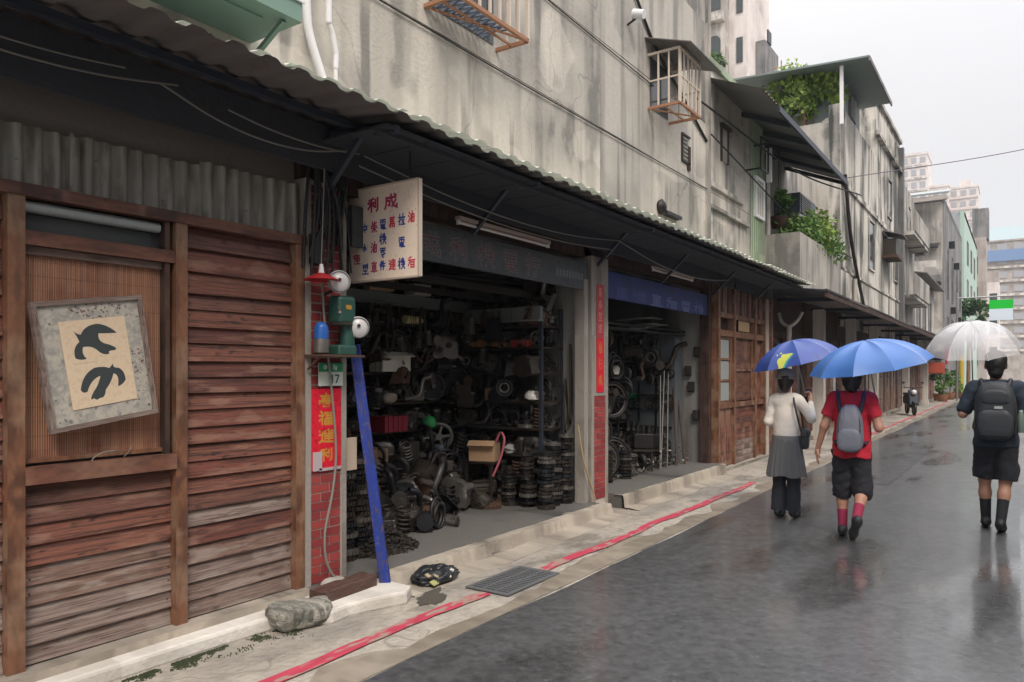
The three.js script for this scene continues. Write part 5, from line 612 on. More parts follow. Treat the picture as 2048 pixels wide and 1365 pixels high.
const leafLime = leafMat([0.20, 0.30, 0.055]), leafMid = leafMat([0.10, 0.20, 0.045]), leafDark = leafMat([0.05, 0.12, 0.03]);
M.shelter = std([0.16, 0.20, 0.19], 0.6, { side: THREE.DoubleSide });
function win(parent, l, y0, y1, s0, s1, o, pm = M.pane, fm = M.greyWall) { const w = sub('window', parent); mesh('pane', rb(l - 0.012, l + 0.02, y0, y1, s0, s1, o), pm, w); mesh('frame', [rb(l - 0.05, l + 0.01, y0 - 0.06, y0, s0 - 0.06, s1 + 0.06, o), rb(l - 0.05, l + 0.01, y1, y1 + 0.06, s0 - 0.06, s1 + 0.06, o), rb(l - 0.05, l + 0.01, y0, y1, s0 - 0.06, s0, o), rb(l - 0.05, l + 0.01, y0, y1, s1, s1 + 0.06, o)], fm, w); return w; }
function winX(parent, s, y0, y1, l0, l1, o, pm = M.pane) { const w = sub('window', parent); mesh('pane', rb(l0, l1, y0, y1, s - 0.03, s + 0.02, o), pm, w); mesh('sill', rb(l0 - 0.05, l1 + 0.05, y0 - 0.08, y0, s - 0.08, s + 0.02, o), M.greyWall, w); return w; }
{ // low house in the recess: balcony, dark eave, green metal end
  const o = V(4.4, 0, 18), g = thing('balcony_house', 'low grey house with a planted concrete balcony under a dark sheet eave', 'house', o);
  mesh('wall', rb(4.9, 5.1, 2.9, 7.0, 15.0, 22.3, o), M.wallGrey, g); mesh('side_wall', rb(4.4, 10, 3.0, 6.6, 14.71, 14.9, o), M.wallGrey, g);
  mesh('green_cladding', rb(4.38, 4.42, 3.3, 6.84, 14.72, 15.65, o), M.cladGreen, g); mesh('green_cladding', rb(4.42, 5.2, 3.3, 6.84, 15.61, 15.65, o), M.cladGreen, g);
  for (let i = 0; i < 7; i++) mesh('cladding_rib', rb(4.365, 4.38, 3.3, 6.84, 14.78 + i * 0.13, 14.80 + i * 0.13, o), M.cladGreen, g);
  win(g, 4.38, 4.75, 5.45, 14.95, 15.45, o, M.pinkWall, M.whitePipe);
  mesh('balcony_front', rb(3.70, 3.80, 3.3, 4.45, 15.75, 19.9, o), M.wallGrey, g); mesh('balcony_side', rb(3.80, 4.9, 3.3, 4.45, 15.75, 15.87, o), M.wallGrey, g); mesh('balcony_floor', rb(3.80, 4.9, 3.3, 3.42, 15.87, 22.3, o), M.wallGrey, g); mesh('balcony_front', rb(3.9, 4.0, 3.3, 4.3, 19.9, 22.3, o), M.weathered, g);
  mesh('balcony_post', rb(4.4, 4.6, 3.42, 6.2, 15.9, 16.15, o), M.pillar, g); win(g, 4.9, 3.9, 5.6, 16.6, 17.4, o, M.frost, M.pillar);
  const n = 90, gg = new THREE.PlaneGeometry(1, 1, n, 2), p = gg.attributes.position; for (let i = 0; i < p.count; i++) { const a = p.getX(i) + 0.5, b = p.getY(i) + 0.5, s = mix(12.3, 19.4, a), l = mix(3.45, 5.2, b); p.setXYZ(i, -l - o.x, mix(6.2, 6.95, b) + 0.02 * Math.sin(s * 40), -s - o.z); } gg.computeVertexNormals(); mesh('eave_sheet', gg, M.roof, g); mesh('eave_board', rb(3.43, 3.47, 6.10, 6.21, 13.2, 19.4, o), M.navySteel, g);
  for (const s of [14.2, 15.5, 16.8, 18.1, 19.3]) mesh('rafter', bar(V(3.5, 6.15, s).sub(o), V(5.0, 6.78, s).sub(o), 0.08), M.soffitShade, g);
  mesh('gutter_pipe', rb(4.22, 4.32, 5.5, 6.2, 15.55, 15.63, o), M.whitePipe, g);
}
{ const o = V(4.55, 5.32, 19.3), g = thing('air_conditioner', 'grey boxed air conditioner under the dark sheet eave', 'air conditioner', o); mesh('case', rb(4.3, 4.9, 5.35, 5.85, 18.3, 19.9, o), std([0.10, 0.12, 0.14], 0.5), g); mesh('grille', Array.from({ length: 8 }, (_, i) => rb(4.28, 4.3, 5.40 + i * 0.055, 5.425 + i * 0.055, 18.4, 19.4, o)), M.iron[3], g); mesh('bracket', rb(4.3, 4.9, 5.28, 5.35, 18.2, 20.0, o), M.steel, g); }
{ const g = thing('balcony_bush', 'bright green bush spilling over the concrete balcony wall', 'plant', V(4.1, 4.0, 18.0)); mesh('stem', [rod(new THREE.Vector3(0, -0.5, 0), new THREE.Vector3(0, 0.5, 0.4), 0.03), rod(new THREE.Vector3(0, -0.5, -1), new THREE.Vector3(0.1, 0.5, -0.6), 0.03)], M.midWood, g); leaves('foliage', leafMid, 1900, 0.38, 0.42, 1.5, 0.12, 21, g, new THREE.Vector3(0.05, 0.72, -0.3)); leaves('foliage', leafLime, 1300, 0.35, 0.38, 1.4, 0.11, 24, g, new THREE.Vector3(0.1, 0.85, -0.3)); leaves('trailing_leaves', leafMid, 320, 0.12, 0.5, 1.0, 0.11, 26, g, new THREE.Vector3(0.42, 0.25, -0.5)); }
{ const g = thing('hanging_plant', 'small green plant beside the boxed air conditioner', 'plant', V(4.45, 5.0, 17.0)); mesh('pot', lathe([[0, -0.2], [0.14, -0.2], [0.2, 0.05], [0.17, 0.05]], 14), M.iron[4], g); leaves('foliage', leafMid, 200, 0.25, 0.35, 0.3, 0.15, 31, g, new THREE.Vector3(0, 0.3, 0)); mesh('hook', rod(new THREE.Vector3(0, 0, 0), new THREE.Vector3(0, 1.6, 0), 0.01), M.iron[2], g); }
{ // tall weathered house
  const o = V(4.2, 0, 32), g = thing('weathered_house', 'tall grimy white concrete house with black mould streaks and a rooftop shelter', 'house', o);
  mesh('wall', rb(4.2, 4.5, 2.9, 9.2, 22.5, 28.9, o), M.weathered, g); mesh('wall', rb(4.2, 4.5, 2.9, 11.2, 28.9, 35, o), M.weathered, g); mesh('party_pier', rb(4.02, 4.2, 2.9, 11.0, 34.8, 35.1, o), M.greyWall, g); mesh('wall', rb(4.38, 4.6, 2.9, 10.2, 35, 42, o), M.wallGrey, g); for (const y of [4.9, 7.6]) { const bl = sub('balcony', g); mesh('slab', rb(3.7, 4.38, y - 0.15, y, 35.6, 41.4, o), M.weathered, bl); mesh('parapet', rb(3.66, 3.76, y, y + 0.9, 35.6, 41.4, o), M.wallGrey, bl); } mesh('side_wall', rb(4.5, 11, 0, 8.7, 22.5, 22.8, o), M.wallGrey, g); mesh('side_wall', rb(4.5, 11, 8.7, 11.2, 28.9, 29.2, o), M.weathered, g); mesh('roof_slab', rb(4.5, 11, 8.3, 8.5, 22.8, 28.9, o), M.wallGrey, g); mesh('roof_slab', rb(4.5, 11, 11.0, 11.15, 29.2, 35, o), M.wallGrey, g); mesh('end_wall', rb(4.5, 11, 0, 10.2, 41.8, 42.1, o), M.greyWall, g);
  for (const [y0, y1, s0, s1] of [[5.2, 6.6, 37, 38], [8.0, 9.4, 36.5, 37.5], [8.0, 9.4, 39.3, 40.3]]) win(g, 4.38, y0, y1, s0, s1, o, M.pane, M.weathered); mesh('cornice', rb(4.05, 4.2, 9.9, 10.05, 28.5, 35, o), M.weathered, g); mesh('parapet_cap', rb(4.1, 4.6, 11.2, 11.35, 28.8, 35.1, o), M.pillar, g); mesh('parapet_curve', [rb(4.4, 8.0, 8.3, 8.75, 22.52, 22.7, o), cy(0.25, 0.25, 0.17, -4.5 - o.x, 8.6, -22.6 - o.z, 18, Math.PI / 2)], M.wallGrey, g);
  mesh('band', rb(4.14, 4.2, 6.95, 7.1, 22.6, 34.8, o), M.weathered, g); mesh('band', rb(4.16, 4.2, 4.5, 4.58, 22.6, 34.8, o), M.weathered, g);
  for (const [y0, y1, s0, s1] of [[5.1, 6.7, 27.2, 28.3], [5.3, 6.86, 33.2, 34.3], [7.6, 9.0, 31.5, 32.5]]) win(g, 4.2, y0, y1, s0, s1, o, M.pane, M.weathered);
  mesh('drain_pipe', [tube([V(4.1, 7.2, 22.7).sub(o), V(4.1, 5.5, 23.6).sub(o), V(4.1, 3.3, 26.2).sub(o)], 0.05, 20, 6)], M.iron[1], g); mesh('drain_pipe', [rod(V(4.12, 3.1, 24.3).sub(o), V(4.12, 4.4, 24.3).sub(o), 0.07)], M.pillar, g);
  const sh = sub('rooftop_shelter', g); for (const [l, s, t] of [[4.1, 22.2, 10.12], [6.9, 22.6, 10.25], [4.3, 25.4, 10.1]]) mesh('post', bar(V(l, 8.5, s).sub(o), V(l, t, s).sub(o), 0.09), M.whitePipe, sh);
  const rf = (a, b, c, d) => { const gg = new THREE.BufferGeometry(), v = [a, b, c, a, c, d]; gg.setAttribute('position', new THREE.BufferAttribute(new Float32Array(v.flatMap((q) => V(...q).sub(o).toArray())), 3)); gg.computeVertexNormals(); return gg; };
  { const q = new THREE.BoxGeometry(4.0, 0.05, 4.2); q.rotateZ(-0.05); q.translate(-5.35 - o.x, 10.22, -24.0 - o.z); mesh('roof_sheet', metre(q), M.shelter, sh); } mesh('shed_wall', rb(4.25, 4.35, 8.5, 10.08, 23.0, 25.9, o), M.shelter, sh); mesh('shed_front', rb(4.35, 5.0, 8.5, 10.1, 23.0, 23.08, o), M.shelter, sh); mesh('shed_door', rb(4.16, 4.26, 9.22, 9.9, 24.0, 24.8, o), M.greyWall, sh); mesh('eave_strip', rb(3.33, 3.37, 10.0, 10.12, 21.9, 26.1, o), M.greyWall, sh); mesh('back_panel', rb(4.45, 7.0, 8.5, 10.1, 25.6, 25.7, o), M.wallGrey, sh);
}
{ const o = V(4.1, 5.9, 31.0), g = thing('air_conditioner', 'rusted wall air conditioner cage on the mouldy house front', 'air conditioner', o); mesh('case', rb(3.75, 4.2, 5.9, 6.5, 30.3, 31.6, o), M.iron[1], g); mesh('bracket', rb(3.7, 4.2, 5.8, 5.9, 30.2, 31.7, o), M.iron[4], g); mesh('hood', bx(0.7, 0.03, 1.6, -3.85 - o.x, 6.7 - o.y, -30.95 - o.z, 0, 0, -0.3), M.roof, g); }
{ const g = thing('rooftop_tree', 'lime green tree growing on the roof terrace beneath the sheet shelter', 'tree', V(5.2, 8.5, 22.9)); mesh('trunk', tube([new THREE.Vector3(0, 0, 0), new THREE.Vector3(-0.05, 0.7, 0), new THREE.Vector3(0.1, 1.4, 0.2)], 0.06, 12, 7), M.midWood, g); mesh('limb', [rod(new THREE.Vector3(0, 0.7, 0), new THREE.Vector3(-0.7, 1.4, 0.2), 0.03), rod(new THREE.Vector3(0, 0.8, 0), new THREE.Vector3(0.6, 1.5, 0.3), 0.03)], M.midWood, g); leaves('crown', leafLime, 2600, 1.15, 0.72, 0.7, 0.17, 41, g, new THREE.Vector3(-0.1, 1.35, 0.1)); leaves('crown', leafMid, 500, 0.9, 0.6, 0.6, 0.17, 43, g, new THREE.Vector3(-0.2, 1.2, -0.1)); mesh('planter', bx(1.2, 0.4, 0.56, 0, 0.1, -0.4), M.plinth, g); }
tag(mesh('roof_tank', [rb(5.0, 6.2, 8.52, 9.0, 23.5, 24.4)], M.frost), 'pale water trough on the roof terrace behind the lime green tree', 'trough');
// second canopy with its timber fronts
{
  const o = V(3.6, 3.0, 27), g = thing('shop_canopy', 'dark sagging sheet canopy over the timber fronts below the weathered house', 'canopy', o);
  for (let i = 0; i < 13; i++) { const s0 = 14.6 + i * 2.15, y = 3.12 + 0.05 * (hash2(i, 2, 7) - 0.5) + 0.008 * i, gg = new THREE.BoxGeometry(1.5, 0.03, 2.2); gg.rotateZ(-0.12); gg.translate(-3.68 - o.x, y + 0.06 - o.y, -(s0 + 1.07) - o.z); mesh('roof_sheet', metre(gg), i % 3 ? M.roof : M.navySteel, g); }
  mesh('fascia', rb(2.95, 2.99, 2.98, 3.13, 14.6, 42.5, o), M.darkWood, g);
  for (const s of [16, 19, 22.2, 26, 30, 34, 38]) mesh('bracket', bar(V(3.0, 3.05, s).sub(o), V(4.2, 3.1, s).sub(o), 0.08), M.navySteel, g);
}
for (const [s0, s1, label, wm] of [[14.75, 18.4, 'dark boarded timber front beside the timber house', 0], [18.5, 22.0, 'dark timber front with latticed doors under the second canopy', 1], [22.3, 29.8, 'dark timber front with closed brown doors below the weathered house', 2], [30, 42, 'shuttered timber front at the far end of the second canopy', 3]]) {
  const o = V(4.2, 0, (s0 + s1) / 2), g = thing('timber_shopfront', label, 'shopfront', o); mesh('backing_wall', rb(4.25, 4.4, 0, 3.3, s0, s1, o), M.darkWood, g); mesh('plinth', rb(4.0, 4.3, -0.01, 0.1, s0, s1, o), M.gutter, g);
  const k = Math.round((s1 - s0) / 0.42); for (let i = 0; i < k; i++) { const a = mix(s0, s1, i / k), b = mix(s0, s1, (i + 1) / k) - 0.03; if (i % 4 === 3) { mesh('pane', rb(4.215, 4.25, 1.0, 2.2, a, b, o), M.pane, g); mesh('board', rb(4.19, 4.25, 0.1, 1.0, a, b, o), M.midWood, g); } else mesh('board', rb(4.19 + 0.01 * (i % 2), 4.25, 0.1, 2.3, a, b, o), [M.darkWood, M.midWood, M.planks[1], M.greyPlanks[0]][(i + wm) % 4], g); }
  mesh('beam', rb(4.16, 4.25, 2.3, 2.45, s0, s1, o), M.darkWood, g);
}
for (const [s, l, label] of [[18.45, 3.9, 'pale concrete post between the two dark timber fronts'], [22.15, 3.85, 'pale concrete post at the corner of the weathered house'], [26, 3.85, 'pale concrete post before the closed brown doors'], [34, 3.85, 'pale concrete post before the shuttered front'], [41.5, 3.85, 'pale concrete post at the end of the second canopy']]) tag(mesh('concrete_post', [rb(l - 0.12, l + 0.12, 0, 3.05, s - 0.12, s + 0.12), rb(l - 0.15, l + 0.15, 0, 0.2, s - 0.15, s + 0.15)], M.paleWall), label, 'post');
tag(mesh('forked_pipe', [rod(V(3.9, 0, 15.7), V(3.9, 2.55, 15.7), 0.05, 10), tube([V(3.9, 2.5, 15.7), V(3.75, 2.62, 15.7), V(3.65, 2.8, 15.75)], 0.035, 10, 6), tube([V(3.9, 2.5, 15.7), V(4.05, 2.62, 15.7), V(4.12, 2.8, 15.75)], 0.035, 10, 6)], M.paleWall), 'pale forked standpipe beside the timber house', 'pipe');
tag(mesh('gas_meter', [rb(3.98, 4.18, 1.9, 2.2, 14.9, 15.15), rb(3.95, 4.0, 1.95, 2.15, 14.95, 15.1)], M.iron[2]), 'dark meter box on the timber front beside the forked standpipe', 'meter');
{ const g = thing('fire_extinguisher', 'red fire extinguisher hanging on the timber front with latticed doors', 'extinguisher', V(4.08, 1.0, 19.2)); mesh('cylinder', lathe([[0, 0], [0.09, 0], [0.1, 0.03], [0.1, 0.42], [0.05, 0.5], [0, 0.5]], 16), M.red, g); mesh('valve', [cy(0.03, 0.03, 0.1, 0, 0.54, 0, 10), bx(0.14, 0.03, 0.03, 0.03, 0.58, 0)], M.black, g); mesh('wall_hook', bx(0.1, 0.05, 0.05, -0.12, 0.4, 0), M.iron[2], g); }
// grey house beyond with white end wall
{
  const o = V(4, 0, 60), g = thing('grey_house', 'slate grey house with a white end wall and pale sheet roof', 'house', o);
  mesh('white_end_wall', rb(4.0, 8, 0, 12.2, 53, 53.3, o), M.paleWall, g); mesh('wall', rb(3.95, 4.3, 0, 12.6, 53.3, 71, o), M.greyWall, g); mesh('gable', rb(4.3, 8, 0, 12, 70.7, 71, o), M.greyWall, g);
  mesh('roof_sheet', bx(3.4, 0.12, 3.0, -5.2 - o.x, 12.7, -52.5 - o.z, 0.25, 0, 0), M.frost, g); mesh('roof_edge', rb(3.6, 6.9, 11.9, 12.15, 50.9, 51.2, o), M.tileWall, g); mesh('roof_slab', rb(3.95, 8, 12.2, 12.6, 53, 71, o), M.greyWall, g);
  for (const s of [56, 60, 64.5, 68]) for (const [a, b] of [[6.5, 9.6], [2.6, 5.2]]) win(g, 3.95, a, b, s, s + 1.1, o, M.pane, M.greyWall);
  for (const [s, y] of [[57.5, 9.9], [62, 9.0], [59, 5.6], [64, 5.2]]) mesh('vent_pipe', rb(3.6, 3.95, y, y + 0.45, s, s + 0.45, o), M.iron[2], g);
  mesh('balcony', rb(4.0, 5.6, 7.1, 7.5, 51.6, 53, o), M.greyWall, g); mesh('balcony_wall', rb(4.2, 5.6, 7.5, 8.4, 51.6, 51.75, o), M.paleWall, g); mesh('awning', bx(1.6, 0.08, 1.4, -4.9 - o.x, 9.4, -52.3 - o.z, 0.3), M.iron[2], g); mesh('awning', bx(1.4, 0.08, 1.6, -4.7 - o.x, 3.6, -52.2 - o.z, 0.3), M.hoodGreen, g); mesh('awning', bx(1.8, 0.08, 1.6, -4.6 - o.x, 2.6, -52.2 - o.z, 0.3), M.iron[2], g);
  winX(g, 53, 9.0, 10.6, 5.0, 5.5, o); winX(g, 53, 4.6, 5.8, 4.6, 5.2, o);
}
{ const g = thing('wall_plant', 'green plant hanging beside the white end wall', 'plant', V(5.3, 9.6, 52.4)); leaves('foliage', leafDark, 260, 0.35, 0.9, 0.4, 0.25, 61, g); mesh('stem', rod(new THREE.Vector3(0, -0.8, 0), new THREE.Vector3(0, 0.8, 0), 0.04), M.midWood, g); }
{ // low lean-to between weathered and grey houses
  const o = V(4.6, 0, 46), g = thing('lean_to', 'pale two storey lean to with grey shutters between the two tall houses', 'house', o); mesh('wall', rb(4.4, 4.7, 0, 6.5, 42.2, 52.5, o), M.paleWall, g); mesh('gable', rb(4.4, 8, 0, 6.5, 42.2, 42.4, o), M.paleWall, g); mesh('roof_sheet', bx(2.2, 0.06, 10.6, -4.9 - o.x, 6.7, -47.3 - o.z, 0, 0, -0.15), M.roof, g); for (const s of [43.2, 46, 49]) win(g, 4.4, 3.8, 5.6, s, s + 1.4, o); mesh('canopy', bx(1.4, 0.05, 9.6, -3.9 - o.x, 3.3, -47.2 - o.z, 0, 0, -0.2), M.roof, g); for (const s of [43.0, 45.5, 48, 50.2]) { const d = sub('door', g); mesh('leaf', rb(4.36, 4.4, 0.05, 2.5, s, s + 1.8, o), M.planks[0], d); mesh('handle', rb(4.33, 4.36, 1.0, 1.1, s + 1.6, s + 1.65, o), M.steel, d); }
}
tag(mesh('red_shop_sign', [rb(3.1, 3.18, 2.0, 2.9, 44.0, 44.9), rb(3.05, 3.1, 2.2, 2.7, 44.2, 44.7)], M.red), 'red hanging shop sign before the pale lean to', 'sign');
tag(mesh('red_shop_sign', [rb(3.35, 4.3, 1.5, 2.1, 46.0, 46.08), rb(3.4, 4.25, 1.55, 2.05, 45.96, 46.0)], std([0.5, 0.10, 0.06], 0.6)), 'orange red board sign facing down the lane before the lean to', 'sign');
{ const o = V(4.2, 0, 85), g = thing('green_house', 'mint green clad house with tall green glazing beyond the grey house', 'house', o); mesh('wall', rb(4.3, 9, 0, 15.2, 75, 75.3, o), M.frost, g); mesh('green_wall', rb(4.0, 4.3, 0, 15.6, 75, 98, o), std([0.36, 0.48, 0.42], 0.7), g); mesh('roof_slab', rb(4, 9, 15.2, 15.6, 75.3, 98, o), M.frost, g); for (const y of [3, 6.5, 10]) winX(g, 75, y, y + 2.8, 4.5, 5.6, o, std([0.06, 0.22, 0.16], 0.3)); for (const s of [79, 85, 91]) for (const y of [4, 8, 11.5]) win(g, 4.0, y, y + 2, s, s + 2, o); }
{ const g = thing('street_tree', 'dark green tree before the mint green house', 'tree', V(3.6, 0, 73.4)); mesh('trunk', cy(0.18, 0.1, 5, 0, 2.5, 0, 8), M.midWood, g); mesh('limb', [rod(new THREE.Vector3(0, 3.5, 0), new THREE.Vector3(0.7, 5.6, 0.2), 0.06), rod(new THREE.Vector3(0, 3.8, 0), new THREE.Vector3(-0.6, 5.9, -0.3), 0.06)], M.midWood, g); leaves('crown', leafDark, 1500, 1.4, 1.3, 1.4, 0.38, 71, g, new THREE.Vector3(0.2, 6.3, 0)); }
{ const o = V(4.2, 0, 110), g = thing('brown_house', 'dull brown house with rooftop sheds far down the lane', 'house', o); mesh('wall', rb(3.2, 9, 0, 17, 100, 104, o), M.tileWall, g); mesh('shed', rb(3.0, 4.6, 17, 20.5, 101, 104, o), M.greyWall, g); mesh('wall', rb(2.2, 9, 0, 13, 112, 118, o), M.pinkWall, g); mesh('shed', rb(2.2, 3.6, 13, 14.5, 112, 116, o), M.tileWall, g); for (const y of [2.5, 6, 9.5, 13]) winX(g, 100, y, y + 1.8, 4.0, 5.2, o); for (const y of [3, 6.5, 9.8]) winX(g, 112, y, y + 1.8, 2.4, 3.2, o); }
function tower(name, label, l0, l1, s0, s1, h, wm, band, floors, cols) {
  const o = V((l0 + l1) / 2, 0, s0), g = thing(name, label, 'tower', o); mesh('wall', rb(l0, l1, 0, h, s0, s1, o), wm, g); mesh('roof_cap', rb(l0 - 0.2, l1 + 0.2, h, h + h * 0.012, s0 - 0.2, s1, o), wm, g);
  const fh = h / floors, cw = (l1 - l0) / cols; for (let f = 0; f < floors; f++) { if (f * fh + fh < h * 0.28) continue; mesh('floor_band', rb(l0 - 0.15, l1 + 0.15, f * fh + fh * 0.06, f * fh + fh * 0.22, s0 - 0.35, s0 - 0.002, o), band, g); for (let c = 0; c < cols; c++) mesh('window', rb(l0 + cw * (c + 0.2), l0 + cw * (c + 0.8), f * fh + fh * 0.36, f * fh + fh * 0.82, s0 - 0.12, s0 - 0.003, o), M.tower, g); }
  return g;
}
M.tower = std([0.34, 0.34, 0.36], 0.3);
{ const g = tower('apartment_tower', 'grey beige tower with a cyan crown closing the lane', -12, 12.5, 176, 190, 27.5, M.tileWall, M.paleWall, 10, 9); const o = V(0.25, 0, 176); mesh('blue_strip', rb(-11, 12, 23.6, 25.8, 175.4, 175.99, o), std([0.16, 0.25, 0.42], 0.3), g); mesh('cyan_crown', rb(-11, 12.3, 27.9, 30.5, 176.5, 189, o), std([0.55, 0.68, 0.73], 0.4), g); }
{ const g = tower('apartment_tower', 'pale pink balconied tower far behind the houses', 10.3, 17.6, 258, 270, 56.5, M.pinkWall, std([0.56, 0.48, 0.46], 0.8), 17, 3); mesh('water_tank', rb(12, 15, 57.1, 59, 259, 264, V(13.95, 0, 258)), M.pinkWall, g); }
tower('apartment_tower', 'pinkish tower top far behind the weathered house', 22.6, 29.5, 249, 262, 66, M.pinkWall, M.paleWall, 18, 3);
tower('apartment_tower', 'low pale slab far behind the sheet roof of the grey house', 17.5, 24, 255, 268, 57, M.pinkWall, M.paleWall, 16, 3);
{ // tall pale tower with arched openings
  const o = V(20, 0, 60), g = thing('apartment_tower', 'tall cream tower with an arched opening and planted balconies above the roofs', 'tower', o); mesh('wall', rb(19.5, 28, 0, 40, 58.5, 66, o), M.paleWall, g); mesh('wing', rb(18.1, 19.5, 0, 36, 59.6, 66, o), M.pinkWall, g); mesh('setback', rb(17.3, 18.1, 0, 29.0, 62, 66, o), M.greyWall, g);
  for (const y of [22, 26, 30, 34]) { const w = sub('window', g); const sh = new THREE.Shape(); sh.moveTo(-0.55, 0); sh.lineTo(0.55, 0); sh.lineTo(0.55, 1.4); sh.absarc(0, 1.4, 0.55, 0, Math.PI, false); mesh('pane', new THREE.ExtrudeGeometry(sh, { depth: 0.1, bevelEnabled: false }).translate(-20.4 - o.x, y + 0.8, -58.6 - o.z + 0.05), M.pane, w); mesh('balcony_slab', rb(19.5, 21.4, y - 0.3, y, 57.8, 58.5, o), M.paleWall, w); mesh('window_band', rb(18.4, 18.9, y + 0.6, y + 2.6, 59.5, 59.6, o), M.pane, w); mesh('side_fitting', rb(17.2, 17.3, y - 1, y, 62.5, 63.5, o), M.iron[2], w); }
  for (const [y, m, sd] of [[26.6, leafMid, 81], [22.6, leafDark, 82], [24.4, leafLime, 83]]) { const q = leaves('balcony_plant', m, 380, 0.9, 0.9, 0.5, 0.4, sd, g, new THREE.Vector3(-20.2 - o.x, y, -57.8 - o.z)); }
}
tag(mesh('antenna', [rod(V(6.2, 10.25, 24), V(6.2, 11.4, 24), 0.02), rod(V(5.9, 11.2, 24), V(6.5, 11.2, 24), 0.015), rod(V(6.0, 11.0, 24), V(6.4, 11.0, 24), 0.015)], M.rust), 'thin rusty television antenna on the rooftop shelter', 'antenna');
{ const sag = (a, b, d, r) => tube([a, a.clone().lerp(b, 0.5).add(new THREE.Vector3(0, -d, 0)), b], r, 30, 5);
  tag(mesh('overhead_wire', sag(V(4.1, 7.0, 22.3), V(-4.5, 8.9, 27), 0.25, 0.012), std([0.12, 0.09, 0.14], 0.6)), 'thin overhead wire crossing the lane from the weathered house', 'wire');
  tag(mesh('overhead_wire', sag(V(4.3, 6.0, 11.5), V(3.5, 6.3, 21.5), 0.3, 0.018), M.cable), 'dark cable running from the concrete wall to the dark sheet eave', 'wire'); tag(mesh('overhead_wire', sag(V(4.3, 5.6, 12.2), V(4.15, 5.0, 24), 0.3, 0.014), M.cable), 'dark cable running from the concrete wall to the weathered house', 'wire'); }
tag(mesh('cable_bracket', [bar(V(4.1, 5.5, 14.4), V(4.1, 6.1, 14.4), 0.03), bar(V(4.1, 5.5, 14.9), V(4.1, 6.1, 14.9), 0.03), bar(V(4.1, 6.1, 14.4), V(4.1, 6.1, 14.9), 0.03), bar(V(4.1, 5.5, 14.4), V(4.1, 5.5, 14.9), 0.03), bar(V(4.4, 5.5, 14.4), V(4.1, 5.5, 14.4), 0.03), bar(V(4.4, 6.1, 14.9), V(4.1, 6.1, 14.9), 0.03)], M.iron[2]), 'dark square cable bracket above the green cladding', 'bracket');
// far street furniture
{ const g = thing('street_sign', 'green and white street sign on a tall pole arm over the lane', 'sign', V(2.9, 0, 48)); mesh('pole', rod(new THREE.Vector3(0, 0, 0), new THREE.Vector3(0, 6.0, 0), 0.06, 10), M.steel, g); mesh('arm', rod(new THREE.Vector3(0, 5.7, 0), new THREE.Vector3(2.5, 5.7, 0), 0.035, 8), M.steel, g); const sb = mesh('sign_panel', plate(1.08, 1.1, 0.05), new THREE.MeshStandardMaterial({ roughness: 0.5, map: canvasTex(64, 64, (c, w, h) => { c.fillStyle = '#d8e4f0'; c.fillRect(0, 0, w, h); c.fillStyle = '#00c030'; c.fillRect(0, 0, w, 28); }) }), g); sb.position.set(2.05, 4.95, 0.05); }
tag(mesh('bollard_pole', [rod(V(3.2, 0, 57), V(3.2, 2.6, 57), 0.16, 12), cy(0.18, 0.18, 0.1, -3.2, 2.62, -57, 12)], std([0.50, 0.36, 0.05], 0.6)), 'yellow painted pole beside the potted shrubs', 'pole');
function shrub(l, s, h, seed, mat, label) { const g = thing('potted_shrub', label, 'potted plant', V(l, 0, s)); mesh('pot', lathe([[0, 0], [0.22, 0], [0.3, 0.38], [0.33, 0.4], [0.27, 0.4], [0.25, 0.3]], 16), M.rust, g); mesh('stem', rod(new THREE.Vector3(0, 0.2, 0), new THREE.Vector3(0.05, h * 0.7, 0), 0.03), M.midWood, g); leaves('foliage', mat, 420, 0.5, h * 0.36, 0.5, 0.17, seed, g, new THREE.Vector3(0, h * 0.62, 0)); }
shrub(3.45, 46, 1.7, 91, leafMid, 'bushy potted shrub before the pale lean to'); shrub(3.35, 49.5, 1.9, 92, leafMid, 'taller potted shrub beside the yellow pole'); shrub(3.75, 47.5, 2.3, 93, leafDark, 'dark leafy potted shrub against the brown doors'); shrub(3.1, 52, 1.3, 94, leafLime, 'small lime potted shrub near the yellow pole');
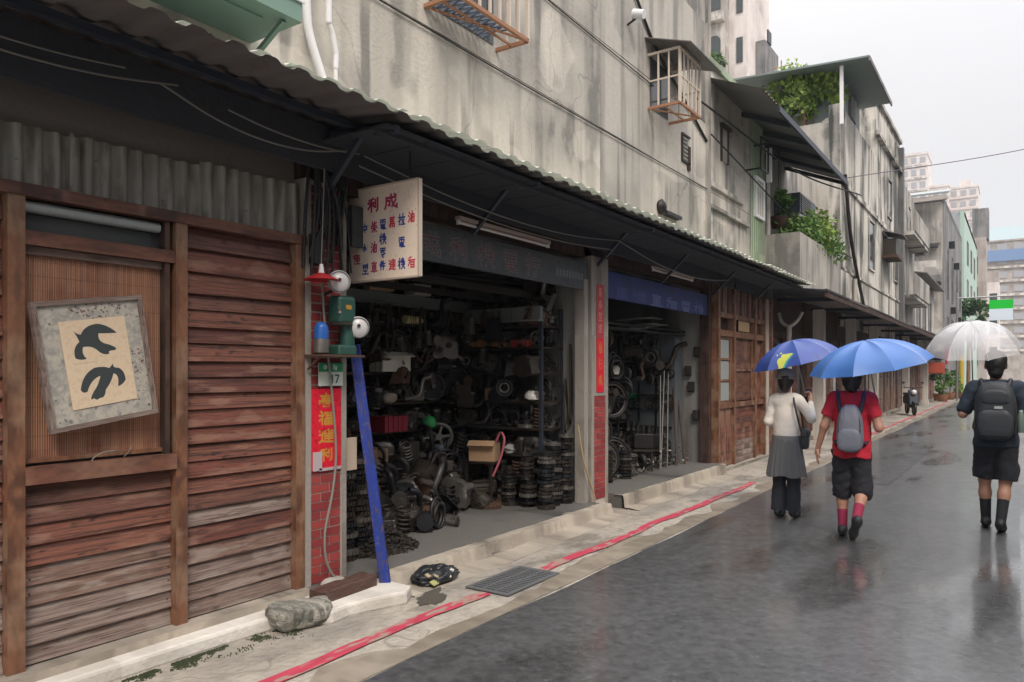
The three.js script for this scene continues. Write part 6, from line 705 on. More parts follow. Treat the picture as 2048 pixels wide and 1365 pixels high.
{ const g = thing('scooter', 'dark motor scooter parked by the kerb under the second canopy', 'scooter', V(3.35, 0, 31)); for (const z of [0.6, -0.6]) { const w = sub('wheel', g); mesh('tyre', new THREE.TorusGeometry(0.2, 0.05, 8, 20).rotateY(Math.PI / 2).translate(0, 0.25, z), M.black, w); mesh('rim', cy(0.12, 0.12, 0.05, 0, 0.25, z, 14, 0, Math.PI / 2), M.steel, w); }
  mesh('body', [new RoundedBoxGeometry(0.28, 0.35, 0.75, 3, 0.08).translate(0, 0.55, -0.35), new RoundedBoxGeometry(0.26, 0.08, 0.5, 2, 0.03).translate(0, 0.32, 0.15), new RoundedBoxGeometry(0.34, 0.6, 0.14, 3, 0.05).rotateX(-0.25).translate(0, 0.65, 0.48)], M.navySteel, g); mesh('seat', new RoundedBoxGeometry(0.3, 0.1, 0.7, 3, 0.04).translate(0, 0.77, -0.3), M.black, g); mesh('handlebar', [rod(new THREE.Vector3(-0.32, 1.02, 0.4), new THREE.Vector3(0.32, 1.02, 0.4), 0.02), rod(new THREE.Vector3(0, 0.85, 0.45), new THREE.Vector3(0, 1.02, 0.4), 0.03)], M.black, g); mesh('headlight', new THREE.SphereGeometry(0.09, 12, 8).translate(0, 0.85, 0.56), M.whitePipe, g); for (const x of [-0.28, 0.28]) mesh('mirror', [rod(new THREE.Vector3(x, 1.02, 0.4), new THREE.Vector3(x * 1.1, 1.18, 0.38), 0.008), new THREE.SphereGeometry(0.05, 8, 6).scale(1, 0.8, 0.3).translate(x * 1.1, 1.2, 0.38)], M.black, g); mesh('front_fender', new RoundedBoxGeometry(0.14, 0.1, 0.4, 2, 0.04).translate(0, 0.48, 0.6), M.navySteel, g); g.rotation.y = 0.3; }

// ---------------------------------------------------------------- the other side of the lane, right of the camera: its houses stand between the shops and the low sky
{
  const row = [[-9, -1.5, 6.2, M.paleWall, 'pale plaster house across the lane from the clapboard shopfront'], [-1.4, 6.4, 6.8, M.tileWall, 'tiled two storey house across the lane from the first parts shop'], [6.5, 13.5, 6.0, M.wallGrey, 'grey concrete house across the lane from the second parts shop'], [13.6, 24, 7.2, M.weathered, 'stained tall house across the lane from the balcony house'], [24.1, 38, 6.6, M.paleWall, 'long pale house across the lane from the weathered house'], [38.1, 60, 7.0, M.greyWall, 'slate house across the lane from the pale lean to']];
  for (const [s0, s1, h, m, label] of row) {
    const o = V(-4.8, 0, (s0 + s1) / 2), g = thing('row_house', label, 'house', o); mesh('wall', rb(-5.1, -4.8, 0, h, s0, s1, o), m, g); mesh('side_wall', rb(-11, -5.1, 0, h, s0, s0 + 0.2, o), m, g); mesh('side_wall', rb(-11, -5.1, 0, h, s1 - 0.2, s1, o), m, g); mesh('roof', rb(-11, -4.6, h, h + 0.2, s0, s1, o), M.greyWall, g); mesh('rear_wall', rb(-11.2, -11, 0, h, s0, s1, o), m, g);
    const n = Math.max(2, Math.round((s1 - s0) / 3)); for (let i = 0; i < n; i++) { const a = mix(s0, s1, (i + 0.25) / n), w = sub('window', g); mesh('pane', rb(-4.81, -4.79, 3.9, 5.2, a, a + 1.1, o), M.pane, w); mesh('frame', [rb(-4.8, -4.76, 5.2, 5.27, a - 0.07, a + 1.17, o), rb(-4.8, -4.74, 3.83, 3.9, a - 0.07, a + 1.17, o)], M.greyWall, w); const d = sub('door', g); mesh('leaf', rb(-4.81, -4.77, 0.1, 2.3, a, a + 1.6, o), i % 2 ? M.midWood : M.greyWall, d); mesh('handle', rb(-4.77, -4.72, 1.0, 1.1, a + 1.4, a + 1.45, o), M.steel, d); }
    mesh('canopy', rb(-4.8, -3.9, 2.75, 2.8, s0 + 0.3, s1 - 0.3, o), M.roof, g);
  }
  struct(mesh('kerb', rb(-4.8, -4.2, -0.01, 0.12, -9, 60), M.plinth));
}

scene.fog = new THREE.FogExp2(0xd4dfec, 0.0005);

// ---------------------------------------------------------------- people (each faces down the lane, away from the camera)
function sdfGeo(bones, { k = 0.025, clip, cell = 0.014, wrinkle = 0, seed = 1 } = {}) { // bones: [a, b, ra, rb, depthFactor]
  const min = [9, 9, 9], max = [-9, -9, -9]; for (const [a, b, ra, rb] of bones) for (const [p, r] of [[a, ra], [b, rb]]) for (let i = 0; i < 3; i++) { min[i] = Math.min(min[i], p[i] - r * 1.05 - 0.012 - wrinkle); max[i] = Math.max(max[i], p[i] + r * 1.05 + 0.012 + wrinkle); }
  const ext = Math.max(max[0] - min[0], max[1] - min[1], max[2] - min[2]), res = Math.round(clamp(ext / cell, 24, 110)) + 8, mc = new MarchingCubes(res, new THREE.MeshStandardMaterial(), false, false, 160000); mc.isolation = 0;
  const c = [0, 1, 2].map((i) => (min[i] + max[i]) / 2), h = [0, 1, 2].map((i) => (max[i] - min[i]) / 2 * res / (res - 8)), half = res / 2, B = bones.map(([a, b, ra, rb, f = 1]) => ({ a, d: [b[0] - a[0], b[1] - a[1], b[2] - a[2]], ra, rb, f, q: 1 / Math.max(1e-9, (b[0] - a[0]) ** 2 + (b[1] - a[1]) ** 2 + (b[2] - a[2]) ** 2) }));
  for (let z = 0; z < res; z++) for (let y = 0; y < res; y++) for (let x = 0; x < res; x++) {
    const px = c[0] + (x - half) / half * h[0], py = c[1] + (y - half) / half * h[1], pz = c[2] + (z - half) / half * h[2]; let d = 9;
    for (const b of B) { const ax = px - b.a[0], ay = py - b.a[1], az = pz - b.a[2], t = clamp((ax * b.d[0] + ay * b.d[1] + az * b.d[2]) * b.q), ex = ax - t * b.d[0], ey = ay - t * b.d[1], ez = (az - t * b.d[2]) / b.f, e = Math.sqrt(ex * ex + ey * ey + ez * ez) - (b.ra + (b.rb - b.ra) * t), m = Math.max(0, k - Math.abs(d - e)); d = Math.min(d, e) - m * m / (4 * k); }
    if (wrinkle) d += wrinkle * (1.2 * (fbm(px * 9 + py * 6, py * 15 + pz * 7, 3, seed) - 0.5) + 1.6 * (0.18 - Math.abs(fbm(px * 7 + py * 4 + 3, py * 9 - px * 6 + pz * 5, 2, seed + 7) - 0.5)));
    if (clip) d = Math.max(d, clip(px, py, pz));
    mc.field[z * res * res + y * res + x] = -d;
  }
  mc.update(); const n = mc.count, pos = mc.positionArray.slice(0, n * 3); for (let i = 0; i < n; i++) for (let j = 0; j < 3; j++) pos[3 * i + j] = c[j] + pos[3 * i + j] * h[j];
  let g = new THREE.BufferGeometry(); g.setAttribute('position', new THREE.BufferAttribute(pos, 3)); let vol = 0; const v = (i) => new THREE.Vector3(pos[3 * i], pos[3 * i + 1], pos[3 * i + 2]); for (let i = 0; i < n; i += 3) vol += v(i).dot(v(i + 1).cross(v(i + 2)));
  g = mergeVertices(g, 1e-5); if (vol < 0) { const ix = g.index.array; for (let i = 0; i < ix.length; i += 3) { const t = ix[i]; ix[i] = ix[i + 1]; ix[i + 1] = t; } } g.computeVertexNormals(); return g;
}
const add3 = (a, b, s = 1) => [a[0] + b[0] * s, a[1] + b[1] * s, a[2] + b[2] * s], nrm = (a) => { const l = Math.hypot(...a) || 1; return [a[0] / l, a[1] / l, a[2] / l]; }, crs = (a, b) => [a[1] * b[2] - a[2] * b[1], a[2] * b[0] - a[0] * b[2], a[0] * b[1] - a[1] * b[0]];
function hand(w, dir, palm, side, curl) { // wrist, pointing direction, palm direction, +1 right / -1 left, curl 0..1
  dir = nrm(dir); const ac = nrm(crs(dir, palm)), pn = nrm(crs(ac, dir)), B = [], pal = add3(w, dir, 0.085);
  B.push([w, add3(w, dir, 0.05), 0.024, 0.030, 1], [add3(add3(w, dir, 0.03), ac, 0.018), add3(pal, ac, 0.026), 0.018, 0.014], [add3(add3(w, dir, 0.03), ac, -0.018), add3(pal, ac, -0.026), 0.018, 0.014]);
  [[-0.03, 0.066], [-0.01, 0.078], [0.011, 0.073], [0.03, 0.056]].forEach(([o, L]) => { let p = add3(pal, ac, o), d = dir; for (let s = 0; s < 3; s++) { const a = curl * (0.5 + 0.5 * s), dd = nrm(add3([dir[0] * Math.cos(a * 1.5), dir[1] * Math.cos(a * 1.5), dir[2] * Math.cos(a * 1.5)], pn, Math.sin(a * 1.5))); const q = add3(p, dd, L * [0.45, 0.32, 0.23][s]); B.push([p, q, 0.0095 - s * 0.001, 0.009 - s * 0.001]); p = q; } });
  const tb = add3(add3(w, dir, 0.03), ac, -side * 0.026), tm = add3(add3(add3(tb, dir, 0.03), ac, -side * 0.022), pn, 0.012); B.push([tb, tm, 0.012, 0.010], [tm, add3(add3(tm, dir, 0.026), pn, 0.016 * (1 + curl)), 0.010, 0.008]); return B;
}
const skinMat = (c) => new THREE.MeshPhysicalMaterial({ color: lin(...c), roughness: 0.55, sheen: 0.2, sheenColor: lin(0.5, 0.3, 0.25) });
function body(j, slim = 1) { // bones of a whole figure from its joints
  const B = [];
  B.push([[0, 0.93, 0], [0, 1.06, 0], 0.15 * slim, 0.135 * slim, 0.72], [[0, 1.06, 0], [0, 1.28, -0.01], 0.135 * slim, 0.155 * slim, 0.7], [[-0.10 * slim, 1.36, 0], [0.10 * slim, 1.36, 0], 0.085, 0.085, 0.9], [[0, 1.38, 0], [0, 1.50, -0.015], 0.06, 0.052]);
  for (const s of ['L', 'R']) { const a = j['arm' + s], l = j['leg' + s]; B.push([a[0], a[1], 0.056 * slim, 0.042], [a[1], a[2], 0.041, 0.027], [l[0], l[1], 0.088, 0.056], [l[1], add3(l[1], [l[2][0] - l[1][0], l[2][1] - l[1][1], l[2][2] - l[1][2]], 0.35), 0.054, 0.056], [add3(l[1], [l[2][0] - l[1][0], l[2][1] - l[1][1], l[2][2] - l[1][2]], 0.35), l[2], 0.056, 0.036], [l[2], l[3], 0.036, 0.03]); }
  return B;
}
function headGeo(h) { // skull, jaw, nose, ears; faces -z
  const q = (x, y, z) => [h[0] + x, h[1] + y, h[2] + z];
  return sdfGeo([[q(0, 0.03, 0.005), q(0, 0.02, -0.015), 0.092, 0.088], [q(0, -0.03, -0.03), q(0, -0.085, -0.055), 0.062, 0.038], [q(0, 0.01, -0.09), q(0, -0.025, -0.112), 0.008, 0.014], [q(-0.088, 0.005, 0.005), q(-0.092, -0.03, 0), 0.016, 0.011], [q(0.088, 0.005, 0.005), q(0.092, -0.03, 0), 0.016, 0.011], [q(-0.022, -0.062, -0.088), q(0.022, -0.062, -0.088), 0.01, 0.01], [q(0, -0.05, 0.02), q(0, -0.13, 0.01), 0.055, 0.052], [q(-0.034, 0.03, -0.085), q(0.034, 0.03, -0.085), 0.016, 0.016]], { k: 0.02, cell: 0.006 });
}
function person(label, pos, scale, ry, skin, j, opts) {
  const g = thing('person', label, 'person', pos); g.scale.set(scale * 0.93, scale, scale * 0.95); g.rotation.y = ry; const B = body(j, opts.slim ?? 1);
  const parts = [sdfGeo(B, { cell: 0.015, k: 0.03 }), headGeo([0, 1.605, -0.02])]; for (const s of ['L', 'R']) parts.push(sdfGeo(hand(j['arm' + s][2], j['hand' + s][0], j['hand' + s][1], s === 'R' ? 1 : -1, j['hand' + s][2]), { cell: 0.0045, k: 0.008 }));
  mesh('body', parts, skinMat(skin), g);
  mesh('eye', [-0.032, 0.032].map((x) => new THREE.SphereGeometry(0.011, 10, 8).translate(x, 1.612, -0.107)), std([0.03, 0.02, 0.015], 0.2), g);
  return g;
}
const above = (y) => (px, py) => y - py;
function shoes(g, j, mat, sole) { for (const s of ['L', 'R']) { const l = j['leg' + s], hl = add3(l[2], nrm(add3(l[3], l[2], -1)), -0.035), dn = nrm(crs(crs(add3(l[3], l[2], -1), [0, 1, 0]), add3(l[3], l[2], -1))); const low = (p, d) => add3(p, dn, -d); const m = mesh('shoe', sdfGeo([[low(hl, 0.03), low(l[3], 0.01), 0.042, 0.042], [l[2], low(l[2], 0.03), 0.044, 0.044], [low(l[3], 0.01), add3(low(l[3], 0.018), nrm(add3(l[3], l[2], -1)), 0.06), 0.044, 0.032]], { cell: 0.007, k: 0.03 }), mat, g); } }
function foldMat(c, rough = 0.85) { return new THREE.MeshPhysicalMaterial({ color: lin(...c), roughness: rough, sheen: 0.25, sheenColor: lin(c[0] * 0.5 + 0.15, c[1] * 0.5 + 0.15, c[2] * 0.5 + 0.15), bumpMap: grainBump, bumpScale: 0.001 }); }
function bagGeo(w, h, dpt, taper, y, z, seed, e = 0.55) { // soft box: rounded back, flat side to the wearer, narrower at the top
  const g = new THREE.SphereGeometry(1, 56, 40), p = g.attributes.position, pw = (v, k) => Math.sign(v) * Math.pow(Math.abs(v), k);
  for (let i = 0; i < p.count; i++) { const X = p.getX(i), Y = p.getY(i), Z = p.getZ(i), t = 1 - taper * (Y * 0.5 + 0.5), n = 1 + 0.07 * (fbm(X * 4 + 3, Y * 5 + Z * 3, 3, seed) - 0.5); let zz = pw(Z, e) * dpt / 2; if (zz < 0) zz *= 0.6; p.setXYZ(i, pw(X, e) * w / 2 * t * n, y + pw(Y, 0.7) * h / 2 * n, z + zz * n * (0.8 + 0.2 * (1 - Y * 0.5 - 0.5))); }
  g.computeVertexNormals(); return g;
}
function umbrella(name, label, apex, tip, R, h, n, mat, opts = {}) { // apex point, hand point, canopy radius and depth
  const g = thing(name, label, 'umbrella', tip), ax = apex.clone().sub(tip), L = ax.length(), q = new THREE.Quaternion().setFromUnitVectors(new THREE.Vector3(0, 1, 0), ax.clone().normalize()); g.quaternion.copy(q); if (opts.spin) g.rotateY(opts.spin);
  const yy = (t) => L - h * (1 - Math.pow(1 - Math.pow(t, opts.pow ?? 1.9), 0.85));
  for (let i = 0; i < n; i++) {
    const a0 = i / n * 6.2832, a1 = (i + 1) / n * 6.2832, N = 10, Mx = 6, pos = [], uv = [], idx = [];
    for (let u = 0; u <= N; u++) for (let v = 0; v <= Mx; v++) { const t = u / N, f = v / Mx, a = mix(a0, a1, f), ch = Math.cos((a1 - a0) / 2) / Math.cos(a - (a0 + a1) / 2), sagc = 1 - Math.pow(2 * f - 1, 2), r = R * t * mix(1, ch, 1) * (1 - 0.05 * sagc * Math.pow(t, 6)), y = yy(t) - sagc * 0.018 * Math.sin(t * 3) * (R / 0.55); pos.push(Math.cos(a) * r, y, Math.sin(a) * r); uv.push(0.5 + Math.cos(a) * r / R / 2, 0.5 + Math.sin(a) * r / R / 2); }
    for (let u = 0; u < N; u++) for (let v = 0; v < Mx; v++) { const p = u * (Mx + 1) + v; idx.push(p, p + 1, p + Mx + 1, p + 1, p + Mx + 2, p + Mx + 1); }
    const gg = new THREE.BufferGeometry(); gg.setAttribute('position', new THREE.Float32BufferAttribute(pos, 3)); gg.setAttribute('uv', new THREE.Float32BufferAttribute(uv, 2)); gg.setIndex(idx); gg.computeVertexNormals(); mesh('canopy_panel', gg, mat, g);
    const pts = Array.from({ length: 9 }, (_, u) => { const t = u / 8; return new THREE.Vector3(Math.cos(a0) * R * t, yy(t) - 0.006, Math.sin(a0) * R * t); }); mesh('rib', tube(pts, 0.002, 12, 5), opts.rib ?? M.steel, g);
  }
  mesh('shaft', rod(new THREE.Vector3(0, -0.04, 0), new THREE.Vector3(0, L - 0.005, 0), 0.007, 8), M.steel, g); mesh('ferrule', cy(0.009, 0.004, 0.045, 0, L + 0.015, 0, 8), opts.tipMat ?? M.black, g); mesh('handle', cy(0.014, 0.016, 0.11, 0, -0.03, 0, 12), M.black, g);
  return g;
}
{ // red shirt
  const j = { armL: [[-0.18, 1.37, 0], [-0.265, 1.10, 0.05], [-0.335, 0.87, 0.0]], armR: [[0.18, 1.37, 0], [0.265, 1.10, 0.06], [0.20, 1.24, -0.16]], handL: [[-0.12, -1, -0.05], [1, 0, -0.1], 0.25], handR: [[-0.5, 0.35, -0.7], [-0.6, 0.1, 0.6], 0.95], legL: [[-0.09, 0.92, 0], [-0.10, 0.49, -0.06], [-0.09, 0.09, -0.02], [-0.10, 0.05, -0.15]], legR: [[0.09, 0.92, 0], [0.11, 0.50, 0.0], [0.065, 0.21, 0.24], [0.03, 0.085, 0.17]] };
  const P = V(1.33, 0, 7.68), S = 0.965, g = person('person in a red t shirt, black knee shorts and crimson socks walking away', P, S, 0.08, [0.42, 0.22, 0.15], j, {});
  const B = body(j); const big = (b, d) => b.map(([a, c, r0, r1, f]) => [a, c, r0 + d, r1 + d, f]);
  mesh('t_shirt', sdfGeo([...big(B.slice(0, 3), 0.018), [[0, 0.78, 0], [0, 1.2, 0], 0.205, 0.168, 0.8], [j.armL[0], add3(j.armL[0], [-0.06, -0.19, 0.035]), 0.075, 0.072], [j.armR[0], add3(j.armR[0], [0.06, -0.19, 0.04]), 0.075, 0.072], [[0, 1.36, 0], [0, 1.42, -0.01], 0.08, 0.068]], { cell: 0.013, k: 0.03, wrinkle: 0.016, seed: 3, clip: (x, y, z) => Math.max(0.80 + 0.01 * Math.sin(x * 30) - y, y - 1.455, Math.abs(x) > 0.19 ? (Math.abs(x) - 0.235) * 0.35 + (1.20 - y) : -1) }), foldMat([0.44, 0.012, 0.03]), g);
  mesh('shorts', sdfGeo([[[0, 0.9, 0], [0, 1.0, 0], 0.175, 0.165, 0.78], [[-0.085, 0.9, 0], [-0.10, 0.44, -0.05], 0.108, 0.105, 1], [[0.085, 0.9, 0], [0.108, 0.46, 0.01], 0.108, 0.105, 1], [[0, 0.86, 0], [0, 0.72, 0], 0.11, 0.06, 1]], { cell: 0.013, k: 0.03, wrinkle: 0.02, seed: 9, clip: (x, y, z) => Math.max(0.385 + 0.012 * Math.sin(x * 22) - y, y - 0.87) }), foldMat([0.014, 0.014, 0.02]), g);
  for (const s of ['L', 'R']) { const l = j['leg' + s], m0 = add3(l[2], add3(l[1], l[2], -1), 0.42); mesh('sock', sdfGeo([[m0, l[2], 0.052, 0.046]], { cell: 0.007 }), foldMat([0.26, 0.02, 0.06]), g); }
  shoes(g, j, std([0.02, 0.022, 0.028], 0.6));
  mesh('hair', sdfGeo([[[0, 1.645, 0.005], [0, 1.63, 0.02], 0.103, 0.102], [[0, 1.58, 0.04], [0, 1.50, 0.045], 0.088, 0.068], [[-0.07, 1.58, 0.02], [-0.06, 1.52, 0.03], 0.035, 0.03], [[0.07, 1.58, 0.02], [0.06, 1.52, 0.03], 0.035, 0.03]], { cell: 0.006, wrinkle: 0.011, clip: (x, y, z) => -z - 0.03 - Math.max(0, (y - 1.6)) * 1.2 }), std([0.012, 0.011, 0.012], 0.5), g);
  const b = thing('backpack', 'small grey nylon backpack worn over the red t shirt', 'backpack', P); b.scale.set(S * 0.93, S, S * 0.95); b.rotation.y = 0.08;
  mesh('bag', bagGeo(0.30, 0.47, 0.22, 0.30, 1.09, 0.17, 8, 0.7), foldMat([0.15, 0.16, 0.20], 0.6), b); mesh('pocket', bagGeo(0.25, 0.22, 0.08, 0.15, 0.985, 0.265, 5, 0.6), foldMat([0.13, 0.14, 0.18], 0.6), b); mesh('zip', tube([[-0.105, 1.0, 0.262], [-0.09, 1.2, 0.24], [0, 1.29, 0.21], [0.09, 1.2, 0.24], [0.105, 1.0, 0.262]].map((p) => new THREE.Vector3(...p)), 0.005, 30, 5), std([0.05, 0.05, 0.07], 0.6), b);
  for (const s of [-1, 1]) mesh('strap', tube([[0.09 * s, 1.22, 0.15], [0.12 * s, 1.37, 0.11], [0.125 * s, 1.44, 0.02], [0.13 * s, 1.36, -0.12], [0.15 * s, 1.15, -0.14], [0.17 * s, 1.0, -0.02], [0.13 * s, 0.93, 0.14]].map((p) => new THREE.Vector3(...p)), 0.02, 36, 7).scale(1, 1, 1), std([0.02, 0.025, 0.045], 0.7), b);
  const M2 = new THREE.MeshPhysicalMaterial({ color: lin(0.06, 0.20, 0.58), roughness: 0.45, side: THREE.DoubleSide, transmission: 0.35, thickness: 0 });
  umbrella('umbrella', 'wide plain blue umbrella held over the person in red', V(1.22, 1.885, 7.74), V(1.13, 1.235, 7.84), 0.55, 0.26, 10, M2, { spin: 0.2, pow: 2.3 });
}
{ // pale top, grey skirt, cap
  const j = { armL: [[-0.155, 1.37, 0], [-0.215, 1.12, 0.02], [-0.16, 1.06, -0.18]], armR: [[0.155, 1.37, 0], [0.30, 1.17, -0.02], [0.25, 1.36, -0.15]], handL: [[0.5, 0.4, -0.7], [0.6, 0.2, 0.4], 0.9], handR: [[-0.2, 0.8, -0.5], [-0.6, 0.1, 0.4], 0.95], legL: [[-0.08, 0.92, 0], [-0.085, 0.49, -0.02], [-0.08, 0.09, 0.06], [-0.085, 0.05, -0.09]], legR: [[0.08, 0.92, 0], [0.085, 0.49, -0.03], [0.085, 0.09, 0.0], [0.09, 0.05, -0.14]] };
  const P = V(2.10, 0, 8.33), S = 0.93, g = person('person in a cream long sleeved top, pleated grey skirt and flat cap', P, S, -0.05, [0.50, 0.29, 0.21], j, { slim: 0.9 }); const B = body(j, 0.9), big = (b, d) => b.map(([a, c, r0, r1, f]) => [a, c, r0 + d, r1 + d, f]);
  mesh('top', sdfGeo([...big(B.slice(0, 3), 0.014), [[0, 0.92, 0], [0, 1.2, 0], 0.155, 0.148, 0.74], [j.armL[0], j.armL[1], 0.066, 0.056], [j.armL[1], j.armL[2], 0.054, 0.042], [j.armR[0], j.armR[1], 0.066, 0.056], [j.armR[1], add3(j.armR[1], add3(j.armR[2], j.armR[1], -1), 0.8), 0.054, 0.042], [[0, 1.36, 0], [0, 1.43, -0.01], 0.072, 0.06]], { cell: 0.013, k: 0.025, wrinkle: 0.009, seed: 13, clip: (x, y, z) => Math.max(0.90 - y, y - 1.46) }), foldMat([0.74, 0.69, 0.62]), g);
  { const N = 120, Hh = 8, pos = [], idx = []; for (let v = 0; v <= Hh; v++) for (let u = 0; u <= N; u++) { const t = v / Hh, a = u / N * 6.2832, pl = 0.010 * t * Math.sin(a * 18 + 2 * Math.sin(a * 3)) + 0.02 * t * Math.sin(a * 3 + 1); pos.push(Math.cos(a) * (mix(0.168, 0.235, t) + pl), 0.96 - t * 0.47 + 0.012 * Math.sin(a * 5) * t, Math.sin(a) * (mix(0.13, 0.195, t) + pl)); } for (let v = 0; v < Hh; v++) for (let u = 0; u < N; u++) { const p = v * (N + 1) + u; idx.push(p, p + 1, p + N + 1, p + 1, p + N + 2, p + N + 1); } const gg = new THREE.BufferGeometry(); gg.setAttribute('position', new THREE.Float32BufferAttribute(pos, 3)); gg.setIndex(idx); gg.computeVertexNormals(); const sm2 = foldMat([0.12, 0.12, 0.12]); sm2.side = THREE.DoubleSide; sm2.bumpMap = null; mesh('skirt', gg, sm2, g); }
  mesh('waistband', new THREE.CylinderGeometry(0.172, 0.176, 0.10, 40, 1, true).scale(1, 1, 0.78).translate(0, 0.905, 0), new THREE.MeshStandardMaterial({ color: lin(0.17, 0.17, 0.17), roughness: 0.9, side: THREE.DoubleSide }), g);
  mesh('trousers', sdfGeo([[[-0.082, 0.75, 0], [-0.085, 0.45, -0.01], 0.085, 0.082], [[-0.085, 0.45, -0.01], [-0.082, 0.09, 0.05], 0.082, 0.088], [[0.082, 0.75, 0], [0.085, 0.45, -0.02], 0.085, 0.082], [[0.085, 0.45, -0.02], [0.085, 0.09, 0.0], 0.082, 0.088]], { cell: 0.012, k: 0.012, wrinkle: 0.01, seed: 33, clip: (x, y) => 0.09 - y }), foldMat([0.022, 0.025, 0.032]), g);
  shoes(g, j, std([0.015, 0.017, 0.02], 0.5));
  mesh('hair', sdfGeo([[[0, 1.63, 0.0], [0, 1.61, 0.025], 0.102, 0.1], [[0, 1.57, 0.04], [0, 1.52, 0.05], 0.086, 0.06]], { cell: 0.006, wrinkle: 0.011, clip: (x, y, z) => -z - 0.04 }), std([0.02, 0.014, 0.012], 0.5), g);
  mesh('cap', [lathe([[0.112, 0], [0.118, 0.01], [0.114, 0.05], [0.09, 0.10], [0.05, 0.118], [0, 0.122]], 28).translate(0, 1.625, 0.0), new THREE.CylinderGeometry(0.13, 0.135, 0.012, 24, 1, false, Math.PI * 0.62, Math.PI * 0.76).scale(1, 1, 1.25).translate(0, 1.63, -0.03), new THREE.TorusGeometry(0.114, 0.012, 8, 28).rotateX(Math.PI / 2).translate(0, 1.63, 0)], foldMat([0.24, 0.225, 0.20]), g);
  const b = thing('shoulder_bag', 'dark shoulder bag hanging at the side of the cream top', 'bag', P); b.scale.set(S * 0.93, S, S * 0.95); mesh('bag', bagGeo(0.09, 0.24, 0.20, 0.1, 0.93, 0, 6, 0.5).translate(0.23, 0, 0), std([0.03, 0.035, 0.04], 0.6), b); mesh('flap', bagGeo(0.1, 0.11, 0.21, 0.1, 0.99, 0, 7, 0.45).translate(0.232, 0, 0), std([0.025, 0.03, 0.035], 0.6), b); mesh('strap', tube([[0.20, 1.0, 0.07], [0.15, 1.25, 0.125], [0.11, 1.40, 0.08], [0.10, 1.44, 0.0], [0.12, 1.36, -0.11], [0.2, 1.0, -0.08]].map((p) => new THREE.Vector3(...p)), 0.012, 30, 6), std([0.03, 0.035, 0.04], 0.6), b);
  const pt = canvasTex(512, 512, (c, w, h) => { c.fillStyle = '#36509c'; c.fillRect(0, 0, w, h); grime(c, w, h, 60, '#2f478c', 4, 8); c.save(); c.translate(178, 78); c.rotate(3.45); c.scale(0.62, 0.62); c.fillStyle = '#c3c654'; c.beginPath(); c.moveTo(-85, 30); c.quadraticCurveTo(-60, -10, -40, -20); c.quadraticCurveTo(-10, -70, 10, -30); c.quadraticCurveTo(60, -60, 66, 0); c.quadraticCurveTo(90, 10, 84, 30); c.fill(); c.fillStyle = '#2f9c96'; c.fillRect(-84, 30, 168, 14); c.fillStyle = '#b7c24a'; c.fillRect(-20, -78, 18, 16); c.fillRect(18, -82, 14, 14); c.restore(); });
  umbrella('umbrella', 'indigo umbrella with a yellow print tilted over the flat cap', V(2.06, 1.93, 8.42), V(1.93, 1.29, 8.50), 0.47, 0.25, 8, new THREE.MeshPhysicalMaterial({ map: pt, roughness: 0.5, side: THREE.DoubleSide, transmission: 0.2, thickness: 0 }), { spin: 0.3, pow: 2.2 });
  const ph = thing('phone', 'small phone held up in the hand of the person with the cap', 'phone', V(2.10 - 0.19, 1.34, 8.33 + 0.21)); mesh('case', new RoundedBoxGeometry(0.07, 0.14, 0.009, 2, 0.004), std([0.5, 0.25, 0.3], 0.4), ph); mesh('screen', bx(0.062, 0.128, 0.002, 0, 0, 0.0055), M.pane, ph);
}
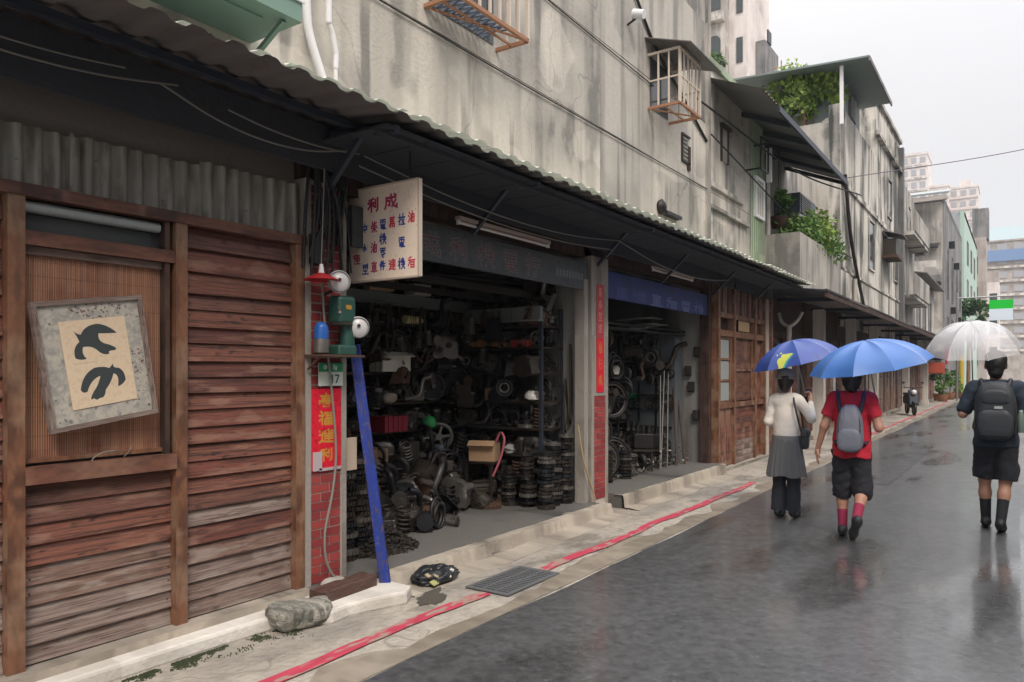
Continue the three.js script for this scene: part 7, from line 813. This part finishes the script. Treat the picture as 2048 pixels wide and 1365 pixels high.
{ // dark t shirt, black backpack
  const j = { armL: [[-0.19, 1.38, 0], [-0.29, 1.13, 0.05], [-0.23, 1.20, -0.17]], armR: [[0.19, 1.38, 0], [0.28, 1.14, 0.02], [0.14, 1.26, -0.18]], handL: [[0.25, 0.3, -0.8], [0.6, 0.1, 0.5], 0.95], handR: [[-0.7, 0.5, -0.5], [-0.4, 0.1, 0.7], 0.95], legL: [[-0.09, 0.92, 0], [-0.10, 0.49, -0.08], [-0.09, 0.09, -0.12], [-0.095, 0.05, -0.27]], legR: [[0.09, 0.92, 0], [0.085, 0.49, 0.0], [0.045, 0.11, 0.14], [0.05, 0.05, 0.02]] };
  const P = V(0.20, 0, 8.80), S = 1.03, g = person('person in a navy t shirt and black shorts with a large black backpack', P, S, 0.0, [0.40, 0.21, 0.14], j, {}); const B = body(j), big = (b, d) => b.map(([a, c, r0, r1, f]) => [a, c, r0 + d, r1 + d, f]);
  mesh('t_shirt', sdfGeo([...big(B.slice(0, 3), 0.022), [[0, 0.80, 0], [0, 1.2, 0], 0.21, 0.178, 0.8], [j.armL[0], add3(j.armL[0], [-0.085, -0.20, 0.04]), 0.082, 0.076], [j.armR[0], add3(j.armR[0], [0.075, -0.20, 0.02]), 0.082, 0.076], [[0, 1.37, 0], [0, 1.43, -0.01], 0.082, 0.07]], { cell: 0.014, k: 0.03, wrinkle: 0.017, seed: 23, clip: (x, y, z) => Math.max(0.82 - y, y - 1.465) }), foldMat([0.016, 0.026, 0.042]), g);
  mesh('shorts', sdfGeo([[[0, 0.9, 0], [0, 1.0, 0], 0.18, 0.17, 0.78], [[-0.085, 0.9, 0], [-0.10, 0.52, -0.075], 0.112, 0.112, 1], [[0.085, 0.9, 0], [0.09, 0.52, 0.0], 0.112, 0.112, 1], [[0, 0.86, 0], [0, 0.74, 0], 0.11, 0.06, 1]], { cell: 0.014, k: 0.03, wrinkle: 0.02, seed: 29, clip: (x, y) => Math.max(0.50 + 0.01 * Math.sin(x * 24) - y, y - 0.90) }), foldMat([0.012, 0.013, 0.02]), g);
  for (const s of ['L', 'R']) { const l = j['leg' + s], m0 = add3(l[2], add3(l[1], l[2], -1), 0.52); mesh('sock', sdfGeo([[m0, l[2], 0.054, 0.046]], { cell: 0.007 }), foldMat([0.012, 0.013, 0.016]), g); }
  shoes(g, j, std([0.014, 0.015, 0.017], 0.55));
  mesh('hair', sdfGeo([[[0, 1.645, 0.005], [0, 1.63, 0.02], 0.103, 0.101], [[0, 1.58, 0.04], [0, 1.54, 0.045], 0.086, 0.07]], { cell: 0.006, wrinkle: 0.011, clip: (x, y, z) => -z - 0.03 - Math.max(0, (y - 1.6)) * 1.2 }), std([0.012, 0.011, 0.012], 0.5), g);
  const b = thing('backpack', 'large black backpack with a pale badge worn over the navy t shirt', 'backpack', P); b.scale.set(S * 0.93, S, S * 0.95); const bm = foldMat([0.02, 0.024, 0.03], 0.6);
  mesh('bag', bagGeo(0.40, 0.56, 0.27, 0.18, 1.17, 0.18, 18, 0.6), bm, b); mesh('pocket', bagGeo(0.33, 0.27, 0.10, 0.1, 1.05, 0.30, 15, 0.55), bm, b); mesh('pocket', bagGeo(0.28, 0.14, 0.07, 0.3, 1.30, 0.275, 25, 0.55), bm, b); mesh('badge', bx(0.07, 0.025, 0.006, 0.03, 1.205, 0.325), std([0.35, 0.36, 0.36], 0.6), b);
  mesh('seam', tube([[-0.17, 0.95, 0.27], [-0.165, 1.22, 0.255], [-0.10, 1.41, 0.24], [0, 1.435, 0.22], [0.10, 1.41, 0.24], [0.165, 1.22, 0.255], [0.17, 0.95, 0.27]].map((p) => new THREE.Vector3(...p)), 0.007, 30, 6), M.iron[1], b); mesh('side_bottle', lathe([[0, 0], [0.035, 0], [0.037, 0.15], [0.02, 0.19], [0.02, 0.21], [0, 0.21]], 14).translate(0.215, 0.97, 0.17), std([0.14, 0.20, 0.17], 0.25), b);
  for (const s of [-1, 1]) mesh('strap', tube([[0.1 * s, 1.36, 0.14], [0.125 * s, 1.45, 0.06], [0.13 * s, 1.45, -0.03], [0.14 * s, 1.36, -0.13], [0.16 * s, 1.15, -0.15], [0.19 * s, 1.0, -0.02], [0.15 * s, 0.97, 0.15]].map((p) => new THREE.Vector3(...p)), 0.022, 36, 7), bm, b);
  const clear = new THREE.MeshPhysicalMaterial({ color: lin(0.93, 0.93, 0.95), roughness: 0.2, transmission: 0.68, thickness: 0, side: THREE.DoubleSide });
  umbrella('umbrella', 'clear vinyl dome umbrella held over the person with the black backpack', V(0.41, 2.09, 8.80), V(0.40, 1.27, 9.02), 0.45, 0.30, 8, clear, { spin: 0.35, pow: 2.6, rib: M.whitePipe, tipMat: M.whitePipe });
}
for (const o of scene.children) o.traverse?.((m)=>{ if(m.isMesh){m.castShadow=m.receiveShadow=true;} }); renderer.render(scene, camera);
